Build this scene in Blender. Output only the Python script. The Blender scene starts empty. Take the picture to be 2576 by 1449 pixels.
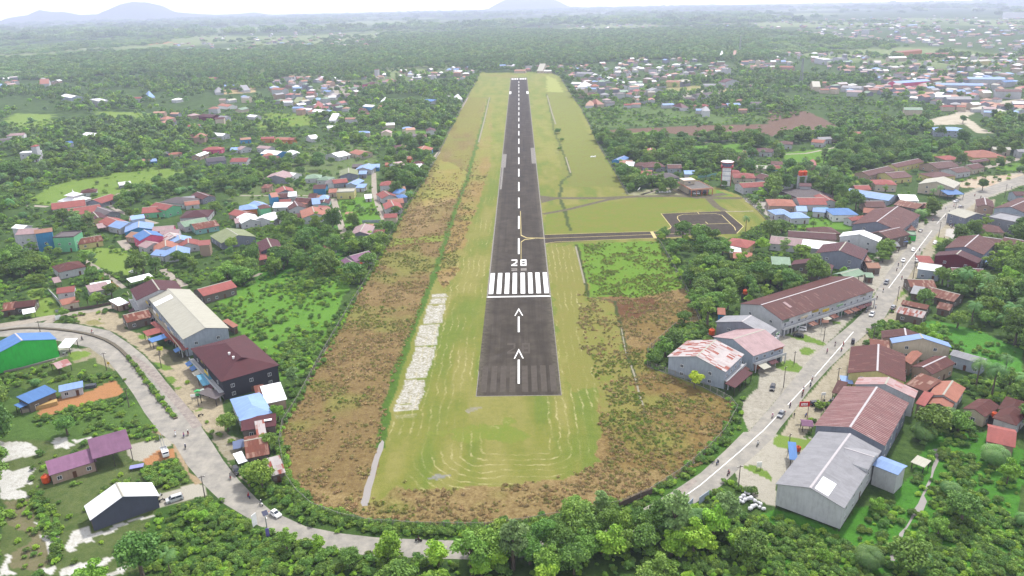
import bpy, math, random
import numpy as np
from mathutils import Vector, Matrix
R = math.radians
rnd = random.Random(7)
rng = np.random.default_rng(11)
scene = bpy.context.scene
COL = scene.collection

# ------------------------------------------------------------------ camera
FV, CAMH, CAMX, PIT, YAW, ROL = 1956.49, 128.837, 2.2206, 0.352395, -0.0156309, -0.0210512
Fw = Vector((math.sin(YAW)*math.cos(PIT), math.cos(YAW)*math.cos(PIT), -math.sin(PIT)))
R0 = Vector((math.cos(YAW), -math.sin(YAW), 0)); U0 = R0.cross(Fw)
Rt = math.cos(ROL)*R0 + math.sin(ROL)*U0; Up = -math.sin(ROL)*R0 + math.cos(ROL)*U0
cam = bpy.data.cameras.new("camera"); camo = bpy.data.objects.new("camera", cam); COL.objects.link(camo)
camo.matrix_world = Matrix(((Rt.x, Up.x, -Fw.x, CAMX), (Rt.y, Up.y, -Fw.y, 0), (Rt.z, Up.z, -Fw.z, CAMH), (0, 0, 0, 1)))
cam.sensor_width = 36; cam.lens = FV/2576*36; cam.clip_start = 1; cam.clip_end = 60000
scene.camera = camo

# ------------------------------------------------------------------ world, sun, exposure
SUND = Vector((0.28, 0.52, 0.80)).normalized()
w = bpy.data.worlds.new("World"); scene.world = w; w.use_nodes = True
nt = w.node_tree; nt.nodes.clear()
out = nt.nodes.new('ShaderNodeOutputWorld'); bg = nt.nodes.new('ShaderNodeBackground')
sky = nt.nodes.new('ShaderNodeTexSky'); sky.sky_type = 'NISHITA'; sky.sun_disc = False
sky.sun_elevation = math.asin(SUND.z); sky.sun_rotation = math.atan2(SUND.x, SUND.y)
sky.dust_density = 2.5; sky.altitude = 50
mx = nt.nodes.new('ShaderNodeMix'); mx.data_type = 'RGBA'
tc = nt.nodes.new('ShaderNodeTexCoord'); nz = nt.nodes.new('ShaderNodeTexNoise'); nz.inputs['Scale'].default_value = 2.2
nz.inputs['Detail'].default_value = 5
rp = nt.nodes.new('ShaderNodeMapRange'); rp.inputs[1].default_value = .3; rp.inputs[2].default_value = .7
rp.inputs[3].default_value = .62; rp.inputs[4].default_value = .95
nt.links.new(tc.outputs['Generated'], nz.inputs['Vector']); nt.links.new(nz.outputs['Fac'], rp.inputs[0])
nt.links.new(rp.outputs[0], mx.inputs[0]); nt.links.new(sky.outputs[0], mx.inputs[6])
mx.inputs[7].default_value = (15.5, 15.6, 16.4, 1)          # bright cloud deck
sz = nt.nodes.new('ShaderNodeSeparateXYZ'); nt.links.new(tc.outputs['Generated'], sz.inputs[0]); el = nt.nodes.new('ShaderNodeMapRange'); el.inputs[1].default_value = 0; el.inputs[2].default_value = .45; el.inputs[3].default_value = 1.25; el.inputs[4].default_value = .62
nt.links.new(sz.outputs[2], el.inputs[0]); vs_ = nt.nodes.new('ShaderNodeVectorMath'); vs_.operation = 'SCALE'; nt.links.new(mx.outputs[2], vs_.inputs[0]); nt.links.new(el.outputs[0], vs_.inputs['Scale'])
nt.links.new(vs_.outputs[0], bg.inputs['Color']); bg.inputs['Strength'].default_value = 0.1
nt.links.new(bg.outputs[0], out.inputs['Surface'])
sl = bpy.data.lights.new("sun", 'SUN'); sl.energy = 3.6; sl.angle = R(5); sl.color = (1, .965, .9)
so = bpy.data.objects.new("sun", sl); COL.objects.link(so)
so.rotation_euler = (-SUND).to_track_quat('-Z', 'Y').to_euler(); so.location = (0, 400, 900)
scene.view_settings.view_transform = 'Standard'; scene.view_settings.look = 'None'
scene.view_settings.gamma = 1; scene.view_settings.exposure = 0.72
scene.cycles.volume_bounces = 1; scene.cycles.max_bounces = 5; scene.cycles.diffuse_bounces = 2

# ------------------------------------------------------------------ helpers
def uv2w(u, v, z=0.0):
    d = Fw*FV + Rt*(u-1288) - Up*(v-724.5)
    t = (z-CAMH)/d.z
    return Vector((CAMX+d.x*t, d.y*t, z))
def T(c, r, x, y): return (644*c+x/4, 362.25*r+y/4)
def tw(c, r, x, y, z=0.0): return uv2w(*T(c, r, x, y), z)
def w2uv(p):
    q = Vector(p)-Vector((CAMX, 0, CAMH)); z = q.dot(Fw)
    return (1288+FV*q.dot(Rt)/z, 724.5-FV*q.dot(Up)/z) if z > 1 else (-9999, -9999)
def TV(c, r, pts): return [T(c, r, x, y) for x, y in pts]
def lin(c): c /= 255; return c/12.92 if c <= .04045 else ((c+.055)/1.055)**2.4
def C(r, g, b, k=.55): return (lin(r)*k, lin(g)*k, lin(b)*k)

def tag(o, label=None, cat=None, group=None, kind=None):
    if label: o['label'] = label
    if cat: o['category'] = cat
    if group: o['group'] = group
    if kind: o['kind'] = kind
    return o
def empty(name, loc, rz=0.0):
    o = bpy.data.objects.new(name, None); COL.objects.link(o); o.location = loc; o.rotation_euler = (0, 0, rz)
    o.empty_display_size = .5
    return o
def link(name, me, parent=None, loc=None, rz=0.0):
    o = bpy.data.objects.new(name, me); COL.objects.link(o)
    if parent: o.parent = parent
    if loc is not None: o.location = loc
    if rz: o.rotation_euler = (0, 0, rz)
    return o
class MB:
    def __init__(s): s.v = []; s.f = []
    def add(s, vs, fs):
        n = len(s.v); s.v += [tuple(p) for p in vs]; s.f += [tuple(i+n for i in f) for f in fs]; return s
    def box(s, x0, x1, y0, y1, z0, z1):
        return s.add([(x0, y0, z0), (x1, y0, z0), (x1, y1, z0), (x0, y1, z0), (x0, y0, z1), (x1, y0, z1), (x1, y1, z1), (x0, y1, z1)],
                     [(0, 3, 2, 1), (4, 5, 6, 7), (0, 1, 5, 4), (1, 2, 6, 5), (2, 3, 7, 6), (3, 0, 4, 7)])
    def bar(s, a, b, t, t2=None):
        a = Vector(a); b = Vector(b); d = (b-a).normalized(); t2 = t if t2 is None else t2
        u = d.cross(Vector((0, 0, 1)) if abs(d.z) < .95 else Vector((1, 0, 0))).normalized(); v = d.cross(u)
        vs = [a+u*t*i+v*t*j for i, j in ((-1, -1), (1, -1), (1, 1), (-1, 1))]+[b+u*t2*i+v*t2*j for i, j in ((-1, -1), (1, -1), (1, 1), (-1, 1))]
        return s.add(vs, [(0, 3, 2, 1), (4, 5, 6, 7), (0, 1, 5, 4), (1, 2, 6, 5), (2, 3, 7, 6), (3, 0, 4, 7)])
    def cone(s, c, r0, r1, z0, z1, n=12, cap=True):
        vs = []
        for r, z in ((r0, z0), (r1, z1)):
            vs += [(c[0]+r*math.cos(2*math.pi*k/n), c[1]+r*math.sin(2*math.pi*k/n), z) for k in range(n)]
        fs = [(k, (k+1) % n, n+(k+1) % n, n+k) for k in range(n)]
        if cap: fs += [tuple(range(n))[::-1], tuple(range(n, 2*n))]
        return s.add(vs, fs)
    def wheel(s, x, y, z, r, wd, n=12):      # axis along y
        vs = [(x+r*math.cos(2*math.pi*k/n), y+o, z+r*math.sin(2*math.pi*k/n)) for o in (-wd/2, wd/2) for k in range(n)]
        return s.add(vs, [(k, (k+1) % n, n+(k+1) % n, n+k) for k in range(n)]+[tuple(range(n))[::-1], tuple(range(n, 2*n))])
    def prism(s, prof, y0, y1, y0b=None):    # profile (x,z) extruded along y
        n = len(prof)
        vs = [(x, y0, z) for x, z in prof]+[(x, y1, z) for x, z in prof]
        return s.add(vs, [tuple(range(n)), tuple(range(n, 2*n))[::-1]]+[(k, k+n, (k+1) % n+n, (k+1) % n) for k in range(n)])
    def mesh(s, name, mat):
        me = bpy.data.meshes.new(name); me.from_pydata(s.v, [], s.f); me.materials.append(mat); me.update(); return me
    def build(s, name, mat, parent=None, loc=None, rz=0.0): return link(name, s.mesh(name, mat), parent, loc, rz)

def npmesh(name, V, F, mat, attrs=None, smooth=False):
    me = bpy.data.meshes.new(name); V = np.asarray(V, np.float32); F = np.asarray(F, np.int32)
    k = F.shape[1]
    me.vertices.add(len(V)); me.vertices.foreach_set('co', V.ravel())
    me.loops.add(F.size); me.loops.foreach_set('vertex_index', F.ravel())
    me.polygons.add(len(F)); me.polygons.foreach_set('loop_start', np.arange(0, F.size, k, dtype=np.int32))
    try: me.polygons.foreach_set('loop_total', np.full(len(F), k, np.int32))
    except Exception: pass
    me.update(calc_edges=True)
    for n, (ty, dat) in (attrs or {}).items():
        a = me.attributes.new(n, ty, 'POINT')
        a.data.foreach_set('color' if ty == 'FLOAT_COLOR' else 'value', np.asarray(dat, np.float32).ravel())
    if smooth: me.polygons.foreach_set('use_smooth', np.ones(len(F), bool))
    me.materials.append(mat)
    return me

# ------------------------------------------------------------------ materials
class N:
    def __init__(s, name):
        s.m = bpy.data.materials.new(name); s.m.use_nodes = True; s.t = s.m.node_tree; s.b = s.t.nodes['Principled BSDF']
        s.b.inputs['Specular IOR Level'].default_value = .3
    def n(s, ty, **k):
        o = s.t.nodes.new(ty)
        for a, b in k.items():
            if a[0] == 'i' and a[1:].isdigit(): o.inputs[int(a[1:])].default_value = b
            elif a in o.inputs: o.inputs[a].default_value = b
            else: setattr(o, a, b)
        return o
    def l(s, a, b): s.t.links.new(a, b); return s
    def mix(s, f, a, b, mode='MIX'):
        o = s.t.nodes.new('ShaderNodeMix'); o.data_type = 'RGBA'; o.blend_type = mode
        for i, v in ((0, f), (6, a), (7, b)):
            if hasattr(v, 'links'): s.l(v, o.inputs[i])
            else: o.inputs[i].default_value = v if i == 0 else (tuple(v)+(1,) if len(v) == 3 else v)
        return o.outputs[2]
    def mr(s, v, a, b, c=0., d=1.):
        o = s.t.nodes.new('ShaderNodeMapRange'); s.l(v, o.inputs[0])
        for i, x in enumerate((a, b, c, d)): o.inputs[i+1].default_value = x
        return o.outputs[0]
    def ma(s, op, a, b=0.):
        o = s.t.nodes.new('ShaderNodeMath'); o.operation = op
        for i, v in ((0, a), (1, b)):
            if hasattr(v, 'links'): s.l(v, o.inputs[i])
            else: o.inputs[i].default_value = v
        return o.outputs[0]
    def noise(s, vec, sc, det=3, rough=.6):
        o = s.n('ShaderNodeTexNoise', Scale=sc, Detail=det, Roughness=rough); s.l(vec, o.inputs['Vector']); return o.outputs['Fac']
    def bump(s, h, st, dist=.1):
        o = s.n('ShaderNodeBump', Strength=st, Distance=dist); s.l(h, o.inputs['Height']); s.l(o.outputs[0], s.b.inputs['Normal'])
_mc = {}
def objco(m): return m.n('ShaderNodeTexCoord').outputs['Object']
def geoco(m): return m.n('ShaderNodeNewGeometry').outputs['Position']

def plain(name, col, rough=.7, metal=0., var=.18, sc=1.2):
    key = ('p', name)
    if key in _mc: return _mc[key]
    m = N(name); co = objco(m); f = m.noise(co, sc, 4)
    m.l(m.mix(f, [c*(1-var) for c in col], [c*(1+var) for c in col]), m.b.inputs['Base Color'])
    m.b.inputs['Roughness'].default_value = rough; m.b.inputs['Metallic'].default_value = metal
    _mc[key] = m.m; return m.m

def roofmat(name, col, kind='metal', col2=None, amt=.35):
    """sheets laid from ridge to eave; local x runs along the ridge"""
    key = ('r', name)
    if key in _mc: return _mc[key]
    m = N(name); co = objco(m); oi = m.n('ShaderNodeObjectInfo')
    sx = m.n('ShaderNodeSeparateXYZ'); m.l(co, sx.inputs[0])
    off = m.ma('MULTIPLY', oi.outputs['Random'], 50.)
    X = sx.outputs[0]; Y = sx.outputs[1]
    px = m.ma('FLOOR', m.ma('DIVIDE', X, .8 if kind != 'tile' else .35)); py = m.ma('FLOOR', m.ma('DIVIDE', Y, 2.4 if kind != 'tile' else .35))
    cb = m.n('ShaderNodeCombineXYZ'); m.l(px, cb.inputs[0]); m.l(py, cb.inputs[1]); m.l(off, cb.inputs[2])
    wn = m.n('ShaderNodeTexWhiteNoise'); m.l(cb.outputs[0], wn.inputs['Vector'])
    cell = wn.outputs['Value']
    mp = m.n('ShaderNodeMapping'); m.l(co, mp.inputs[0]); mp.inputs['Scale'].default_value = (1.6, .18, .5)
    cl = m.n('ShaderNodeCombineXYZ'); m.l(off, cl.inputs[0]); m.l(cl.outputs[0], mp.inputs['Location'])
    streak = m.noise(mp.outputs[0], .8, 5, .7)
    big = m.noise(mp.outputs[0], .12, 3)
    base = m.mix(m.mr(streak, .3, .75), [c*.86 for c in col], [min(1, c*1.12) for c in col])
    base = m.mix(m.ma('MULTIPLY', cell, .35 if kind != 'clean' else .12), base, [c*.72 for c in col])
    base = m.mix(m.mr(m.noise(co, .25, 5, .7), .45, .75, 0, .5 if kind != 'clean' else .22), base, [c*.45+.01 for c in col])
    if col2:
        t = m.ma('ADD', m.ma('MULTIPLY', cell, .5), m.ma('MULTIPLY', streak, .6))
        lo = 1.0-amt
        if kind == 'rib':
            fx_ = m.ma('FRACT', m.ma('ADD', m.ma('DIVIDE', X, .95), m.ma('MULTIPLY', m.noise(co, .6, 2), .25))); lnw = m.mr(fx_, .74, .82)
            base = m.mix(m.ma('MULTIPLY', lnw, m.mr(streak, .35, .6, .25, .95)), base, col2)
            base = m.mix(m.mr(t, .82, .9, 0, .8), base, col2)
        else: base = m.mix(m.mr(t, lo-.1, lo+.06), base, col2)
    ov = m.mr(oi.outputs['Random'], 0, 1, .86, 1.1)
    sc = m.n('ShaderNodeVectorMath', operation='SCALE'); m.l(base, sc.inputs[0]); m.l(ov, sc.inputs['Scale'])
    m.l(sc.outputs[0], m.b.inputs['Base Color'])
    wv = m.ma('SINE', m.ma('MULTIPLY', X, 2*math.pi/(.26 if kind != 'rib' else 1.15)))
    if kind == 'rib': wv = m.ma('GREATER_THAN', wv, .75)
    m.bump(wv, .35, .05)
    m.b.inputs['Roughness'].default_value = .6 if kind in ('metal', 'clean', 'rib') else .85
    m.b.inputs['Specular IOR Level'].default_value = .12
    _mc[key] = m.m; return m.m

def wallmat(name, col):
    key = ('w', name)
    if key in _mc: return _mc[key]
    m = N(name); co = objco(m)
    mp = m.n('ShaderNodeMapping'); m.l(co, mp.inputs[0]); mp.inputs['Scale'].default_value = (1, 1, .22)
    st = m.noise(mp.outputs[0], 1.3, 6, .72); pa = m.noise(co, .35, 4)
    b = m.mix(m.mr(pa, .35, .7), [c*.9 for c in col], [min(1, c*1.06) for c in col])
    b = m.mix(m.mr(st, .46, .8, 0, .6), b, [c*.45+.02 for c in col]); b = m.mix(m.mr(m.noise(co, .18, 6, .75), .55, .7, 0, .3), b, [c*.6 for c in col])
    m.l(b, m.b.inputs['Base Color']); m.b.inputs['Roughness'].default_value = .85
    m.bump(m.noise(co, 6, 3), .2, .02)
    _mc[key] = m.m; return m.m

RC = dict(maroon=C(98, 52, 58), brown=C(104, 58, 54), red=C(182, 110, 104), orange=C(192, 132, 114), tan=C(196, 152, 130),
          blue=C(100, 144, 206), lightblue=C(160, 192, 246), white=(.74, .75, .78), cream=C(206, 203, 188), grey=C(172, 172, 178),
          slate=C(124, 116, 118), green=C(150, 178, 152), olive=C(150, 160, 118), mauve=C(150, 108, 140), pink=C(196, 166, 168),
          rust=C(132, 76, 60), rustwhite=C(214, 204, 204), stripe=C(132, 84, 84), pinkstripe=C(214, 182, 182), cyan=C(120, 190, 225), dark=C(92, 86, 96))
WC = dict(white=(.66, .66, .66), cream=C(228, 214, 190), grey=C(160, 164, 176), bluegrey=C(148, 156, 174), dark=C(92, 98, 116), green=C(128, 214, 160),
          pink=C(250, 112, 152), yellow=C(236, 224, 150), teal=C(150, 206, 200), maroon=C(112, 26, 42), brightgreen=(.03, .44, .055),
          blue=C(70, 160, 215), orange=C(226, 150, 80), tan=C(196, 170, 150), wood=C(130, 120, 110), black=C(60, 62, 72), paleblue=C(188, 200, 214), palewhite=C(222, 224, 228))
def RM(n):
    c = RC[n]
    if n == 'rust': return roofmat('rusty sheet roof', c, 'metal', C(176, 140, 124), .26)
    if n == 'rustwhite': return roofmat('white sheet roof with rust', c, 'metal', C(166, 84, 66), .33)
    if n == 'stripe': return roofmat('striped sheet roof', c, 'rib', C(206, 182, 180), .36)
    if n == 'pinkstripe': return roofmat('faded pink sheet roof', c, 'metal', C(190, 130, 126), .3)
    if n == 'brown': return roofmat('brown sheet roof', c, 'metal', C(150, 112, 100), .16)
    if n in ('red', 'orange', 'tan', 'slate'): return roofmat(n+' tiled roof', c, 'tile')
    return roofmat(n+' sheet roof', c, 'clean' if n in ('white', 'lightblue', 'blue', 'cream') else 'metal')
def WM(n): return wallmat(n+' plaster wall', WC[n])
GLASS = plain('dark window glass', (.035, .045, .06), .15, 0, .3)
FRAME = plain('white painted frame', (.6, .6, .6), .5)
DOORM = plain('brown timber door', C(110, 74, 52), .6)
SHUT = plain('grey steel shutter', C(150, 154, 160), .5)
CONC = wallmat('weathered concrete', C(176, 170, 162)); DARKW = plain('dark tarred timber', C(74, 66, 60), .8)
STEEL = plain('galvanised steel', C(170, 174, 178), .45, .3)
# ------------------------------------------------------------------ ground sheet
th = np.concatenate([np.radians(np.arange(-180, -44, 6.)), np.radians(np.arange(-44, 44.01, .125)), np.radians(np.arange(50, 180, 6.))])
rr = [0., 20., 45.]; r = 60.
while r < 1400: rr.append(r); r += max(.5, r*.0042)
while r < 16000: rr.append(r); r *= 1.02
rr = np.array(rr); NT, NR = len(th), len(rr)
GX = (rr[:, None]*np.sin(th)[None, :]).ravel(); GY = (rr[:, None]*np.cos(th)[None, :]).ravel()
NV = len(GX)
def vnoise(x, y, sc, seed):
    x = x/sc+seed*17.3; y = y/sc+seed*7.9; xi = np.floor(x); yi = np.floor(y); fx = x-xi; fy = y-yi
    fx = fx*fx*(3-2*fx); fy = fy*fy*(3-2*fy)
    def h(a, b):
        q = np.sin(a*127.1+b*311.7+seed*74.7)*43758.5453; return q-np.floor(q)
    return (h(xi, yi)*(1-fx)+h(xi+1, yi)*fx)*(1-fy)+(h(xi, yi+1)*(1-fx)+h(xi+1, yi+1)*fx)*fy
def fbm(x, y, sc, seed, o=3):
    t = 0; a = .5; s = 0
    for k in range(o): t = t+a*vnoise(x, y, sc/2**k, seed+k); s += a; a *= .5
    return t/s
def inpoly(x, y, P):
    P = np.asarray(P, float); ins = np.zeros(len(x), bool); j = len(P)-1
    for i in range(len(P)):
        (x1, y1), (x2, y2) = P[i], P[j]; j = i
        if y1 == y2: continue
        c = ((y1 > y) != (y2 > y)) & (x < (x2-x1)*(y-y1)/(y2-y1)+x1); ins ^= c
    return ins
def wpoly(pts): return [tuple(uv2w(u, v)[:2]) for u, v in pts]
def ribbon(pts, wd):
    """pts in V space, width in metres -> closed world polygon"""
    P = [Vector(p) for p in wpoly(pts)]; L = []; Rr = []
    for i, p in enumerate(P):
        d = (P[min(i+1, len(P)-1)]-P[max(i-1, 0)]).normalized(); n = Vector((-d.y, d.x))*wd/2
        L.append(tuple(p+n)); Rr.append(tuple(p-n))
    return L+Rr[::-1]

FL = [(1209, 182), (1176, 245), (1134, 325), (1109, 377), (1069, 450), (1019, 527), (966, 625), (919, 712), (894, 752), (834, 854), (794, 925), (751, 1007), (711, 1070)]
FB = [(703, 1120), (719, 1207), (745, 1245), (784, 1280), (850, 1305), (930, 1322), (1050, 1330), (1219, 1332), (1330, 1318), (1413, 1303), (1558, 1276)]
FR = [(1638, 1242), (1713, 1194), (1788, 1130), (1823, 1092), (1855, 1034), (1838, 1012), (1770, 975), (1698, 947), (1628, 922), (1630, 884), (1698, 824), (1760, 807), (1723, 724), (1688, 662), (1653, 602)]
FR2 = [(1850, 600), (1932, 556), (1898, 522), (1863, 492), (1800, 470), (1700, 486), (1578, 490)]
FU = [(1538, 417), (1508, 370), (1488, 325), (1463, 275), (1428, 225), (1408, 192), (1383, 182)]
AIR = FL+FB+FR+FR2+FU
DIT = [(1231, 245), (1179, 437), (1159, 492), (1134, 562), (1119, 612), (1094, 687), (1079, 725), (1034, 837), (989, 962), (967, 1057), (962, 1130)]
reg = []; SANDP = []
def rg(p, A, B, bias=.5, cw=.4, warp=1.5, world=False): reg.append((p if world else wpoly(p), A, B, bias, cw, warp))
SCR = (C(104, 138, 66), C(66, 98, 46)); OLV = (C(150, 152, 74), C(128, 140, 60)); BRN = (C(168, 146, 98), C(126, 102, 66)); GRN = (C(112, 160, 56), C(150, 160, 72))
CON = (C(206, 200, 186), C(160, 152, 138)); SAND = (C(244, 242, 238), C(186, 180, 164)); DIRT = (C(206, 150, 104), C(170, 128, 88)); LAWN = (C(140, 168, 76), C(110, 146, 60))
LEAFY = (C(88, 142, 52), C(62, 108, 44)); BROWNF = (C(150, 122, 106), C(116, 92, 78))
# left scrub, villages, fields
rg(TV(0, 1, [(250, 580), (600, 380), (1100, 300), (1400, 230), (1900, 260), (1500, 420), (1040, 570), (700, 640)]), *LAWN, .45, .5, 3)
rg(TV(0, 1, [(780, 1130), (900, 1040), (1250, 1060), (1350, 1130), (1330, 1330), (1100, 1290)]), *LAWN, .3)
rg(TV(0, 2, [(300, -40), (480, -60), (640, 260), (300, 300)]), *LAWN, .4)
rg([(203, 640), (215, 648), (232, 670), (262, 700), (300, 720), (285, 730), (240, 690), (205, 655)], *DIRT, .5, .5, .6)
rg(TV(1, 1, [(600, 0), (1150, 0), (1250, 250), (1180, 520), (800, 560), (200, 620), (60, 700), (-300, 560), (0, 420), (300, 200)]), C(134, 150, 98), C(96, 124, 66), .5)
rg(TV(1, 1, [(830, 540), (1180, 530), (1260, 780), (1250, 800), (890, 840)]), *GRN, .35)
rg(TV(1, 1, [(0, 850), (500, 800), (840, 820), (880, 1040), (1000, 1250), (900, 1449), (0, 1449)]), *LEAFY, .4)
rg([(690, 700), (890, 700), (780, 935), (700, 960), (640, 880), (560, 790), (540, 740)], C(116, 166, 62), C(78, 128, 48), .42, .35)
rg([(0, 310), (40, 285), (130, 288), (140, 315), (60, 330)], *LAWN, .3, .8, 8); rg([(240, 280), (380, 285), (370, 300), (260, 302)], *LAWN, .3, .8, 8)
rg(TV(1, 0, [(0, 1250), (100, 1130), (560, 1150), (560, 1260), (200, 1300), (0, 1330)]), *GRN, .5, .8, 8)
rg(TV(1, 0, [(1200, 1330), (1900, 1310), (1880, 1449), (1100, 1449)]), *GRN, .4, .8, 6)
rg(TV(1, 0, [(640, 870), (950, 850), (1000, 960), (700, 1000)]), *CON, .5, .8, 6); rg(TV(0, 0, [(2230, 900), (2560, 880), (2560, 930), (2250, 950)]), C(226, 200, 150), C(190, 170, 130), .5, .8, 5)
rg(TV(0, 0, [(1450, 430), (1640, 410), (1760, 430), (1500, 450)]), *DIRT, .4, .8, 9); rg(TV(0, 0, [(1400, 590), (2000, 545), (2300, 530), (2100, 570), (1500, 600)]), *LAWN, .3, .8, 9)
rg(TV(0, 0, [(0, 590), (900, 545), (1000, 570), (150, 610)]), *LAWN, .4, .8, 9)
# right fields
rg(TV(2, 0, [(700, 1080), (1500, 1070), (2000, 1150), (2500, 1150), (2576, 1230), (820, 1290)]), C(120, 146, 78), C(86, 116, 60), .5, .6, 3)
rg([(1488, 328), (1640, 322), (1760, 316), (1932, 312), (1932, 277), (2030, 280), (2110, 318), (2060, 335), (1932, 345), (1800, 348), (1640, 330), (1520, 350)], *BROWNF, .5, .3, 3)
rg(TV(2, 0, [(980, 1340), (1450, 1330), (1500, 1380), (1000, 1400)]), *GRN, .3)
rg(TV(2, 1, [(1750, 20), (2300, 0), (2400, 130), (2060, 110), (1830, 150)]), *GRN, .3, .5, 2)
rg(TV(3, 1, [(150, 90), (800, 20), (700, 200), (200, 260)]), *GRN, .4); rg(TV(3, 1, [(1000, 130), (1780, 100), (1800, 180), (1300, 300), (1000, 420), (700, 420)]), *GRN, .5)
rg(TV(2, 0, [(1560, 880), (1850, 860), (2300, 900), (2200, 930), (1560, 920)]), C(190, 180, 130), C(160, 160, 100), .5, .8, 4)
rg(TV(2, 0, [(1580, 930), (2100, 900), (2100, 960), (1850, 1000), (1560, 960)]), *CON, .4, .8, 4)
# airfield
rg(AIR, *OLV, .45, .5, .4)
rg(FL[1:]+FB[:3]+DIT[::-1], C(160, 158, 82), C(134, 108, 64), .47, .25, 2)
rg(FL[1:]+FB[:6]+[(900, 1290), (915, 1250), (962, 1130)]+DIT[::-1][1:], *BRN, .5, .12, 2)
rg([(1080, 450), (1110, 400), (1175, 430), (1150, 500), (1060, 520)], C(172, 158, 84), C(140, 116, 72), .4, .2, 3)
rg([(1000, 600), (1120, 592), (1112, 606), (1000, 616), (975, 625)], *GRN, .6, .3, .8)
rg([(1222, 250), (1240, 250), (1232, 420), (1200, 520), (1168, 600), (1150, 690), (1122, 725), (1094, 700), (1135, 570), (1185, 430)], C(176, 152, 92), C(140, 112, 70), .45, .15, 2)
rg(wpoly(FB[1:]+FR[:4]+[(1600, 1190), (1520, 1160), (1420, 1195), (1300, 1218), (1150, 1228), (1000, 1232), (950, 1255)]), C(186, 164, 114), C(132, 108, 68), .5, .12, 4, True)
rg(wpoly([(1500, 1010), (1520, 960), (1600, 1000), (1640, 930), (1700, 950), (1838, 1015), (1850, 1034), (1823, 1092), (1713, 1194), (1540, 1180), (1500, 1110)]), C(168, 146, 88), C(124, 98, 60), .5, .12, 3, True)
rg(wpoly([(1460, 750), (1545, 755), (1570, 860), (1590, 960), (1620, 1035), (1560, 1060), (1505, 1040), (1480, 900)]), C(148, 150, 76), C(166, 146, 90), .45, .25, 9, True)
rg([(1545, 755), (1723, 726), (1762, 807), (1698, 824), (1632, 884), (1640, 925), (1690, 960), (1620, 1035), (1590, 960), (1570, 860)], C(164, 142, 84), C(126, 100, 62), .5, .15, 1)
rg([(1452, 614), (1653, 606), (1688, 662), (1722, 726), (1600, 748), (1480, 748)], C(118, 160, 52), C(152, 150, 70), .4, .3, .8)
rg([(1510, 749), (1560, 744), (1650, 752), (1660, 775), (1610, 800), (1560, 800), (1540, 765)], C(130, 92, 62), C(112, 80, 54), .5, .2, 2)
rg([(1375, 190), (1400, 200), (1420, 235), (1375, 230)], C(190, 194, 116), C(168, 178, 96), .4, .8, 3)
rg([(1375, 232), (1430, 232), (1500, 370), (1560, 470), (1430, 470), (1400, 380)], C(138, 150, 72), C(142, 122, 70), .44, .3, 3)
rg([(1220, 186), (1300, 188), (1300, 195), (1240, 195)], C(160, 130, 96), C(150, 150, 90), .5, .5, 3)
rg([(1372, 520), (1640, 500), (1790, 500), (1830, 525), (1700, 530), (1660, 536), (1690, 570), (1640, 582), (1372, 588)], C(134, 150, 60), C(152, 142, 74), .45, .6, .5)
rg([(1370, 620), (1450, 615), (1480, 745), (1500, 980), (1420, 990), (1395, 740)], C(150, 150, 76), C(164, 150, 88), .4, .5, 4)
rg(wpoly([(1115, 1080), (1200, 1065), (1290, 1065), (1360, 1085), (1340, 1110), (1250, 1125), (1130, 1115)]), C(134, 154, 62), C(150, 154, 74), .5, .5, 6, True)
for a in (0,):
    rg(DIT, C(104, 140, 52), C(80, 112, 46), .5, .2, 1); reg[-1] = (ribbon(DIT, 3.2),)+reg[-1][1:]
rg(ribbon([(1452, 614), (1480, 745), (1545, 758), (1570, 860), (1600, 960)], 1.6), C(92, 104, 56), C(70, 80, 44), .5, .3, .4, True)
rg(ribbon([(1376, 235), (1395, 330), (1412, 372), (1436, 440), (1410, 458), (1408, 500), (1420, 530), (1434, 580)], 2.2), C(96, 116, 60), C(80, 92, 50), .5, .3, .8, True)
for q in ([(1775, 60), (1920, 50), (1920, 85), (1775, 92)], [(1775, 110), (1920, 105), (1915, 155), (1740, 165)], [(1730, 180), (1908, 175), (1870, 352), (1690, 355)], [(1660, 370), (1850, 366), (1860, 400), (1830, 565), (1600, 585)],
          [(1595, 602), (1808, 590), (1715, 900), (1502, 920)], [(1490, 932), (1712, 925), (1655, 1150), (1430, 1160)], [(1430, 1175), (1655, 1155), (1640, 1225), (1405, 1240)]):
    rg(TV(1, 2, q), C(240, 238, 234), C(156, 148, 112), .5, .03, 1.2)
rg(TV(1, 2, [(1390, 1275), (1640, 1262), (1560, 1300), (1390, 1310)]), C(206, 200, 176), C(160, 160, 100), .6, .2, .8)
for q in ([(2080, 1230), (2180, 1190), (2260, 1205), (2120, 1260)], ): rg(TV(1, 2, q), C(180, 172, 160), C(150, 150, 100), .5, .3, .6)
rg(TV(1, 3, [(1740, 470), (1830, 420), (1990, 440), (1830, 480)]), C(160, 160, 156), C(130, 134, 90), .4, .3, .6)
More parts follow.
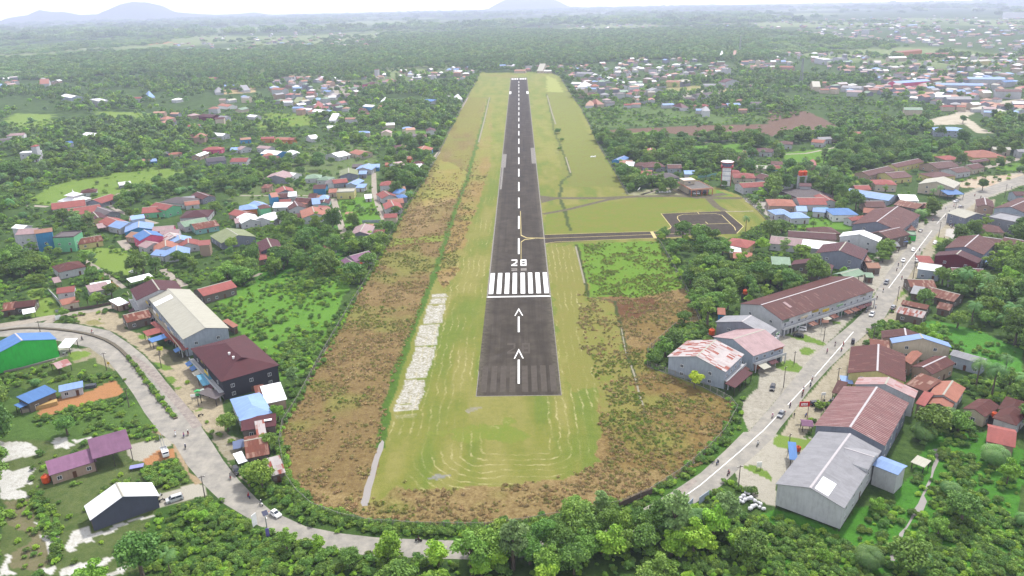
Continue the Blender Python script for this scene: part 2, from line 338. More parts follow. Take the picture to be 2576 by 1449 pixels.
# roadside left
GL = (C(116, 142, 72), C(84, 108, 54))
rg(TV(0, 2, [(0, 820), (560, 700), (900, 640), (1100, 760), (1190, 900), (600, 1100), (200, 1000), (0, 1000)]), *GL, .5, .4)
rg(TV(0, 3, [(0, -100), (1500, -100), (1950, 500), (2400, 900), (2576, 1100), (2576, 1449), (0, 1449)]), C(122, 134, 82), C(88, 112, 58), .5, .45)
rg(TV(0, 3, [(0, -340), (1400, -300), (1530, 60), (900, 100), (0, 80)]), C(110, 144, 70), C(82, 112, 52), .5, .4)
rg(TV(0, 3, [(1600, 760), (2100, 660), (2500, 900), (2576, 1449), (1500, 1449), (1300, 1300)]), C(96, 134, 56), C(66, 98, 42), .5, .4)
for q in ([(0, 80), (180, 110), (400, 150), (350, 210), (270, 260), (130, 300), (0, 300)], [(0, 340), (110, 340), (180, 400), (340, 380), (290, 540), (130, 600), (200, 690), (100, 730), (0, 690)], [(520, 60), (650, 40), (790, 100), (700, 180), (540, 150)], [(740, 30), (940, 20), (900, 70), (780, 80)],
          [(600, 1030), (880, 950), (960, 1130), (760, 1170), (800, 1230), (690, 1240), (640, 1120)], [(330, 1040), (420, 1030), (540, 1240), (480, 1320), (380, 1180)], [(330, 940), (380, 960), (370, 990), (320, 970)], [(0, 1210), (90, 1240), (60, 1360), (140, 1449), (0, 1449)], [(370, 1400), (580, 1370), (610, 1449), (380, 1449)],
          [(700, 1380), (900, 1310), (1170, 1280), (1000, 1360), (820, 1449), (690, 1449)], [(1050, 1420), (1300, 1360), (1200, 1449)], [(900, 1010), (1500, 840), (1620, 830), (1300, 930), (950, 1040)]):
    rg(TV(0, 3, q), *SAND, .43, .3, 3.2); SANDP.append(TV(0, 3, q))
rg(TV(0, 3, [(0, 720), (250, 700), (350, 1000), (500, 1300), (400, 1400), (100, 1380), (60, 1200), (300, 1100), (0, 900)]), C(150, 140, 112), C(126, 128, 86), .5, .4, 2)
rg(TV(0, 2, [(340, 1300), (400, 1230), (600, 1100), (850, 1060), (1000, 980), (1190, 920), (1270, 1080), (1000, 1150), (700, 1210), (480, 1300)]), *DIRT, .4, .4)
rg(TV(0, 2, [(840, 600), (900, 590), (1000, 640), (1180, 800), (1160, 840), (960, 700), (760, 760), (700, 700)]), C(196, 184, 160), C(150, 146, 110), .5)
rg(TV(0, 2, [(580, 600), (800, 600), (820, 640), (600, 700), (530, 730)]), *CON, .4); rg(TV(0, 2, [(690, 640), (860, 640), (900, 680), (720, 740)]), *LAWN, .4)
rg(TV(0, 3, [(1260, 150), (1640, 60), (1720, 60), (1760, 120), (1400, 300), (1280, 300)]), *CON, .3); rg(TV(0, 3, [(1400, 300), (1600, 200), (1740, 180), (1780, 250), (1500, 330), (1470, 370)]), *DIRT, .4)
rg(TV(0, 3, [(1590, 620), (1960, 520), (2060, 540), (2080, 640), (1900, 680), (1600, 770)]), *CON, .3, .3, .4)
rg(TV(0, 3, [(1500, 0), (1700, -20), (1830, 200), (1900, 400), (2060, 520), (1960, 530), (1880, 420), (1790, 260), (1700, 60)]), C(206, 180, 150), C(176, 156, 120), .5, .3, .6)
rg(TV(0, 2, [(750, 280), (1000, 230), (1200, 250), (1300, 430), (1450, 470), (1900, 760), (2100, 1000), (2250, 1200), (2300, 1449), (2060, 1449), (1700, 940), (1450, 640), (1150, 430), (760, 350)]), C(206, 192, 164), C(150, 138, 116), .45, .35)
rg(TV(0, 2, [(470, 330), (700, 300), (740, 350), (520, 350)]), *LAWN, .4); rg(TV(0, 2, [(840, 330), (960, 310), (1100, 350), (960, 380), (850, 360)]), C(150, 150, 84), C(190, 176, 140), .5)
for q in ([(1390, 480), (1470, 465), (1480, 510), (1400, 515)], [(1550, 740), (1700, 780), (1740, 810), (1640, 830), (1580, 790)], [(1660, 900), (1720, 880), (1780, 930), (1730, 970)], [(1960, 1230), (2030, 1200), (2040, 1220), (1970, 1250)], [(1760, 1010), (1840, 990), (1800, 1030)]):
    rg(TV(0, 2, q), *LAWN, .5, .3, .3)
rg(TV(0, 2, [(1600, 700), (1700, 620), (1860, 660), (1900, 740), (1660, 790)]), C(110, 108, 88), C(84, 86, 64), .5)
rg(TV(0, 3, [(2050, -60), (2300, 0), (2480, 100), (2460, 280), (2300, 300), (2420, 470), (2576, 600), (2300, 300), (2150, 100)]), C(196, 188, 170), C(160, 150, 124), .5)
# verge of the bend
rg(wpoly([(644, 1205), (700, 1195), (760, 1265), (850, 1310), (960, 1328), (1219, 1340), (1340, 1325), (1340, 1365), (1204, 1360), (1040, 1352), (920, 1340), (800, 1300), (700, 1262), (640, 1225)]), C(96, 138, 52), C(74, 112, 44), .5, .3, .8, True)
rg(wpoly([(1558, 1276), (1638, 1242), (1713, 1194), (1788, 1130), (1823, 1092), (1855, 1034), (1900, 1040), (1880, 1090), (1780, 1180), (1680, 1245), (1600, 1290)]), C(96, 138, 52), C(74, 112, 44), .5, .3, .5, True)
# right-hand roadside
rg(TV(3, 2, [(-260, 1150), (-100, 1000), (-110, 560), (120, 420), (380, 200), (700, 60), (900, -160), (1300, -500), (1500, -700), (2300, -1120), (2576, -1180), (2576, -1040), (2100, -860), (1100, 20), (0, 1230), (-200, 1449), (-260, 1300)]), *CON, .45, .3, .7)
rg(TV(3, 2, [(260, 1240), (850, 580), (1180, 290), (1330, 0), (1700, -600), (2100, -860), (2300, -900), (2200, -600), (1900, -560), (1700, -400), (1500, -100), (1300, 300), (1120, 500), (1000, 700), (800, 880), (640, 1100), (500, 1330), (250, 1600), (60, 1600)]), C(202, 192, 170), C(156, 146, 120), .45, .35, .7)
rg(TV(3, 3, [(0, 0), (230, 60), (440, 60), (400, 200), (75, 520), (100, 740), (0, 730), (-300, 530), (-330, 400), (-150, 200)]), *CON, .4, .35, .8)
for q in ([(100, 420), (380, 470), (600, 560), (560, 580), (300, 520), (110, 450)], [(310, 620), (400, 590), (480, 630), (420, 680), (330, 660)], [(80, 760), (220, 720), (360, 800), (330, 850), (180, 840), (60, 790)], [(640, 330), (740, 340), (730, 370), (650, 365)], [(720, 30), (900, 20), (1060, 60), (960, 100), (760, 60)], [(830, 690), (900, 680), (910, 730), (840, 730)], [(1300, 120), (1420, 40), (1370, 0), (1340, 60)]):
    rg(TV(3, 2, q), *LAWN, .5, .3, .4)
rg(TV(3, 3, [(20, 80), (80, 30), (460, 90), (400, 190), (200, 190), (60, 130)]), *LAWN, .4); rg(TV(2, 3, [(2340, 360), (2450, 340), (2576, 400), (2576, 480), (2450, 420)]), *LAWN, .5)
rg(TV(3, 2, [(1400, 330), (1700, 330), (2100, 430), (2400, 560), (2576, 620), (2576, 900), (2200, 800), (1940, 620), (1900, 560), (1700, 440)]), C(100, 166, 66), C(74, 128, 50), .45, .4)
rg(TV(3, 3, [(700, 1000), (900, 750), (1300, 700), (1420, 430), (1700, 0), (2200, 0), (2576, 160), (2576, 1449), (0, 1449), (-200, 900), (90, 770)]), C(92, 156, 54), C(66, 118, 42), .45, .4)
rg(TV(3, 1, [(1700, 930), (1850, 960), (1800, 1010), (1640, 1060)]), *LAWN, .4); rg(TV(3, 1, [(1790, 850), (2100, 850), (2120, 900), (1900, 960), (1800, 930)]), C(226, 220, 214), C(190, 184, 176), .4)
rg(TV(3, 1, [(1900, 400), (2100, 330), (2576, 300), (2576, 340), (2200, 440), (1950, 440)]), C(222, 214, 194), C(206, 150, 110), .45, .5, .6)
rg(TV(3, 1, [(2290, 240), (2480, 190), (2576, 200), (2576, 270), (2340, 260)]), *GRN, .4)
rg(TV(3, 1, [(280, 780), (430, 740), (620, 760), (840, 780), (830, 860), (500, 850), (300, 850)]), *GRN, .35); rg(TV(3, 1, [(-10, 700), (60, 690), (230, 800), (200, 830), (0, 760)]), C(150, 146, 136), C(180, 170, 150), .4)
rg(TV(3, 0, [(1620, 1200), (1860, 1150), (2050, 1060), (2500, 1000), (2576, 990), (2576, 1050), (2100, 1120), (2000, 1180), (2150, 1290), (2300, 1340), (2100, 1340), (1980, 1250), (1650, 1260)]), C(226, 216, 196), C(190, 180, 160), .45, .7, 1.5)
rg(TV(2, 1, [(2330, 540), (2576, 560), (2576, 720), (2440, 640)]), C(214, 208, 200), C(160, 150, 140), .45, .3); rg(TV(3, 1, [(-10, 660), (60, 640), (60, 780), (0, 750)]), *CON, .4)
rg(TV(2, 1, [(2060, 460), (2230, 520), (2120, 520), (2050, 500)]), *GRN, .4); rg(TV(2, 1, [(1100, 500), (1480, 440), (1700, 400), (1720, 520), (1300, 530)]), C(190, 182, 160), C(140, 150, 90), .5, .4, .6)

AIRW_ = np.array(wpoly(AIR))
cA = np.tile(np.array(C(98, 126, 62), np.float32), (NV, 1)); cB = np.tile(np.array(C(58, 88, 42), np.float32), (NV, 1))
bias = np.full(NV, .5, np.float32); cw = np.full(NV, .6, np.float32)
rad = np.hypot(GX, GY)
far = np.clip((rad-850)/600, 0, 1); f1 = fbm(GX, GY*.5, 420, 3, 4)
fld = np.clip((f1-.5)*9, 0, 1)*far
cA = cA*(1-fld[:, None])+np.array(C(166, 178, 120), np.float32)*fld[:, None]; cB = cB*(1-fld[:, None])+np.array(C(118, 144, 88), np.float32)*fld[:, None]
cw = np.where(far > .5, 1., cw)
sel0 = (np.abs(np.degrees(np.arctan2(GX, GY))) < 47) & (rad > 50) & (rad < 4200)
idx0 = np.nonzero(sel0)[0]; X0, Y0_ = GX[idx0], GY[idx0]
WX1 = fbm(X0, Y0_, 9, 21, 3)-.5; WY1 = fbm(X0, Y0_, 9, 31, 3)-.5
for P, A, B, b, c_, wp in reg:
    P = np.array(P, float); mn = P.min(0)-wp*2; mxx = P.max(0)+wp*2
    k = np.nonzero((X0 > mn[0]) & (X0 < mxx[0]) & (Y0_ > mn[1]) & (Y0_ < mxx[1]))[0]
    if not len(k): continue
    ins = inpoly(X0[k]+WX1[k]*wp*2.6, Y0_[k]+WY1[k]*wp*2.6, P)
    g = idx0[k[ins]]
    cA[g] = A; cB[g] = B; bias[g] = b; cw[g] = c_
# broad patches of greener and yellower growth on the airfield
ka = idx0[inpoly(X0, Y0_, AIRW_)]; hue = fbm(GX[ka], GY[ka], 26, 41, 4); hue2 = fbm(GX[ka]*2.2, GY[ka]*.5, 16, 43, 3)
L0 = np.linalg.norm(cA[ka]-np.array(OLV[0], np.float32), axis=1) < .004
brn = (cA[ka][:, 0] > cA[ka][:, 1]*1.18)
def blend(arr, sel, tgt, w_): arr[ka[sel]] = arr[ka[sel]]*(1-w_[:, None])+np.array(tgt, np.float32)*w_[:, None]
q = np.clip((hue[brn]-.52)*5, 0, .75); blend(cA, brn, C(166, 166, 88), q); blend(cB, brn, C(124, 132, 62), q)
q = np.clip((.44-hue[brn])*5, 0, .6); blend(cA, brn, C(196, 170, 122), q)
q = np.clip((hue2[L0]-.5)*4, 0, .7); blend(cA, L0, C(170, 164, 96), q); blend(cB, L0, C(150, 146, 78), q)
q = np.clip((.47-hue2[L0])*4, 0, .7); blend(cA, L0, C(124, 146, 60), q); blend(cB, L0, C(108, 132, 52), q)
lf = brn & (GX[ka] < -16); q = np.clip((GY[ka][lf]-560)/330+(fbm(GX[ka][lf]*2, GY[ka][lf]*.35, 18, 47, 4)-.5)*3.2, 0, 1)*.85; blend(cA, lf, C(164, 164, 84), q); blend(cB, lf, C(142, 134, 70), q)
fy_ = np.clip((GY[ka]-560)/600, 0, .35); blend(cA, np.ones(len(ka), bool), C(172, 184, 96), fy_)
# mowing tracks run round the runway as nested loops
dx = np.maximum(np.abs(GX+1)-9, 0); dy = np.maximum(206-GY, 0)
trk = np.hypot(dx, dy*.95)
MOW = wpoly([(1290, 200), (1275, 300), (1235, 450), (1180, 600), (1130, 700), (1115, 745), (1060, 880), (1010, 1010), (975, 1100), (965, 1180), (975, 1222), (1060, 1236), (1250, 1226), (1400, 1200), (1490, 1150), (1512, 1080), (1505, 1000), (1478, 850), (1460, 745), (1448, 620), (1375, 612), (1340, 400), (1320, 200)])
tm = inpoly(GX, GY, MOW).astype(np.float32)
tm *= np.clip((700-GY)/300, 0, 1)
rgb = lambda a: np.hstack([a, np.ones((len(a), 1), np.float32)])
ii, jj = np.meshgrid(np.arange(NR-1), np.arange(NT), indexing='ij'); j2 = (jj+1) % NT
F = np.stack([ii*NT+jj, ii*NT+j2, (ii+1)*NT+j2, (ii+1)*NT+jj], -1).reshape(-1, 4)[:, ::-1]
m = N('earth, grass and scrub'); co = geoco(m)
def att(n, o='Fac'): return m.n('ShaderNodeAttribute', attribute_name=n).outputs[o]
nf = m.noise(co, 1.1, 6, .72); nc = m.noise(co, .09, 5, .65); nm = m.noise(co, .4, 4, .7)
t = m.n('ShaderNodeMix'); m.l(att('cw'), t.inputs[0]); m.l(nf, t.inputs[2]); m.l(nc, t.inputs[3])
t2 = m.ma('ADD', m.ma('MULTIPLY', t.outputs[0], .62), m.ma('MULTIPLY', nm, .38))
t3 = m.ma('SUBTRACT', m.ma('ADD', t2, att('bias')), .5)
fac = m.mr(t3, .40, .60)
base = m.mix(fac, att('gA', 'Color'), att('gB', 'Color'))
# grain, tufts
vo = m.n('ShaderNodeTexVoronoi', Scale=1.6); m.l(co, vo.inputs['Vector'])
gr = m.noise(co, 3.2, 3, .8)
base = m.mix(m.mr(gr, .3, .7, 0., .55), base, m.mix(1., base, (.52, .54, .5), 'MULTIPLY'))
base = m.mix(m.mr(nf, .55, .75, 0., .3), base, m.mix(1., base, (1.35, 1.3, 1.15), 'MULTIPLY'))
# mowing tracks
fr = m.ma('FRACT', m.ma('DIVIDE', m.ma('ADD', att('trk'), m.ma('MULTIPLY', m.noise(co, .08, 4, .65), 5.)), 2.9))
ln = m.mr(m.ma('ABSOLUTE', m.ma('SUBTRACT', fr, .5)), .05, .15, 1., 0.)
brk = m.mr(m.noise(co, .35, 4, .7), .46, .6); brk2 = m.mr(m.noise(co, .035, 3), .44, .56)
tfac = m.ma('MULTIPLY', m.ma('MULTIPLY', ln, att('tm')), m.ma('MULTIPLY', m.ma('ADD', m.ma('MULTIPLY', brk, .5), .07), m.ma('ADD', m.ma('MULTIPLY', brk2, .85), .06)))
base = m.mix(tfac, base, C(222, 210, 160))
m.l(base, m.b.inputs['Base Color']); m.b.inputs['Roughness'].default_value = .95; m.b.inputs['Specular IOR Level'].default_value = .08
m.bump(m.ma('ADD', m.ma('MULTIPLY', nf, .6), m.ma('MULTIPLY', gr, .4)), .7, .5)
gm = npmesh('ground', np.stack([GX, GY, np.zeros(NV)], -1), F, m.m, dict(gA=('FLOAT_COLOR', rgb(cA)), gB=('FLOAT_COLOR', rgb(cB)), bias=('FLOAT', bias), cw=('FLOAT', cw), trk=('FLOAT', trk), tm=('FLOAT', tm)))
tag(link('ground', gm), kind='structure')

# ------------------------------------------------------------------ sheets: runway, roads, water
def tri_sheet(name, poly, z, mat, parent=None, kind='structure', step=None):
    import bmesh
    bm = bmesh.new(); vs = [bm.verts.new((p[0], p[1], z)) for p in poly]
    f = bm.faces.new(vs); 
    if f.normal.z < 0 or True:
        bm.normal_update()
        if f.normal.z < 0: f.normal_flip()
    bmesh.ops.triangulate(bm, faces=bm.faces[:])
    me = bpy.data.meshes.new(name); bm.to_mesh(me); bm.free(); me.materials.append(mat)
    o = link(name, me, parent)
    if kind and not parent: tag(o, kind=kind)
    return o
def roadmat(name, c1, c2, crack=.35, sc=.25, streak=False):
    m = N(name); co = geoco(m)
    a = m.noise(co, sc, 5, .65); b = m.noise(co, 1.7, 4, .7)
    base = m.mix(m.mr(a, .35, .68), c1, c2)
    mp = m.n('ShaderNodeMapping'); m.l(co, mp.inputs[0]); mp.inputs['Scale'].default_value = (1, .035, 1)
    base = m.mix(m.mr(m.noise(mp.outputs[0], .55, 4, .6), .45, .75, 0, .6 if streak else .2), base, [c*.62 for c in c1])
    if streak:                                   # asphalt laid in lanes and slabs
        sx = m.n('ShaderNodeSeparateXYZ'); m.l(co, sx.inputs[0])
        cb = m.n('ShaderNodeCombineXYZ'); m.l(m.ma('FLOOR', m.ma('DIVIDE', sx.outputs[0], 3.75)), cb.inputs[0]); m.l(m.ma('FLOOR', m.ma('DIVIDE', sx.outputs[1], 34.)), cb.inputs[1])
        wn = m.n('ShaderNodeTexWhiteNoise'); m.l(cb.outputs[0], wn.inputs['Vector'])
        base = m.mix(m.ma('MULTIPLY', wn.outputs['Value'], .4), base, [c*.68 for c in c1])
        ed = m.mr(m.ma('ABSOLUTE', sx.outputs[0]), 11.5, 14.8)
        base = m.mix(m.ma('MULTIPLY', ed, m.mr(m.noise(co, .5, 5, .7), .35, .75, 0, .6)), base, C(150, 144, 124))
    base = m.mix(m.mr(b, .55, .8, 0, crack), base, [c*1.35 for c in c2])
    base = m.mix(m.mr(m.noise(co, .7, 6, .8), .62, .72, 0, .35), base, [c*.5 for c in c1])
    m.l(base, m.b.inputs['Base Color']); m.b.inputs['Roughness'].default_value = .95; m.b.inputs['Specular IOR Level'].default_value = .06
    m.bump(b, .25, .03)
    return m.m
ASP = roadmat('worn runway asphalt', C(74, 68, 60), C(99, 92, 84), .22, .12, True)
ASP2 = roadmat('dark apron asphalt', C(76, 69, 62), C(94, 87, 79), .15)
ROADM = roadmat('pale concrete road', C(158, 155, 149), C(192, 186, 175), .4)
LANE = roadmat('village lane concrete', C(196, 186, 174), C(170, 160, 146), .4, .5)
MARK = plain('white runway paint', (.68, .68, .68), .7, 0, .1, .8)
MARKW = roadmat('worn white paint', C(170, 166, 160), C(140, 132, 128), .3, .8)
GHOST = roadmat('painted over asphalt', C(102, 95, 88), C(90, 83, 76), .2, .5)
YEL = plain('yellow apron paint', C(214, 196, 128), .7, 0, .25, .5)
WATER = N('murky water'); WATER.b.inputs['Base Color'].default_value = C(170, 164, 160)+(1,); WATER.b.inputs['Roughness'].default_value = .18
wb = WATER.noise(geoco(WATER), .5, 4); WATER.bump(wb, .1, .05); WATER = WATER.m
RY0, RY1 = 241.2, 1451.
rect = lambda x0, x1, y0, y1: [(x0, y0), (x1, y0), (x1, y1), (x0, y1)]
rw = tri_sheet('runway', [(-15, RY0), (15, RY0), (15, RY1), (-15, RY1)], .03, ASP)
def marks(name, polys, mat, z=.04):
    mb = MB()
    for p in polys:
        n = len(p); mb.add([(x, y, z) for x, y in p], [tuple(range(n))])
    me = mb.mesh(name, mat); import bmesh
    bm = bmesh.new(); bm.from_mesh(me)
    for f in bm.faces:
        f.normal_update()
        if f.normal.z < 0: f.normal_flip()
    bmesh.ops.triangulate(bm, faces=[f for f in bm.faces if len(f.verts) > 4]); bm.to_mesh(me); bm.free()
    return link(name, me, rw)
marks('centre_line', [rect(-.45, .45, 403.6+50*k, 433.6+50*k) for k in range(20)], MARK)
YT = 342.5
sx_ = [-13.4+1.95*k for k in range(6)]
TS = []
for s in (-1, 1):
    for k in range(4): a = .9+k*3.72; TS.append(rect(*sorted((s*a, s*(a+2.12))), YT, YT+30))
marks('threshold_stripe', TS, MARK)
marks('threshold_stripe', [rect(*sorted((s*(1.5+k*3.2), s*(3.2+k*3.2))), RY1-36, RY1-8) for s in (-1, 1) for k in range(4)], MARK)
marks('threshold_bar', [rect(-15, 15, YT-4.6, YT-3.1)], MARK)
marks('edge_line', [rect(-15, -14.4, YT-4, RY1-2), rect(14.4, 15, YT-4, RY1-2)], MARKW)
marks('edge_line', [rect(-15, -14.75, RY0, RY0+20), rect(14.75, 15, RY0, YT-5), rect(-14.9, 14.9, RY0, RY0+.35)], MARKW)
for y0, L_, hh in ((250.5, 22, 12.), (297, 19, 12.)):
    marks('arrow', [rect(-.38, .38, y0, y0+L_-2), [(-.0, y0+L_+8), (-1.9, y0+L_-1), (-1.45, y0+L_-1), (0, y0+L_+5.6), (1.45, y0+L_-1), (1.9, y0+L_-1)]], MARK)
def glyph(ch, x, y, w_, h_, s):   # stencil 2 and 8
    H = h_/2
    if ch == '2': P = [rect(x, x+w_, y+h_-s*2.2, y+h_), rect(x+w_-s, x+w_, y+H, y+h_-s*2.2), [(x, y+s*2.2), (x+s*1.3, y+s*2.2), (x+w_, y+H), (x+w_-s*1.3, y+H)], rect(x, x+w_, y, y+s*2.2)]
    else: P = [rect(x, x+w_, y+h_-s*2.2, y+h_), rect(x, x+w_, y, y+s*2.2), rect(x+s, x+w_-s, y+H-s, y+H+s), rect(x, x+s, y+s*2.2, y+h_-s*2.2), rect(x+w_-s, x+w_, y+s*2.2, y+h_-s*2.2)]
    return P
marks('runway_number', glyph('2', -3.9, YT+41, 3.1, 10.5, .8)+glyph('8', .9, YT+41, 3.1, 10.5, .8), MARK)
marks('faded_number', glyph('2', -4.6, 276, 3.3, 10, .8)+glyph('8', 1.2, 276, 3.3, 10, .8), GHOST)
marks('faded_number', glyph('2', -3.8, YT+33, 3, 4, .7)+glyph('8', 1, YT+33, 3, 4, .7), MARKW)
marks('faded_stripe', [rect(*sorted((s*(1.2+k*3.4), s*(3.3+k*3.4))), RY0+3, RY0+24) for s in (-1, 1) for k in range(4)], GHOST, .036)
marks('aiming_point', [rect(-15, -11.5, 1188, 1222), rect(11.5, 15, 1188, 1222)], MARK)
marks('asphalt_patch', [rect(-15, -11, 640, 700), rect(11, 15, 655, 730), rect(-14, -12.6, 560, 640)], roadmat('pale repair patch', C(176, 172, 166), C(120, 114, 110), .4, .8), .044)
marks('turning_line', [[tuple(uv2w(*T(2, 1, *p))[:2]) for p in q] for q in ([(82, 676), (88, 676), (95, 915), (150, 942), (330, 945), (330, 951), (145, 948), (88, 922)], [(89, 1170), (94, 1170), (94, 990), (130, 965), (230, 952), (230, 946), (125, 960), (88, 984)])], YEL, .045)
# taxiway + apron
TX = [(316, 912), (900, 893), (1400, 879), (1530, 872), (1590, 850), (1602, 832), (1500, 698), (2145, 672), (2330, 830), (2260, 905), (1900, 912), (1700, 936), (1450, 948), (900, 968), (316, 1002)]
tx = tri_sheet('taxiway_apron', wpoly(TV(2, 1, TX)), .02, ASP2)
def vline(name, pts, wd, mat, z=.03, parent=None):
    P = [Vector(p) for p in pts]; mb = MB(); vs = []
    for i, p in enumerate(P):
        d = (P[min(i+1, len(P)-1)]-P[max(i-1, 0)]).normalized(); n = Vector((-d.y, d.x))*wd/2
        vs += [(p.x-n.x, p.y-n.y, z), (p.x+n.x, p.y+n.y, z)]
    mb.add(vs, [(2*i, 2*i+2, 2*i+3, 2*i+1) for i in range(len(P)-1)])
    return mb.build(name, mat, parent)
for q in ([(330, 913), (900, 894), (1400, 880), (1530, 873), (1590, 850), (1602, 832), (1500, 700)], [(1500, 700), (2145, 674), (2330, 828), (2262, 900)], [(336, 1000), (450, 985), (900, 966), (1450, 946), (1700, 935), (1900, 910)],
          [(330, 950), (900, 930), (1450, 909), (1690, 900), (1740, 880), (1750, 860), (1735, 835), (1665, 750), (1668, 725), (1720, 708), (2050, 700), (2110, 715), (2240, 840), (2250, 870)], [(1735, 832), (1800, 812), (2180, 798), (2220, 815)], [(1865, 684), (1885, 706)], [(1945, 782), (1970, 802)]):
    vline('guide_line', wpoly(TV(2, 1, q)), .5, YEL, .03, tx)
vline('hold_line', wpoly(TV(2, 1, [(1405, 882), (1442, 946)])), 1.9, YEL, .034, tx)
def vroad(name, pts, wd, mat, z=.02): return tag(vline(name, wpoly(pts), wd, mat, z), kind='structure')
OLD = roadmat('old dark track', C(104, 96, 84), C(128, 122, 98), .4, .5)
vroad('service_road', TV(2, 1, [(280, 548), (400, 545), (900, 545), (1250, 528), (1640, 522), (1800, 530), (2080, 545), (2310, 545)]), 6, OLD, .012)
tri_sheet('service_road', wpoly(TV(2, 1, [(280, 518), (440, 536), (440, 556), (300, 595)])), .008, OLD)
vroad('service_road', TV(2, 1, [(310, 705), (560, 660), (760, 610), (960, 562), (1150, 536)]), 4, OLD, .016)
vroad('service_road', TV(2, 1, [(1980, 550), (2060, 630), (2140, 672)]), 5, OLD, .018)
vroad('service_road', TV(2, 1, [(1640, 450), (1720, 500), (1850, 540), (2150, 500)]), 7, OLD, .006); vroad('footpath', TV(2, 1, [(2150, 678), (2300, 678), (2430, 674)]), 1.2, LANE)
# main road
O1 = TV(0, 2, [(-300, 560), (0, 490), (300, 490), (600, 535), (900, 600), (1080, 730), (1200, 870), (1350, 1080), (1450, 1250), (1600, 1449)])+TV(0, 3, [(1760, 130), (1880, 330), (2050, 530), (2250, 720), (2520, 880)])+TV(1, 3, [(0, 930), (250, 1040), (550, 1130), (800, 1200), (1100, 1240), (1500, 1262), (2150, 1283)])+[(1340, 1402), (1480, 1376), (1600, 1345)]+TV(2, 3, [(1640, 880), (1800, 745), (2100, 545), (2250, 400), (2450, 230)])+TV(3, 2, [(60, 1500), (120, 1410), (260, 1240), (420, 1020), (620, 800), (850, 580), (1060, 400), (1180, 290), (1300, 80), (1340, 0)])+TV(3, 1, [(1450, 1280), (1560, 1050), (1700, 900), (1870, 730), (2100, 580), (2300, 490), (2576, 400), (3100, 240)])
I1 = TV(0, 2, [(-300, 400), (0, 375), (300, 345), (750, 360), (1100, 430), (1300, 560), (1450, 680), (1560, 800), (1700, 980), (1850, 1160), (1960, 1300), (2060, 1449)])+TV(0, 3, [(2130, 100), (2250, 290), (2400, 480), (2576, 665)])+TV(1, 3, [(150, 790), (300, 860), (500, 950), (850, 1020), (1200, 1060), (1600, 1080), (2240, 1100)])+[(1330, 1358), (1450, 1335), (1530, 1314)]+TV(2, 3, [(1250, 810), (1600, 610), (1900, 410), (2150, 180), (2330, 0)])+TV(3, 2, [(-196, 1449), (0, 1230), (180, 1010), (400, 740), (620, 540), (850, 350), (1000, 200), (1100, 20)])+TV(3, 1, [(1200, 1300), (1330, 1130), (1480, 960), (1620, 780), (1740, 660), (2000, 510), (2300, 400), (2576, 310), (3100, 160)])
tri_sheet('road', wpoly(O1)+wpoly(I1)[::-1], .012, ROADM)
vline('road_line', wpoly(TV(2, 3, [(1440, 830), (1640, 715), (1900, 530), (2300, 190), (2510, 0)])+TV(3, 2, [(-60, 1449), (0, 1385), (150, 1225)])), .24, MARK, .018).parent = bpy.data.objects['road']
for q in (TV(3, 2, [(200, 1175), (430, 930)]), TV(3, 2, [(470, 890), (860, 440)]), TV(3, 1, [(1215, 1449), (1400, 1200), (1650, 870)]), TV(3, 1, [(1700, 800), (1790, 700)])):
    vline('road_line', wpoly(q), .24, MARK, .018).parent = bpy.data.objects['road']
for q in (TV(2, 1, [(0, 0), (0, 0)]),): pass
vroad('side_road', TV(0, 2, [(480, 350), (560, 300), (700, 262), (900, 232), (1180, 180)])+TV(0, 2, [(1300, 150)]), 4.5, LANE, .016)
vroad('side_road', TV(0, 2, [(-200, 420), (0, 380), (250, 340), (480, 300), (560, 290)]), 6, LANE, .017)
for q, wd in (([(0, 1, 1500, 410), (0, 1, 1200, 500), (0, 1, 1040, 575), (0, 1, 1100, 620), (0, 1, 1230, 690), (0, 1, 1420, 755), (0, 1, 1580, 800)], 3.4), ([(0, 1, 1220, 970), (0, 1, 1300, 1065)], 5), ([(0, 1, 820, 1150), (0, 1, 1000, 1260), (0, 1, 1150, 1370), (0, 1, 1250, 1449)], 2.4),
              ([(0, 1, 1640, 1260), (0, 1, 1740, 1350), (0, 1, 1860, 1430)], 4), ([(0, 1, 2330, 1385), (0, 1, 2576, 1325), (1, 1, 50, 1300)], 2.6), ([(1, 1, 780, 550), (1, 1, 810, 660), (1, 1, 850, 800), (1, 1, 890, 930), (1, 1, 905, 1025)], 4.2), ([(1, 1, 1185, 290), (1, 1, 1190, 480), (1, 1, 1230, 620), (1, 1, 1290, 760)], 3.8),
              ([(0, 1, 280, 618), (0, 1, 480, 632)], 4), ([(1, 1, -160, 520), (1, 1, 100, 520), (1, 1, 560, 520)], 2.5), ([(2, 1, 1700, 400), (2, 1, 1300, 510), (2, 1, 1480, 450)], 3), ([(1, 0, 2130, 980), (1, 0, 2060, 1100)], 3), ([(1, 1, 1840, 80), (1, 1, 1740, 210)], 3.5), ([(2, 0, 1800, 1449), (2, 0, 2300, 1400), (3, 0, 300, 1449)], 2),
              ([(3, 1, 0, 110), (3, 1, 380, 95), (3, 1, 700, 30)], 3), ([(3, 1, 2100, 260), (3, 1, 2300, 210), (3, 1, 2576, 130)], 6), ([(3, 0, 2576, 1010), (3, 0, 2200, 1080), (3, 0, 1900, 1140)], 5)):
    vroad('lane', [T(*p) for p in q], wd, LANE, .010)
DRAIN = plain('drain concrete', C(158, 152, 132), .9, 0, .3, .5)
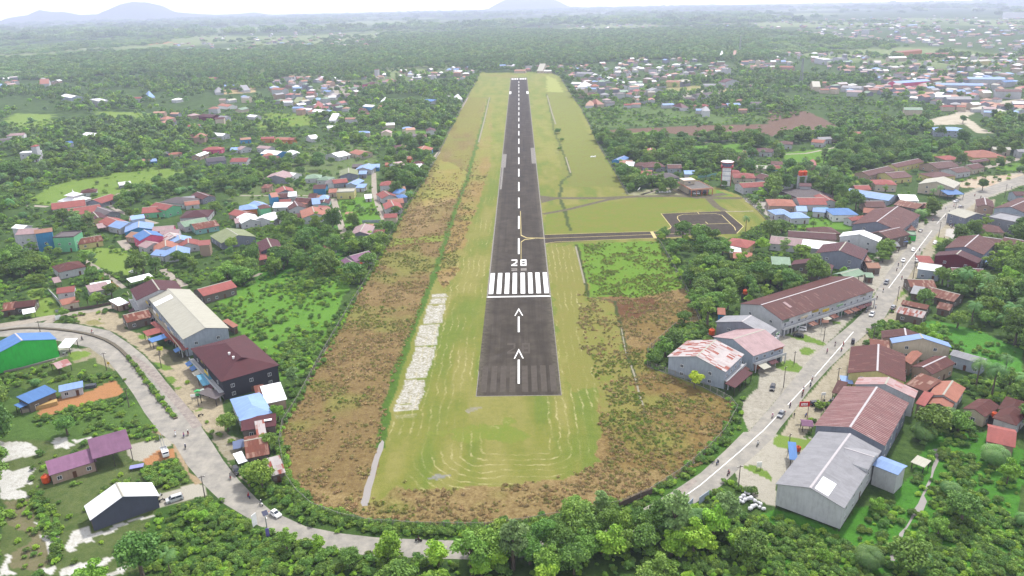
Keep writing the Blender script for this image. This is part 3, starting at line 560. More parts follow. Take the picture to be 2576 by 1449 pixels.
for q, wd in (([(2, 2, 1195, 770), (2, 2, 1240, 900), (2, 2, 1290, 1100), (2, 2, 1345, 1255)], .7), ([(2, 1, 640, 1030), (2, 1, 690, 1230), (2, 1, 730, 1400)], .9), ([(2, 1, 540, 130), (2, 1, 590, 290)], 1.1), ([(2, 0, 355, 960), (2, 0, 400, 1130), (2, 0, 440, 1250)], 1.5), ([(1, 0, 2350, 980), (1, 0, 2300, 1200), (1, 0, 2240, 1430)], 1.5), ([(2, 2, 1100, 400), (2, 2, 1150, 680)], .5)):
    vroad('drain', [T(*p) for p in q], wd, DRAIN, .014)
tri_sheet('pond_channel', wpoly(TV(1, 3, [(1270, 80), (1235, 130), (1215, 190), (1190, 250), (1165, 330), (1150, 400), (1120, 480), (1090, 560), (1075, 650), (1052, 710), (1070, 748), (1125, 742), (1150, 650), (1160, 580), (1190, 480), (1215, 370), (1240, 270), (1280, 170), (1290, 100)])), .02, WATER)
tri_sheet('stream', wpoly(TV(3, 3, [(1660, 170), (1690, 260), (1650, 350), (1640, 440), (1600, 520), (1545, 640), (1510, 720), (1460, 790), (1430, 880), (1390, 950), (1320, 1020), (1300, 1110), (1240, 1170), (1220, 1290), (1275, 1300), (1300, 1220), (1350, 1185), (1330, 1130), (1370, 1010), (1420, 940), (1470, 850), (1545, 835), (1600, 700), (1570, 640), (1640, 510), (1670, 400), (1720, 290), (1710, 170)])), .02, WATER)
vroad('worn_patch', TV(0, 2, [(1310, 690), (1440, 780), (1560, 880), (1680, 1020), (1790, 1150), (1900, 1280), (1990, 1400)]), 3.2, roadmat('broken asphalt', C(150, 140, 136), C(190, 180, 170), .5, .6), .019)
vroad('worn_patch', TV(2, 3, [(1640, 600), (1740, 575), (1840, 480)]), 1.8, roadmat('broken asphalt', C(150, 140, 136), C(190, 180, 170)), .019)
# hills on the horizon
def hills(name, prof, r0, r1, seed):
    pts = []
    for u, v in prof:
        d = Fw*FV+Rt*(u-1288)-Up*(v-724.5); dh = math.hypot(d.x, d.y)
        pts.append((math.atan2(d.x, d.y), max(0, CAMH+d.z/dh*r0)))
    a = np.linspace(pts[0][0], pts[-1][0], 220); hh = np.interp(a, [p[0] for p in pts], [p[1] for p in pts])
    rows = 14; V = []
    for i in range(rows):
        q = i/(rows-1); rad_ = r0-(r1-r0)*.5+(r1-r0)*q; bell = math.sin(math.pi*q)**.8
        nn = fbm(a*9000, np.full_like(a, rad_), 260, seed+i*.13, 4)
        for k in range(len(a)): V.append((rad_*math.sin(a[k]), rad_*math.cos(a[k]), hh[k]*bell*(.9+.2*nn[k])*(rad_/r0)-2*(1-bell)))
    n = len(a); F_ = [(i*n+k, i*n+k+1, (i+1)*n+k+1, (i+1)*n+k) for i in range(rows-1) for k in range(n-1)]
    tag(link(name, npmesh(name, V, F_, plain('forested hill', C(92, 112, 78), .95, 0, .3, .004), smooth=True)), kind='structure')
hills('hills', [(-60, 62), (0, 53), (20, 46), (70, 38), (100, 26), (130, 30), (160, 29), (200, 37), (245, 36), (265, 27), (300, 13), (335, 5), (370, 7), (410, 16), (440, 30), (480, 34), (540, 37), (600, 35), (640, 31), (700, 40), (760, 50), (800, 56)], 12800, 15200, 3)
hills('hills', [(1200, 30), (1230, 22), (1245, 12), (1270, 0), (1300, -7), (1380, -6), (1410, 6), (1430, 16), (1480, 19), (1530, 22), (1580, 26)], 13600, 15600, 5)
# ------------------------------------------------------------------ houses
LM = [((1825, 440), 'the red and white control tower'), ((1755, 470), 'the flat-roofed airport building'), ((155, 493), 'the white tiered mosque'), ((90, 600), 'the bright blue shophouse'), ((375, 595), 'the pink gabled house'),
      ((460, 780), 'the long cream-roofed shop row'), ((60, 880), 'the bright green warehouse'), ((620, 1020), 'the pale blue hipped bend house'), ((900, 590), 'the two-storey pale mauve roof'), ((1980, 720), 'the long brown-roofed shop row'),
      ((2180, 1050), 'the striped red-roofed warehouse'), ((2110, 1200), 'the big grey-roofed warehouse'), ((1870, 600), 'the maroon pyramid roof'), ((2100, 525), 'the bright blue hipped house'), ((2420, 660), 'the dark maroon gabled house'),
      ((2230, 540), 'the wide brown roadside warehouse'), ((2340, 470), 'the cream gabled hall'), ((1940, 380), 'the maroon and white school'), ((980, 540), 'the red pale-lane houses'), ((870, 560), 'the straight grey lane'),
      ((1040, 380), 'the turquoise fence house'), ((700, 370), 'the cyan house on the left'), ((2390, 320), 'the blue roundabout hall'), ((2450, 205), 'the pale blue school roofs'), ((1700, 205), 'the yellow two-storey terrace'),
      ((1700, 240), 'the dark-roofed school'), ((690, 230), 'the tall blank white house'), ((1300, 196), 'the far end of the runway'), ((235, 250), 'the lone white house'), ((75, 380), 'the unfinished tower house'),
      ((1630, 240), 'the orange roofs past the runway'), ((650, 1140), 'the rusty shacks by the bend'), ((1950, 300), 'the brown cleared field'), ((2400, 110), 'the far town roofs'), ((1200, 190), 'the far left strip corner')]
used = {}
SYN = {}
def where(u, v):
    b = min(LM, key=lambda m: (m[0][0]-u)**2+((m[0][1]-v)*1.8)**2); dx = u-b[0][0]; dy = (v-b[0][1])*1.8
    if math.hypot(dx, dy) < 14: r = 'right beside'
    elif abs(dx) > abs(dy)*2.2: r = 'left of' if dx < 0 else 'right of'
    elif abs(dy) > abs(dx)*2.2: r = 'behind' if dy < 0 else 'in front of'
    else: r = ('behind and ' if dy < 0 else 'in front and ')+('left of' if dx < 0 else 'right of')
    q = math.hypot(dx, dy); pre = 'far ' if q > 130 else ('close ' if q < 50 else '')
    return pre+r+' '+b[1]
ALLTH = []
def auto(o, look, u, v, grp=None, sep=''):
    s = (look+' '+where(u, v)).strip()
    ALLTH.append((o, s, u, v)); o['label'] = s
    if grp: o['group'] = grp
blocked = []     # footprints for the vegetation scatter
TANKS = []
NWIN = 0
QUEUE = []
def house(c, r, Ax, Ay, Bx, By, Cx, Cy, z, shape, roof, wall, label=None, cat='house', name='house', **k):
    A, B, Cc = (tw(c, r, x, y, z) for x, y in ((Ax, Ay), (Bx, By), (Cx, Cy)))
    if name == 'house' and shape != 'q':
        if wall == 'open': name, cat = 'shelter', 'shelter'
        elif shape[0] == 's' and r >= 1: name, cat = 'lean_to', 'lean-to'
    if name == 'house': QUEUE.append((math.sqrt((B-A).length*max(3, (Cc-B).length))/A.length, A, B, Cc, z, shape, roof, wall, label, cat, name, k)); return
    return hbuild(A, B, Cc, z, shape, roof, wall, label, cat, name, **k)
WINM = {}
FPC = [plain(n_+' facade board', c_, .6) for n_, c_ in (('white', (.6, .6, .6)), ('yellow', C(220, 190, 60)), ('orange', C(196, 110, 70)), ('cream', C(220, 206, 180)), ('blue', C(110, 140, 190)), ('pale green', C(150, 190, 150)))]
def winmesh(w_, h_):
    key = (round(w_, 1), round(h_, 1))
    if key not in WINM:
        f = MB(); t = .1
        for b in ((-w_/2-t, w_/2+t, -h_/2-t, -h_/2), (-w_/2-t, w_/2+t, h_/2, h_/2+t), (-w_/2-t, -w_/2, -h_/2, h_/2), (w_/2, w_/2+t, -h_/2, h_/2), (-.04, .04, -h_/2, h_/2)): f.box(b[0], b[1], -.06, .05, b[2], b[3])
        p = MB().box(-w_/2, w_/2, -.03, .04, -h_/2, h_/2)
        WINM[key] = (f.mesh('window', FRAME), p.mesh('pane', GLASS))
    return WINM[key]
def hbuild(A, B, Cc, z, shape, roof, wall, label, cat, name, base=0., oh=.45, slope=None, win=1, shop=None, maxwin=6, stilts=0, blind=False, extra=None, cap=True, group=None, minw=3.):
    global NWIN
    a = Vector((B.x-A.x, B.y-A.y)); Lab = max(2, a.length); a = a.normalized(); n = Vector((-a.y, a.x))
    Wn = max(minw, (Vector((Cc.x-B.x, Cc.y-B.y))).dot(n))
    dA = math.hypot(A.x, A.y)
    if dA > 760: Wn = min(Wn, max(8.5, .62*Lab), 17)
    elif dA > 330: Wn = min(Wn, max(8.5, (2.1 if shape == 'gy' else 1.05)*Lab))
    cen = Vector((A.x, A.y))+a*Lab/2+n*Wn/2
    if shape in ('gx', 'sx', 'f', 'hx') or (shape == 'h' and Lab >= Wn): L, W, rz = Lab, Wn, math.atan2(a.y, a.x)
    else: L, W, rz = Wn, Lab, math.atan2(n.y, n.x)
    hip = shape[0] == 'h'; al = shape in ('gx', 'sx', 'f', 'hx') or (hip and Lab >= Wn)
    root = empty(name, (cen.x, cen.y, 0), rz)
    u, v = w2uv((cen.x, cen.y, z)); root['category'] = cat
    if label: root['label'] = label
    else:
        wn_ = {'bluegrey': 'blue-grey', 'brightgreen': 'bright green', 'paleblue': 'pale blue', 'palewhite': 'off-white'}.get(wall, wall); rn = {'rustwhite': 'white and rust', 'lightblue': 'pale blue', 'pinkstripe': 'faded pink', 'stripe': 'striped red'}.get(roof, roof)
        sz = 'long ' if L > 2.1*W and L > 14 else ('large ' if L*W > 230 else ('small ' if L*W < 60 else ''))
        st = {'h': 'hipped', 'g': 'gabled', 's': 'lean-to', 'f': 'flat'}[shape[0]]
        if wall == 'open': auto(root, f'{sz}open-sided {rn}-roofed shelter', u, v)
        else: auto(root, f'{sz}{rn} {st}-roofed house with {wn_} walls', u, v)
    if group: root['group'] = group
    blocked.append((cen.x, cen.y, a.x, a.y, Lab/2, Wn/2))
    if slope is None: slope = .28 if W > 14 else .36
    if shape[0] == 's': slope = .13
    rise = W/2*slope if shape[0] != 's' else W*slope
    hl, hw = L/2, W/2; rm = RM(roof); t = .13
    mb = MB()
    if shape[0] == 'g':
        for s in (-1, 1):
            v_ = [(-hl, 0, z+rise), (hl, 0, z+rise), (hl, s*hw, z), (-hl, s*hw, z)]
            v_ += [(x, y, q-t) for x, y, q in v_]
            f_ = [(0, 1, 2, 3), (7, 6, 5, 4), (0, 4, 5, 1), (1, 5, 6, 2), (2, 6, 7, 3), (3, 7, 4, 0)]
            mb.add(v_, f_ if s < 0 else [q[::-1] for q in f_])
    elif hip:
        rl = max(.15, hl-hw) if hl > hw else .15
        v_ = [(-hl, -hw, z), (hl, -hw, z), (hl, hw, z), (-hl, hw, z), (-rl, 0, z+rise), (rl, 0, z+rise), (-hl, -hw, z-t), (hl, -hw, z-t), (hl, hw, z-t), (-hl, hw, z-t)]
        mb.add(v_, [(0, 1, 5, 4), (1, 2, 5), (2, 3, 4, 5), (3, 0, 4), (9, 8, 7, 6), (0, 6, 7, 1), (1, 7, 8, 2), (2, 8, 9, 3), (3, 9, 6, 0)])
    elif shape[0] == 's':
        v_ = [(-hl, -hw, z), (hl, -hw, z), (hl, hw, z+rise), (-hl, hw, z+rise)]; v_ += [(x, y, q-t) for x, y, q in v_]
        mb.add(v_, [(0, 1, 2, 3), (7, 6, 5, 4), (0, 4, 5, 1), (1, 5, 6, 2), (2, 6, 7, 3), (3, 7, 4, 0)])
    else:
        mb.box(-hl, hl, -hw, hw, z-.25, z)
        for b in ((-hl, hl, -hw, -hw+.2), (-hl, hl, hw-.2, hw), (-hl, -hl+.2, -hw+.2, hw-.2), (hl-.2, hl, -hw+.2, hw-.2)): mb.box(*b, z, z+.5)
    ro = mb.build('roof', rm, root)
    if shape[0] == 'g' and cap and L*W > 60: MB().prism([(-.0, 0)], 0, 0) if 0 else None
    if shape[0] == 'g' and cap and L*W > 90:
        cm = plain('ridge '+('pale' if roof in ('stripe', 'grey', 'brown', 'blue', 'slate') else 'dark')+' cap', C(206, 200, 204) if roof in ('stripe', 'grey', 'blue', 'slate') else ([x*.8 for x in RC[roof]] if roof not in ('brown',) else C(150, 112, 92)), .6)
        q = MB()
        for s in (-1, 1):
            vv = [(-hl-.02, 0, z+rise+.07), (hl+.02, 0, z+rise+.07), (hl+.02, s*.32, z+rise+.05-.32*slope), (-hl-.02, s*.32, z+rise+.05-.32*slope)]
            q.add(vv, [(0, 1, 2, 3) if s < 0 else (3, 2, 1, 0)])
        q.build('ridge_cap', cm, ro)
    if wall == 'open':
        np_ = max(2, int(L/4)+1)
        for i in range(np_):
            for s in (-1, 1):
                x = -hl+.4+(L-.8)*i/(np_-1); MB().box(x-.1, x+.1, s*(hw-.35)-.1, s*(hw-.35)+.1, 0, z+(rise if (shape[0] == 's' and s > 0) else 0)*.9-t-.02).build('post', DARKW, root)
        return root
    wm = WM(wall); wl, ww = hl-oh, hw-oh if shape[0] != 'f' else hw-.02
    if shape[0] == 'f': wl = hl-.02
    zb = z-t-.02
    if shape[0] == 'g':
        ze = zb+rise*oh/hw
        pr = [(-ww, base), (ww, base), (ww, ze), (0, zb+rise), (-ww, ze)]
        v_ = [(-wl, y, q) for y, q in pr]+[(wl, y, q) for y, q in pr]; nn = 5
        wb_ = MB().add(v_, [tuple(range(nn))[::-1], tuple(range(nn, 2*nn))]+[(i, (i+1) % nn, (i+1) % nn+nn, i+nn) for i in range(nn)])
    elif shape[0] == 's':
        f1_ = zb+rise*(oh/W); f2_ = zb+rise*(1-oh/W)
        pr = [(-ww, base), (ww, base), (ww, f2_), (-ww, f1_)]; v_ = [(-wl, y, q) for y, q in pr]+[(wl, y, q) for y, q in pr]; nn = 4
        wb_ = MB().add(v_, [tuple(range(nn))[::-1], tuple(range(nn, 2*nn))]+[(i, (i+1) % nn, (i+1) % nn+nn, i+nn) for i in range(nn)])
    else: wb_ = MB().box(-wl, wl, -ww, ww, base, zb-.11 if shape[0] != 'f' else z-.27)
    wo = wb_.build('wall', wm, root)
    if stilts:
        for i in range(int(L/2.5)+1):
            for s in (-1, 1):
                x = -wl+.2+(2*wl-.4)*i/int(L/2.5); MB().box(x-.12, x+.12, s*(ww-.2)-.12, s*(ww-.2)+.12, 0, base).build('stilt', DARKW, root)
    dist = math.hypot(cen.x-CAMX, cen.y)
    cam2 = (Matrix.Rotation(-rz, 2) @ Vector((CAMX-cen.x, -cen.y)))
    sides = []                                    # (name, origin, direction, length, rot)
    if al: sidemap = {'F': '-y', 'R': '+x', 'L': '-x', 'K': '+y'}
    else: sidemap = {'F': '-x', 'R': '-y', 'L': '+y', 'K': '+x'}
    shopside = sidemap.get(shop)
    info = {'-y': ((0, -ww), 2*wl, 0., cam2.y < -ww), '+y': ((0, ww), 2*wl, math.pi, cam2.y > ww), '+x': ((wl, 0), 2*ww, math.pi/2, cam2.x > wl), '-x': ((-wl, 0), 2*ww, -math.pi/2, cam2.x < -wl)}
    if win and dist < 900:
        for sname, ((ox, oy), ln_, ra, vis) in info.items():
            if not vis and sname != shopside: continue
            gable = sname[1] == 'x' and shape[0] == 'g'
            if blind and gable: continue
            st_ = 2 if z > 4.6 else 1
            nwi = max(1, int(ln_/(3.4 if dist < 420 else 4.5))); nwi = min(nwi, 2 if gable else maxwin)
            for fl in range(st_):
                if st_ == 2 and gable and fl == 0 and nwi > 1 and dist < 300 and blind is None: continue
                zc = base+1.55+fl*3.1
                if zc+.7 > z-.3: continue
                for i in range(nwi):
                    x = -ln_/2+ln_*(i+.5)/nwi
                    lx = ox+x*math.cos(ra); ly = oy+x*math.sin(ra)
                    if sname == shopside and fl == 0: continue
                    if fl == 0 and i == nwi//2 and not gable:
                        dm = MB().box(-.5, .5, -.06, .05, -1.5, .6); dd = dm.build('door', DOORM, root, (lx, ly, zc), ra+math.pi*0); continue
                    fw, pm = winmesh(1.1 if dist < 600 else 1.3, 1.1)
                    wo_ = link('window', fw, root, (lx, ly, zc), ra); link('pane', pm, wo_); NWIN += 1
    if shopside:
        (ox, oy), ln_, ra, _ = info[shopside]; nb = max(2, int(ln_/4.4)); cs, sn = math.cos(ra), math.sin(ra)
        def P(x, d): return (ox+x*cs+d*sn, oy+x*sn-d*cs)
        g = MB(); g.box(-ln_/2, ln_/2, -1.7, -.01, 3.15, 3.35); g.box(-ln_/2, ln_/2, -1.7, -1.6, 3.35, 4.15)
        link('balcony', g.mesh('balcony', WM('palewhite' if roof != 'cream' else 'cream')), root, (ox, oy, 0), ra)
        cmh = MB().box(-.15, .15, -.15, .15, 0, 3.14).mesh('column', WM('palewhite'))
        cols = [SHUT, plain('blue shutter', C(90, 120, 170), .5), plain('rust orange shutter', C(176, 110, 80), .6), SHUT, plain('dark shop opening', (.03, .03, .03), .8), plain('green shutter', C(90, 140, 110), .5)]
        for i in range(nb+1):
            link('column', cmh, root, (*P(-ln_/2+.2+(ln_-.4)*i/nb, 1.5), 0), ra)
            if i < nb:
                if rnd.random() < .62:
                    fc = rnd.choice(FPC); hh_ = rnd.uniform(.5, 1.5); q = MB().box(-ln_/nb/2+.15, ln_/nb/2-.15, .0, .09, z-.5-hh_, z-.45); link('shop_sign', q.mesh('shop_sign', fc), root, (*P(-ln_/2+ln_*(i+.5)/nb, 1.75 if rnd.random() < .4 else .0), -max(0, z-4.9) if 0 else 0), ra)
                if rnd.random() < .5:
                    aw = rnd.uniform(1.5, 3.2); q = MB().add([(-1.9, -1.7-aw, 2.5), (1.9, -1.7-aw, 2.5), (1.9, -1.7, 3.1), (-1.9, -1.7, 3.1), (-1.9, -1.7-aw, 2.44), (1.9, -1.7-aw, 2.44), (1.9, -1.7, 3.04), (-1.9, -1.7, 3.04)], [(0, 1, 2, 3), (7, 6, 5, 4), (0, 4, 5, 1), (1, 5, 6, 2), (2, 6, 7, 3), (3, 7, 4, 0)]); link('canopy', q.mesh('canopy', RM(rnd.choice(('rust', 'maroon', 'cream', 'blue', 'brown', 'grey')))), root, (*P(-ln_/2+ln_*(i+.5)/nb, 0), 0), ra)
                q = MB().box(-1.6, 1.6, -.05, .06, 0, 2.7); link('shutter', q.mesh('shutter', cols[(i*7+int(A.x)) % 6]), root, (*P(-ln_/2+ln_*(i+.5)/nb, .0), 0), ra)
    if extra: extra(root, hl, hw, z, rise, ro)
    return root
def patch(fx0, fx1, fy0, fy1, mat='white', nm='skylight'):
    """a sheet of another colour let into the roof; fx along the ridge, fy from ridge (0) to eave (+-1)"""
    def f(root, hl, hw, z, rise, ro):
        x0, x1 = fx0*hl, fx1*hl; zz = lambda q: z+rise*(1-abs(q))+.03
        fs = (0, 1, 2, 3) if fy0 < 0 else (3, 2, 1, 0)
        a0, a1 = sorted((fy0, fy1), key=abs)
        MB().add([(x0, a0*hw, zz(a0)), (x1, a0*hw, zz(a0)), (x1, a1*hw, zz(a1)), (x0, a1*hw, zz(a1))], [fs]).build(nm, RM(mat), ro)
    return f
H = house
# --- near left
H(0, 2, -105, 700, 575, 515, 548, 430, 7.5, 'gy', 'blue', 'brightgreen', 'bright green blank-gabled warehouse under a blue roof at the left edge', 'warehouse', 'warehouse', win=0)
H(0, 2, 1840, 518, 2308, 403, 1855, 25, 7.6, 'gy', 'cream', 'paleblue', 'long cream-roofed two-storey shop row with white panels on its roof', 'shop row', 'shop_row', shop='L', maxwin=14, extra=patch(.55, .72, .12, .98))
H(0, 2, 1372, 125, 1850, 30, 1690, -60, 8, 'gy', 'maroon', 'palewhite', 'maroon-roofed back section of the shop row behind the cream roof', 'shop row', 'shop_row', shop='L')
def gablet(root, hl, hw, z, rise, ro):
    mb = MB(); x = -hl*.55; g = hw*.42
    mb.add([(x, -g, z+rise*.50), (x, g, z+rise*.50), (x, 0, z+rise*1.12), (x+g*1.3, 0, z+rise*1.12)], [(0, 2, 1), (0, 3, 2), (1, 2, 3), (0, 1, 3)]); mb.build('gablet', RM('maroon'), ro)
    for dx_ in (.1, .35):
        MB().cone((x+hl*dx_+1, hw*.2), .35, .45, z+rise*.8, z+rise*.8+.9, 10).build('roof_vent', plain('white vent', (.7, .7, .7)), ro)
H(0, 2, 2225, 945, 2810, 775, 2450, 470, 7.4, 'h', 'maroon', 'black', 'big maroon hipped-roof shop building with black walls and roof vents', 'shop building', 'shop_building', shop='L', maxwin=3, extra=gablet)
H(0, 2, 1275, 350, 1530, 290, 1400, 175, 3.6, 'gx', 'rust', 'wood', 'rusty brown-roofed shack joined to the front of the long shop row', 'shack', 'shack')
H(0, 2, 1190, 180, 1300, 145, 1290, 85, 3, 'sx', 'white', 'tan', 'small white lean-to at the back corner of the rusty shack', 'shack', 'shack')
H(0, 2, 1480, 485, 1640, 440, 1600, 405, 3.2, 'sx', 'red', 'open', None, 'awning', 'awning'); H(0, 2, 1530, 548, 1702, 492, 1680, 462, 3, 'sx', 'blue', 'open', 'strong blue awning in front of the cream shop row', 'awning', 'awning')
H(0, 2, 1510, 350, 1845, 630, 1870, 590, 3.4, 'sx', 'red', 'open', 'long red awning along the cream shop row front', 'awning', 'awning', minw=1.6)
H(0, 2, 2040, 985, 2165, 950, 2110, 870, 3, 'sx', 'cyan', 'open', 'cyan awning in front of the black-walled shop building', 'awning', 'awning')
H(0, 2, 2170, 1120, 2265, 1060, 2200, 960, 3, 'sx', 'slate', 'open', 'grey lean-to awning under the black-walled building', 'awning', 'awning')
H(0, 2, 2045, 84, 2388, -10, 2270, -65, 4, 'gx', 'red', 'wood', 'long faded red-roofed shed behind the cream shop row', 'shed', 'shed')
H(0, 2, 2235, 330, 2345, 400, 2130, 215, 3.2, 'sx', 'orange', 'wood', 'narrow orange lean-to behind the cream shop row', 'shed', 'shed', minw=2.5)
H(0, 2, 2410, 1338, 2741, 1255, 2600, 1050, 4.2, 'h', 'lightblue', 'palewhite', 'pale blue hipped-roof house by the bend of the road', 'house', 'house')
H(1, 2, 100, 1165, 312, 1118, 222, 988, 3.8, 'sx', 'white', 'tan', 'white flat-roofed house against the airfield fence', 'house', 'house'); H(1, 2, 20, 1180, 120, 1160, 60, 1010, 3.5, 'sx', 'rust', 'wood', 'rusty roof strip between the pale blue and white roofs', 'shed', 'shed', minw=4)
H(0, 2, 2425, 1440, 2576+205, 1385, 2730, 1290, 3.4, 'sx', 'maroon', 'wood', 'maroon lean-to in front of the pale blue hipped house', 'shack', 'shack', extra=patch(.3, .75, -.2, .5, 'white', 'white_sheet'))
H(0, 3, 2475, 270, 2715, 222, 2610, 20, 3, 'gx', 'rust', 'wood', 'rusty-roofed roadside shack with solar panels beside it', 'shack', 'shack'); H(1, 3, 150, 445, 300, 405, 240, 262, 3, 'sx', 'rustwhite', 'wood', 'patched white and rust shack nearest the road bend', 'shack', 'shack')
H(1, 3, 10, 60, 110, 40, 60, -90, 3, 'sx', 'rustwhite', 'wood', 'white and rust shack between two round trees by the fence', 'shack', 'shack')
H(0, 3, 2400, 320, 2490, 290, 2450, 205, 2.6, 'sx', 'white', 'open', 'small white roadside awning beside the rusty shack', 'awning', 'awning')
H(0, 3, 495, 440, 975, 292, 925, 185, 3.4, 'sx', 'mauve', 'tan', 'long low mauve-roofed workshop with an orange tank at its end', 'workshop', 'workshop'); H(0, 3, 930, 275, 1328, 162, 1240, 18, 4.6, 'sx', 'mauve', 'open', 'taller open mauve-roofed shelter joined to the low workshop', 'workshop', 'workshop')
H(0, 3, 905, 890, 1605, 640, 1535, 505, 3.9, 'gy', 'white', 'dark', 'white-roofed house with a dark blue-grey gable wall', 'house', 'house', slope=.42, blind=True)
H(0, 2, 285, 1165, 575, 1040, 525, 968, 3.8, 'sx', 'blue', 'wood', 'strong blue-roofed timber workshop on orange earth', 'workshop', 'workshop'); H(0, 2, 590, 1048, 838, 996, 815, 950, 3, 'sx', 'lightblue', 'palewhite', 'pale blue-roofed extension right of the timber workshop', 'workshop', 'workshop')
H(0, 2, 200, 1208, 295, 1165, 260, 1135, 2.8, 'sx', 'blue', 'open', 'low blue lean-to at the left end of the timber workshop', 'awning', 'awning')
H(0, 2, 580, 815, 724, 766, 685, 705, 2.6, 'gx', 'pinkstripe', 'open', 'small patched rusty shelter in front of the green warehouse', 'shelter', 'shelter'); H(0, 2, 570, 605, 700, 600, 650, 530, 3, 'sx', 'white', 'open', 'white canopy at the right side of the green warehouse', 'canopy', 'canopy')
H(0, 2, 515, 640, 592, 625, 575, 612, 2.8, 'sx', 'olive', 'open', 'small yellow shelter beside the green warehouse', 'shelter', 'shelter')
H(0, 2, 10, 235, 150, 215, 120, 160, 3, 'sx', 'rust', 'wood'); H(0, 2, 130, 205, 350, 180, 330, 122, 3.2, 'gx', 'brown', 'wood', 'patchwork brown roof at the far left above the road', 'shack', 'shack'); H(0, 2, 230, 265, 358, 240, 345, 208, 2.6, 'sx', 'white', 'open')
H(0, 2, 625, 175, 800, 135, 745, 60, 3.6, 'gx', 'orange', 'cream', 'orange-roofed house with cypress trees beside it', 'house', 'house'); H(0, 2, 565, 60, 750, 35, 690, -30, 6, 'gx', 'red', 'palewhite', 'two-storey red-roofed house behind the cypress trees', 'house', 'house')
H(0, 2, 905, 45, 1115, 0, 1090, -50, 3.4, 'sx', 'pink', 'palewhite', 'faded pink and white roof right of the cypress trees', 'house', 'house')
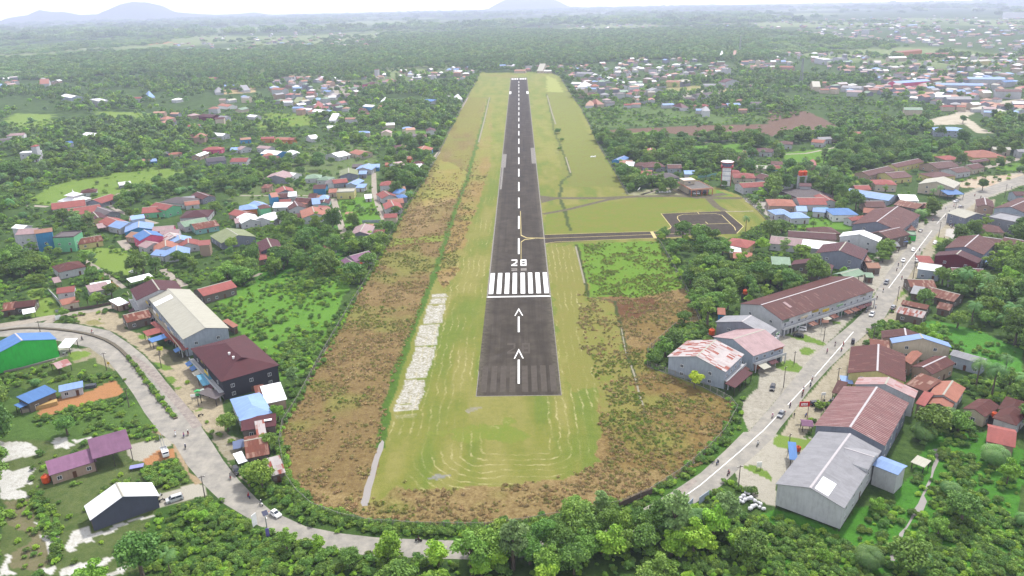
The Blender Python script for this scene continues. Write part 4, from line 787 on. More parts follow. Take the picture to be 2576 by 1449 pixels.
# --- left village
G = 'houses of the left village'
for q in [
 (0, 1, 195, 95, 385, 85, 370, 60, 7, 'f', 'white', 'palewhite', 'unfinished white concrete house with a tower in the trees'),
 (0, 1, 300, 28, 365, 25, 362, 5, 14, 'h', 'red', 'palewhite', 'tower room with a red cap on the unfinished house'),
 (0, 1, 2030, 62, 2228, 56, 2190, 12, 4, 'h', 'red', 'pink'), (0, 1, 1862, 55, 1934, 45, 1918, 25, 3.2, 'sx', 'blue', 'white'), (0, 1, 1695, 112, 1835, 100, 1815, 65, 3.2, 'h', 'orange', 'cream'), (0, 1, 1610, 105, 1695, 100, 1685, 70, 3, 'sx', 'grey', 'grey'),
 (0, 1, 1480, 182, 1582, 172, 1560, 125, 3.5, 'sx', 'lightblue', 'blue'), (0, 1, 1385, 180, 1480, 182, 1470, 135, 3.4, 'gx', 'tan', 'cream'), (0, 1, 1920, 125, 2012, 125, 2095, 75, 3.4, 'gy', 'white', 'tan'), (0, 1, 2085, 185, 2280, 165, 2235, 128, 3.6, 'gx', 'dark', 'grey', 'dark slate-roofed unfinished grey house'),
 (0, 1, 2308, 182, 2480, 178, 2475, 145, 3.4, 'gx', 'red', 'palewhite'), (0, 1, 2312, 62, 2432, 56, 2420, 30, 3.4, 'sx', 'lightblue', 'palewhite'), (0, 1, 2420, 60, 2540, 40, 2500, 10, 3.5, 'gy', 'pink', 'palewhite'), (0, 1, 1200, 418, 1325, 402, 1365, 372, 3, 'gx', 'white', 'grey', 'small white-roofed open pavilion beside the village lane'),
 (0, 1, 805, 498, 972, 482, 940, 452, 3.2, 'h', 'brown', 'palewhite', 'small brown hipped house with white walls behind the mosque'),
 (0, 1, 520, 662, 865, 620, 860, 565, 3.2, 'gx', 'red', 'palewhite', 'long red-roofed school wing in front of the mosque'), (0, 1, 855, 590, 1022, 598, 930, 525, 3.4, 'gy', 'red', 'grey'), (0, 1, 712, 725, 1042, 674, 1015, 612, 3.6, 'gx', 'red', 'palewhite', 'long red-roofed building with white gable beside the lane'),
 (0, 1, 1045, 725, 1215, 690, 1110, 625, 3.6, 'gy', 'slate', 'grey'), (0, 1, 795, 775, 865, 780, 950, 712, 2.6, 'sx', 'blue', 'open', 'blue lean-to between the red roof and the yellow house'), (0, 1, 875, 788, 1118, 750, 1010, 700, 3.4, 'gy', 'maroon', 'yellow', 'pale yellow gabled house with a maroon roof'),
 (0, 1, 985, 850, 1085, 835, 1075, 805, 2.8, 'sx', 'pink', 'open'), (0, 1, 1085, 825, 1290, 782, 1230, 735, 3.6, 'gy', 'red', 'cream'), (0, 1, 1300, 785, 1435, 775, 1400, 752, 3.2, 'gx', 'pink', 'palewhite'),
 (0, 1, 1205, 855, 1400, 805, 1330, 765, 3.6, 'gy', 'lightblue', 'palewhite'), (0, 1, 1330, 815, 1470, 795, 1440, 768, 3.3, 'gy', 'lightblue', 'paleblue'), (0, 1, 1250, 892, 1545, 858, 1450, 805, 3.9, 'gy', 'lightblue', 'blue', 'wide pale blue roof with a blue gable in the terrace'),
 (0, 1, 1255, 935, 1385, 950, 1420, 885, 3.3, 'gx', 'tan', 'tan'), (0, 1, 1345, 955, 1440, 960, 1480, 900, 3.4, 'gy', 'orange', 'tan'), (0, 1, 1525, 885, 1745, 868, 1690, 830, 3.4, 'gx', 'pink', 'pink'), (0, 1, 1600, 915, 1800, 900, 1760, 865, 3.4, 'gx', 'pink', 'palewhite'),
 (0, 1, 1405, 975, 1652, 928, 1570, 880, 5.6, 'gy', 'blue', 'pink', 'bright pink gabled house with a blue roof edge'),
 (0, 1, 1655, 985, 1872, 945, 1800, 905, 3.5, 'gy', 'rustwhite', 'palewhite', 'weathered white roof right of the pink house'), (0, 1, 1700, 1015, 1942, 982, 1860, 940, 3.4, 'gy', 'lightblue', 'palewhite'), (0, 1, 1790, 1045, 2012, 1018, 1930, 975, 3.4, 'gy', 'red', 'palewhite'),
 (0, 1, 1468, 1050, 1640, 1005, 1590, 970, 3.4, 'gy', 'pink', 'palewhite'), (0, 1, 1545, 1085, 1802, 1052, 1710, 1000, 3.6, 'gy', 'orange', 'palewhite'), (0, 1, 1508, 1115, 1640, 1130, 1650, 1065, 3, 'gx', 'lightblue', 'palewhite'), (0, 1, 1645, 1135, 1910, 1105, 1830, 1055, 3.6, 'gy', 'lightblue', 'palewhite', 'frontmost pale blue roof of the coloured terrace'),
 (0, 1, 2005, 1085, 2122, 1075, 2080, 1035, 3, 'gx', 'red', 'tan'), (0, 1, 150, 915, 352, 905, 300, 840, 9.5, 'gx', 'pink', 'palewhite', 'tall off-white blank-walled building left of the blue shophouse'), (0, 1, 110, 845, 230, 855, 235, 815, 10, 'gx', 'white', 'palewhite'),
 (0, 1, 345, 905, 530, 880, 515, 850, 11, 'gx', 'tan', 'blue', 'three-storey shophouse with a blue front and striped panel'), (0, 1, 530, 945, 740, 935, 700, 872, 8.6, 'f', 'slate', 'green', 'green three-storey shophouse joined to the blue one'),
 (0, 1, 785, 1015, 1042, 972, 1020, 925, 3.2, 'gx', 'rust', 'yellow', 'low pale yellow house with a rusty roof by the playing green'), (0, 1, 590, 1292, 870, 1232, 745, 1122, 4, 'hy', 'brown', 'palewhite', 'large brown hipped house alone beside the dirt path'),
 (0, 1, 1318, 1395, 1548, 1338, 1505, 1312, 2.8, 'sx', 'white', 'open'), (0, 1, 910, 1449, 1118, 1415, 1092, 1385, 3, 'sx', 'white', 'open'), (0, 1, 545, 1400, 620, 1385, 590, 1350, 2.6, 'sx', 'pink', 'open'),
 (0, 1, 1965, 865, 2212, 822, 2165, 755, 3.2, 'gx', 'rust', 'teal', 'rusty-roofed house with mint green walls'), (0, 1, 1855, 838, 2110, 790, 2080, 735, 3.4, 'gx', 'green', 'palewhite'), (0, 1, 1800, 748, 2098, 732, 1990, 655, 3.6, 'hx', 'maroon', 'palewhite'),
 (0, 1, 1668, 668, 1828, 628, 1720, 580, 5.2, 'gy', 'red', 'green', 'mint green two-storey house with a red roof'), (0, 1, 1422, 700, 1640, 682, 1560, 615, 3.6, 'gx', 'red', 'green'), (0, 1, 1600, 585, 1852, 605, 1780, 530, 3.4, 'hx', 'slate', 'palewhite'), (0, 1, 1830, 570, 1965, 555, 1945, 505, 3.4, 'gx', 'grey', 'palewhite'),
 (0, 1, 1860, 622, 2012, 605, 1980, 560, 3, 'gx', 'orange', 'palewhite'), (0, 1, 2035, 558, 2175, 532, 2090, 485, 3.6, 'gy', 'brown', 'grey'), (0, 1, 1950, 545, 2020, 540, 2010, 515, 3, 'gx', 'maroon', 'grey'), (0, 1, 2400, 668, 2590, 652, 2530, 590, 4.4, 'h', 'lightblue', 'orange', 'pale blue hipped house with orange walls'),
 (0, 1, 2425, 802, 2625, 775, 2560, 712, 3.6, 'gy', 'white', 'palewhite'), (0, 1, 2292, 705, 2430, 738, 2400, 655, 3.2, 'gx', 'red', 'tan'), (0, 1, 2365, 800, 2455, 790, 2440, 740, 3, 'sx', 'pink', 'palewhite'), (0, 1, 2225, 1000, 2580, 932, 2440, 862, 3.8, 'gy', 'olive', 'bluegrey', 'olive green gabled roof with blue-grey walls'),
 (0, 0, 5, 1420, 150, 1400, 180, 1350, 4, 'gx', 'slate', 'palewhite'), (0, 0, 60, 1370, 240, 1360, 220, 1330, 4, 'gx', 'pink', 'white'), (0, 0, 350, 1390, 460, 1380, 430, 1340, 4, 'gx', 'brown', 'palewhite'), (0, 0, 640, 1449, 742, 1435, 725, 1390, 4, 'gx', 'blue', 'palewhite'), (0, 0, 815, 1360, 945, 1370, 900, 1330, 4, 'gx', 'white', 'palewhite'),
 (0, 0, 605, 965, 712, 985, 690, 935, 8, 'gx', 'white', 'paleblue'), (0, 0, 905, 1000, 990, 1020, 975, 985, 9, 'f', 'white', 'palewhite', 'lone white tower-like house among the left trees'), (0, 0, 1295, 995, 1420, 990, 1400, 968, 6, 'gx', 'red', 'palewhite'), (0, 0, 1490, 965, 1560, 960, 1545, 935, 7, 'gx', 'lightblue', 'palewhite'),
 (0, 0, 1885, 1275, 2010, 1270, 2000, 1235, 4, 'gx', 'red', 'paleblue'), (0, 0, 1990, 1170, 2130, 1180, 2110, 1145, 5, 'gx', 'maroon', 'maroon'), (0, 0, 2190, 1180, 2275, 1185, 2260, 1150, 6, 'gx', 'grey', 'palewhite'), (0, 0, 2185, 1060, 2290, 1075, 2260, 1045, 4, 'gx', 'orange', 'white'), (0, 0, 2115, 1360, 2235, 1370, 2210, 1325, 4, 'gx', 'white', 'palewhite'),
 (0, 0, 1860, 1380, 1960, 1380, 1950, 1355, 4, 'gx', 'tan', 'cream'), (0, 0, 2420, 1410, 2530, 1400, 2520, 1340, 4, 'gx', 'tan', 'blue'), (0, 0, 1600, 1220, 1670, 1225, 1660, 1200, 4, 'gx', 'orange', 'cream'), (0, 0, 1945, 1410, 2060, 1405, 2050, 1380, 4, 'gx', 'orange', 'tan'), (0, 0, 2480, 1170, 2560, 1180, 2550, 1140, 4, 'gx', 'white', 'palewhite'),
 (0, 0, 2235, 870, 2340, 872, 2330, 850, 5, 'gx', 'lightblue', 'palewhite'), (0, 0, 2350, 870, 2440, 865, 2430, 840, 5, 'gx', 'white', 'palewhite'), (0, 0, 2455, 895, 2520, 890, 2510, 870, 6, 'gx', 'grey', 'palewhite'), (0, 0, 2160, 905, 2250, 900, 2240, 880, 8, 'f', 'grey', 'palewhite'), (0, 0, 2090, 790, 2170, 790, 2160, 770, 6, 'gx', 'red', 'cream'), (0, 0, 25, 870, 100, 860, 90, 845, 5, 'gx', 'lightblue', 'palewhite'), (0, 0, 400, 855, 495, 850, 490, 835, 5, 'gx', 'orange', 'palewhite'),
 (1, 1, 205, 112, 335, 82, 285, 40, 3.8, 'gy', 'white', 'blue', 'turquoise-walled gabled house with a white roof'), (1, 1, 350, 118, 470, 105, 420, 72, 3.8, 'gy', 'white', 'palewhite'), (1, 1, 45, 168, 243, 152, 215, 112, 3.6, 'hx', 'maroon', 'palewhite', 'maroon hipped house with white walls'), (1, 1, 60, 122, 172, 118, 160, 85, 3.6, 'hx', 'orange', 'cream'), (1, 1, 225, 192, 358, 182, 330, 142, 3.6, 'gx', 'red', 'palewhite'),
 (1, 1, 0, 40, 125, 50, 130, 10, 4, 'gx', 'pink', 'palewhite'), (1, 1, 690, 112, 832, 132, 800, 85, 3.6, 'gy', 'white', 'palewhite'), (1, 1, 1035, 112, 1180, 90, 1110, 60, 3.6, 'gy', 'orange', 'cream'), (1, 1, 1390, 62, 1500, 52, 1460, 27, 3.6, 'hx', 'maroon', 'palewhite'), (1, 1, 1565, 82, 1752, 80, 1715, 40, 4, 'gy', 'orange', 'blue', 'turquoise gabled house with orange roof edges by the fence'),
 (1, 1, 1388, 160, 1505, 160, 1495, 122, 3.4, 'sx', 'pink', 'pink'), (1, 1, 1500, 150, 1560, 150, 1555, 112, 3.4, 'sx', 'orange', 'orange'), (1, 1, 1550, 205, 1670, 208, 1640, 168, 3.2, 'hx', 'brown', 'palewhite'), (1, 1, 1525, 262, 1690, 252, 1688, 212, 3, 'sx', 'white', 'palewhite', 'plain white lean-to roof beside the airfield fence'), (1, 1, 1295, 215, 1388, 212, 1380, 172, 3.6, 'gx', 'orange', 'orange'),
 (1, 1, 1298, 278, 1458, 292, 1400, 228, 3.8, 'gy', 'slate', 'palewhite'), (1, 1, 1425, 265, 1512, 250, 1500, 215, 3.6, 'gx', 'pink', 'palewhite'), (1, 1, 988, 262, 1165, 262, 1120, 218, 3.8, 'gy', 'lightblue', 'palewhite'), (1, 1, 1135, 240, 1245, 235, 1235, 205, 3.2, 'sx', 'lightblue', 'blue'), (1, 1, 960, 235, 1060, 232, 1070, 208, 3, 'sx', 'slate', 'wood'),
 (1, 1, 840, 322, 1032, 310, 960, 262, 4, 'gy', 'olive', 'bluegrey', 'pale green gabled roof with grey walls near the lane top'), (1, 1, 1030, 305, 1112, 302, 1105, 265, 3.4, 'sx', 'lightblue', 'grey'), (1, 1, 68, 352, 322, 350, 290, 300, 4, 'gy', 'pink', 'grey', 'wide pink and white roof over a blank grey gable'), (1, 1, 250, 315, 360, 330, 330, 285, 3.4, 'gx', 'white', 'white'),
 (1, 1, 487, 352, 650, 345, 610, 305, 3.4, 'hx', 'green', 'palewhite'), (1, 1, 600, 365, 738, 368, 700, 325, 3.4, 'hx', 'green', 'palewhite'), (1, 1, 690, 400, 810, 395, 780, 365, 3.6, 'gy', 'slate', 'palewhite'), (1, 1, 780, 400, 930, 385, 925, 350, 3.6, 'gx', 'red', 'grey'), (1, 1, 898, 412, 1010, 415, 985, 365, 3.8, 'gy', 'lightblue', 'paleblue'), (1, 1, 1000, 440, 1092, 440, 1070, 405, 3.2, 'sx', 'lightblue', 'palewhite'),
 (1, 1, 810, 488, 985, 482, 975, 445, 5, 'f', 'cream', 'yellow', 'yellow flat-roofed two-storey house'), (1, 1, 725, 492, 810, 488, 800, 450, 3.4, 'sx', 'orange', 'cream'), (1, 1, 570, 465, 700, 462, 700, 430, 3.4, 'gx', 'brown', 'blue'), (1, 1, 45, 445, 132, 445, 128, 400, 3.4, 'sx', 'rust', 'tan'),
 (1, 1, 1240, 420, 1402, 415, 1385, 362, 5, 'hx', 'red', 'palewhite', 'two-storey red hipped house at the lane side'), (1, 1, 1395, 445, 1450, 435, 1445, 402, 4, 'sx', 'red', 'palewhite'), (1, 1, 1365, 505, 1440, 508, 1435, 462, 3.6, 'gx', 'blue', 'palewhite'), (1, 1, 1432, 545, 1528, 535, 1515, 502, 5, 'hx', 'blue', 'grey', 'narrow grey house with a bright blue hipped roof'), (1, 1, 1440, 470, 1512, 465, 1505, 420, 3.4, 'sx', 'tan', 'cream'),
 (1, 1, 1265, 550, 1430, 530, 1400, 482, 3.6, 'gy', 'red', 'palewhite'), (1, 1, 1332, 605, 1492, 592, 1440, 540, 3.8, 'gx', 'orange', 'tan'), (1, 1, 1298, 660, 1478, 645, 1420, 592, 4, 'gy', 'red', 'palewhite', 'red gabled house with white walls second from the lane end'), (1, 1, 1282, 745, 1420, 740, 1412, 682, 4.4, 'gx', 'red', 'cream', 'red-roofed cream house at the near end of the pale lane'),
 (1, 1, 210, 500, 390, 482, 340, 445, 3.6, 'gy', 'red', 'grey'), (1, 1, 165, 545, 330, 540, 300, 502, 3.4, 'gx', 'brown', 'grey'), (1, 1, 160, 570, 235, 560, 225, 525, 4.4, 'gx', 'orange', 'blue'), (1, 1, 230, 595, 352, 588, 345, 548, 3.6, 'gx', 'red', 'palewhite'), (1, 1, 162, 640, 355, 635, 350, 592, 3.4, 'gx', 'white', 'palewhite'), (1, 1, 320, 545, 408, 540, 395, 505, 3.2, 'gx', 'white', 'palewhite'),
 (1, 1, 360, 590, 515, 602, 480, 528, 3.6, 'gx', 'brown', 'brown' if 0 else 'tan'), (1, 1, 438, 605, 515, 605, 510, 550, 3.6, 'sx', 'orange', 'tan'), (1, 1, 333, 662, 512, 642, 450, 595, 3.6, 'gy', 'brown', 'palewhite'), (1, 1, 0, 655, 158, 628, 90, 580, 3.8, 'gy', 'lightblue', 'green', 'pale blue gabled roof with mint green wall'), (1, 1, 45, 705, 158, 690, 130, 660, 3.2, 'gy', 'brown', 'green'),
 (1, 1, 520, 560, 605, 558, 600, 520, 3.4, 'gx', 'brown', 'grey'), (1, 1, 600, 552, 725, 550, 720, 510, 3.4, 'gx', 'tan', 'grey'), (1, 1, 565, 612, 650, 605, 630, 560, 3.6, 'gy', 'lightblue', 'palewhite'), (1, 1, 625, 605, 735, 600, 700, 550, 3.4, 'gy', 'maroon', 'teal'), (1, 1, 630, 575, 730, 570, 715, 535, 3.2, 'gx', 'lightblue', 'teal'),
 (1, 1, 462, 748, 728, 722, 620, 655, 4, 'gy', 'orange', 'palewhite', 'orange-roofed white house with double gable windows'), (1, 1, 345, 745, 450, 735, 430, 682, 3.2, 'gx', 'brown', 'tan'), (1, 1, 690, 685, 772, 668, 760, 630, 3.8, 'gx', 'orange', 'grey'), (1, 1, 600, 670, 690, 675, 690, 635, 3.4, 'gx', 'red', 'grey'), (1, 1, -40, 765, 165, 775, 60, 705, 4, 'gy', 'white', 'palewhite'),
 (1, 1, 945, 920, 1152, 915, 1080, 832, 5.4, 'gy', 'pink', 'bluegrey', 'two-storey blue-grey house with a pale mauve roof'), (1, 1, 985, 1000, 1150, 975, 1145, 950, 3, 'sx', 'orange', 'open'), (1, 1, 1035, 860, 1165, 858, 1168, 820, 2.6, 'sx', 'tan', 'open'), (1, 1, 1150, 920, 1278, 918, 1270, 875, 2.8, 'sx', 'rust', 'wood'), (1, 1, 680, 1058, 816, 1048, 790, 1005, 2.9, 'gx', 'rust', 'palewhite', 'tiny white house with a rusty roof in the scrub'),
 (1, 1, 1000, 1185, 1200, 1130, 1150, 1068, 3.8, 'gx', 'mauve', 'palewhite', 'mauve-roofed house against the airfield fence'), (1, 1, 950, 1248, 1078, 1222, 965, 1115, 3.2, 'gy', 'mauve', 'palewhite', 'lower mauve wing with an orange tank beside it'), (1, 1, 45, 1088, 272, 1058, 140, 975, 5.2, 'gy', 'maroon', 'dark', 'maroon gabled house with a dark blue-grey gable'), (1, 1, -60, 1190, 330, 1110, 270, 1055, 3, 'sx', 'red', 'tan'), (1, 1, 300, 1125, 442, 1132, 400, 1078, 3.2, 'gx', 'brown', 'wood'),
 (1, 1, 1095, 550, 1170, 545, 1165, 515, 2.6, 'sx', 'white', 'palewhite'), (1, 1, 890, 705, 975, 705, 970, 690, 1.6, 'sx', 'tan', 'open'),
 (1, 0, 45, 1400, 180, 1395, 175, 1350, 4, 'gx', 'red', 'orange'), (1, 0, 185, 1405, 330, 1408, 325, 1355, 4, 'gx', 'orange', 'orange'), (1, 0, 330, 1410, 415, 1405, 410, 1355, 4, 'gx', 'red', 'orange'), (1, 0, 555, 1395, 635, 1385, 630, 1362, 4, 'gx', 'white', 'palewhite'), (1, 0, 1070, 1070, 1172, 1078, 1165, 1042, 5, 'gx', 'white', 'blue'), (1, 0, 1175, 1112, 1245, 1112, 1240, 1088, 4, 'gx', 'orange', 'cream'), (1, 0, 1095, 1155, 1180, 1155, 1170, 1120, 4, 'gx', 'red', 'cream'), (1, 0, 1010, 1145, 1070, 1145, 1065, 1115, 4, 'hx', 'brown', 'tan'),
 (1, 0, 1665, 1015, 1765, 1022, 1760, 995, 7, 'sx', 'blue', 'palewhite', 'grey-white house with a thin blue roof edge among dark trees'), (1, 0, 1250, 1020, 1305, 1020, 1300, 1000, 4, 'gx', 'white', 'palewhite'), (1, 0, 150, 900, 262, 905, 255, 875, 9, 'gx', 'orange', 'palewhite', 'tall white blank-walled house on the far left village'), (1, 0, 560, 1120, 665, 1130, 655, 1105, 7, 'gx', 'white', 'palewhite'), (1, 0, 1255, 868, 1400, 860, 1395, 835, 4, 'gx', 'brown', 'tan'), (1, 0, 1065, 850, 1190, 860, 1185, 815, 4.5, 'hx', 'maroon', 'pink'), (1, 0, 1070, 885, 1150, 885, 1145, 855, 4, 'gx', 'slate', 'palewhite'),
 (1, 0, 725, 980, 800, 980, 795, 952, 4, 'gx', 'white', 'palewhite'), (1, 0, 920, 970, 985, 975, 980, 935, 6, 'gx', 'tan', 'palewhite'), (1, 0, 250, 1030, 360, 1030, 340, 985, 5, 'gx', 'white', 'palewhite'), (1, 0, 370, 1025, 440, 1025, 430, 1000, 5, 'gx', 'olive', 'yellow'), (1, 0, 360, 1090, 470, 1090, 450, 1050, 5, 'gx', 'lightblue', 'palewhite'), (1, 0, 490, 1080, 590, 1085, 570, 1040, 5, 'gx', 'slate', 'tan'), (1, 0, 580, 1095, 660, 1092, 650, 1062, 5, 'gx', 'red', 'tan'),
 (1, 0, 670, 920, 740, 925, 735, 892, 5, 'gx', 'lightblue', 'palewhite'), (1, 0, 730, 1200, 800, 1200, 790, 1165, 5, 'gx', 'white', 'palewhite'), (1, 0, 890, 1200, 1000, 1200, 980, 1165, 5, 'gx', 'tan', 'palewhite'), (1, 0, 1885, 975, 1945, 980, 1975, 930, 6, 'gx', 'white', 'palewhite'), (1, 0, 2015, 995, 2080, 992, 2075, 968, 5, 'gx', 'white', 'palewhite'), (1, 0, 1190, 700, 1222, 700, 1220, 680, 16, 'f', 'tan', 'palewhite', 'tall white tower block behind the left village')]:
    L_ = q[12] if len(q) > 12 else None
    H(*q[:12], L_)
del G
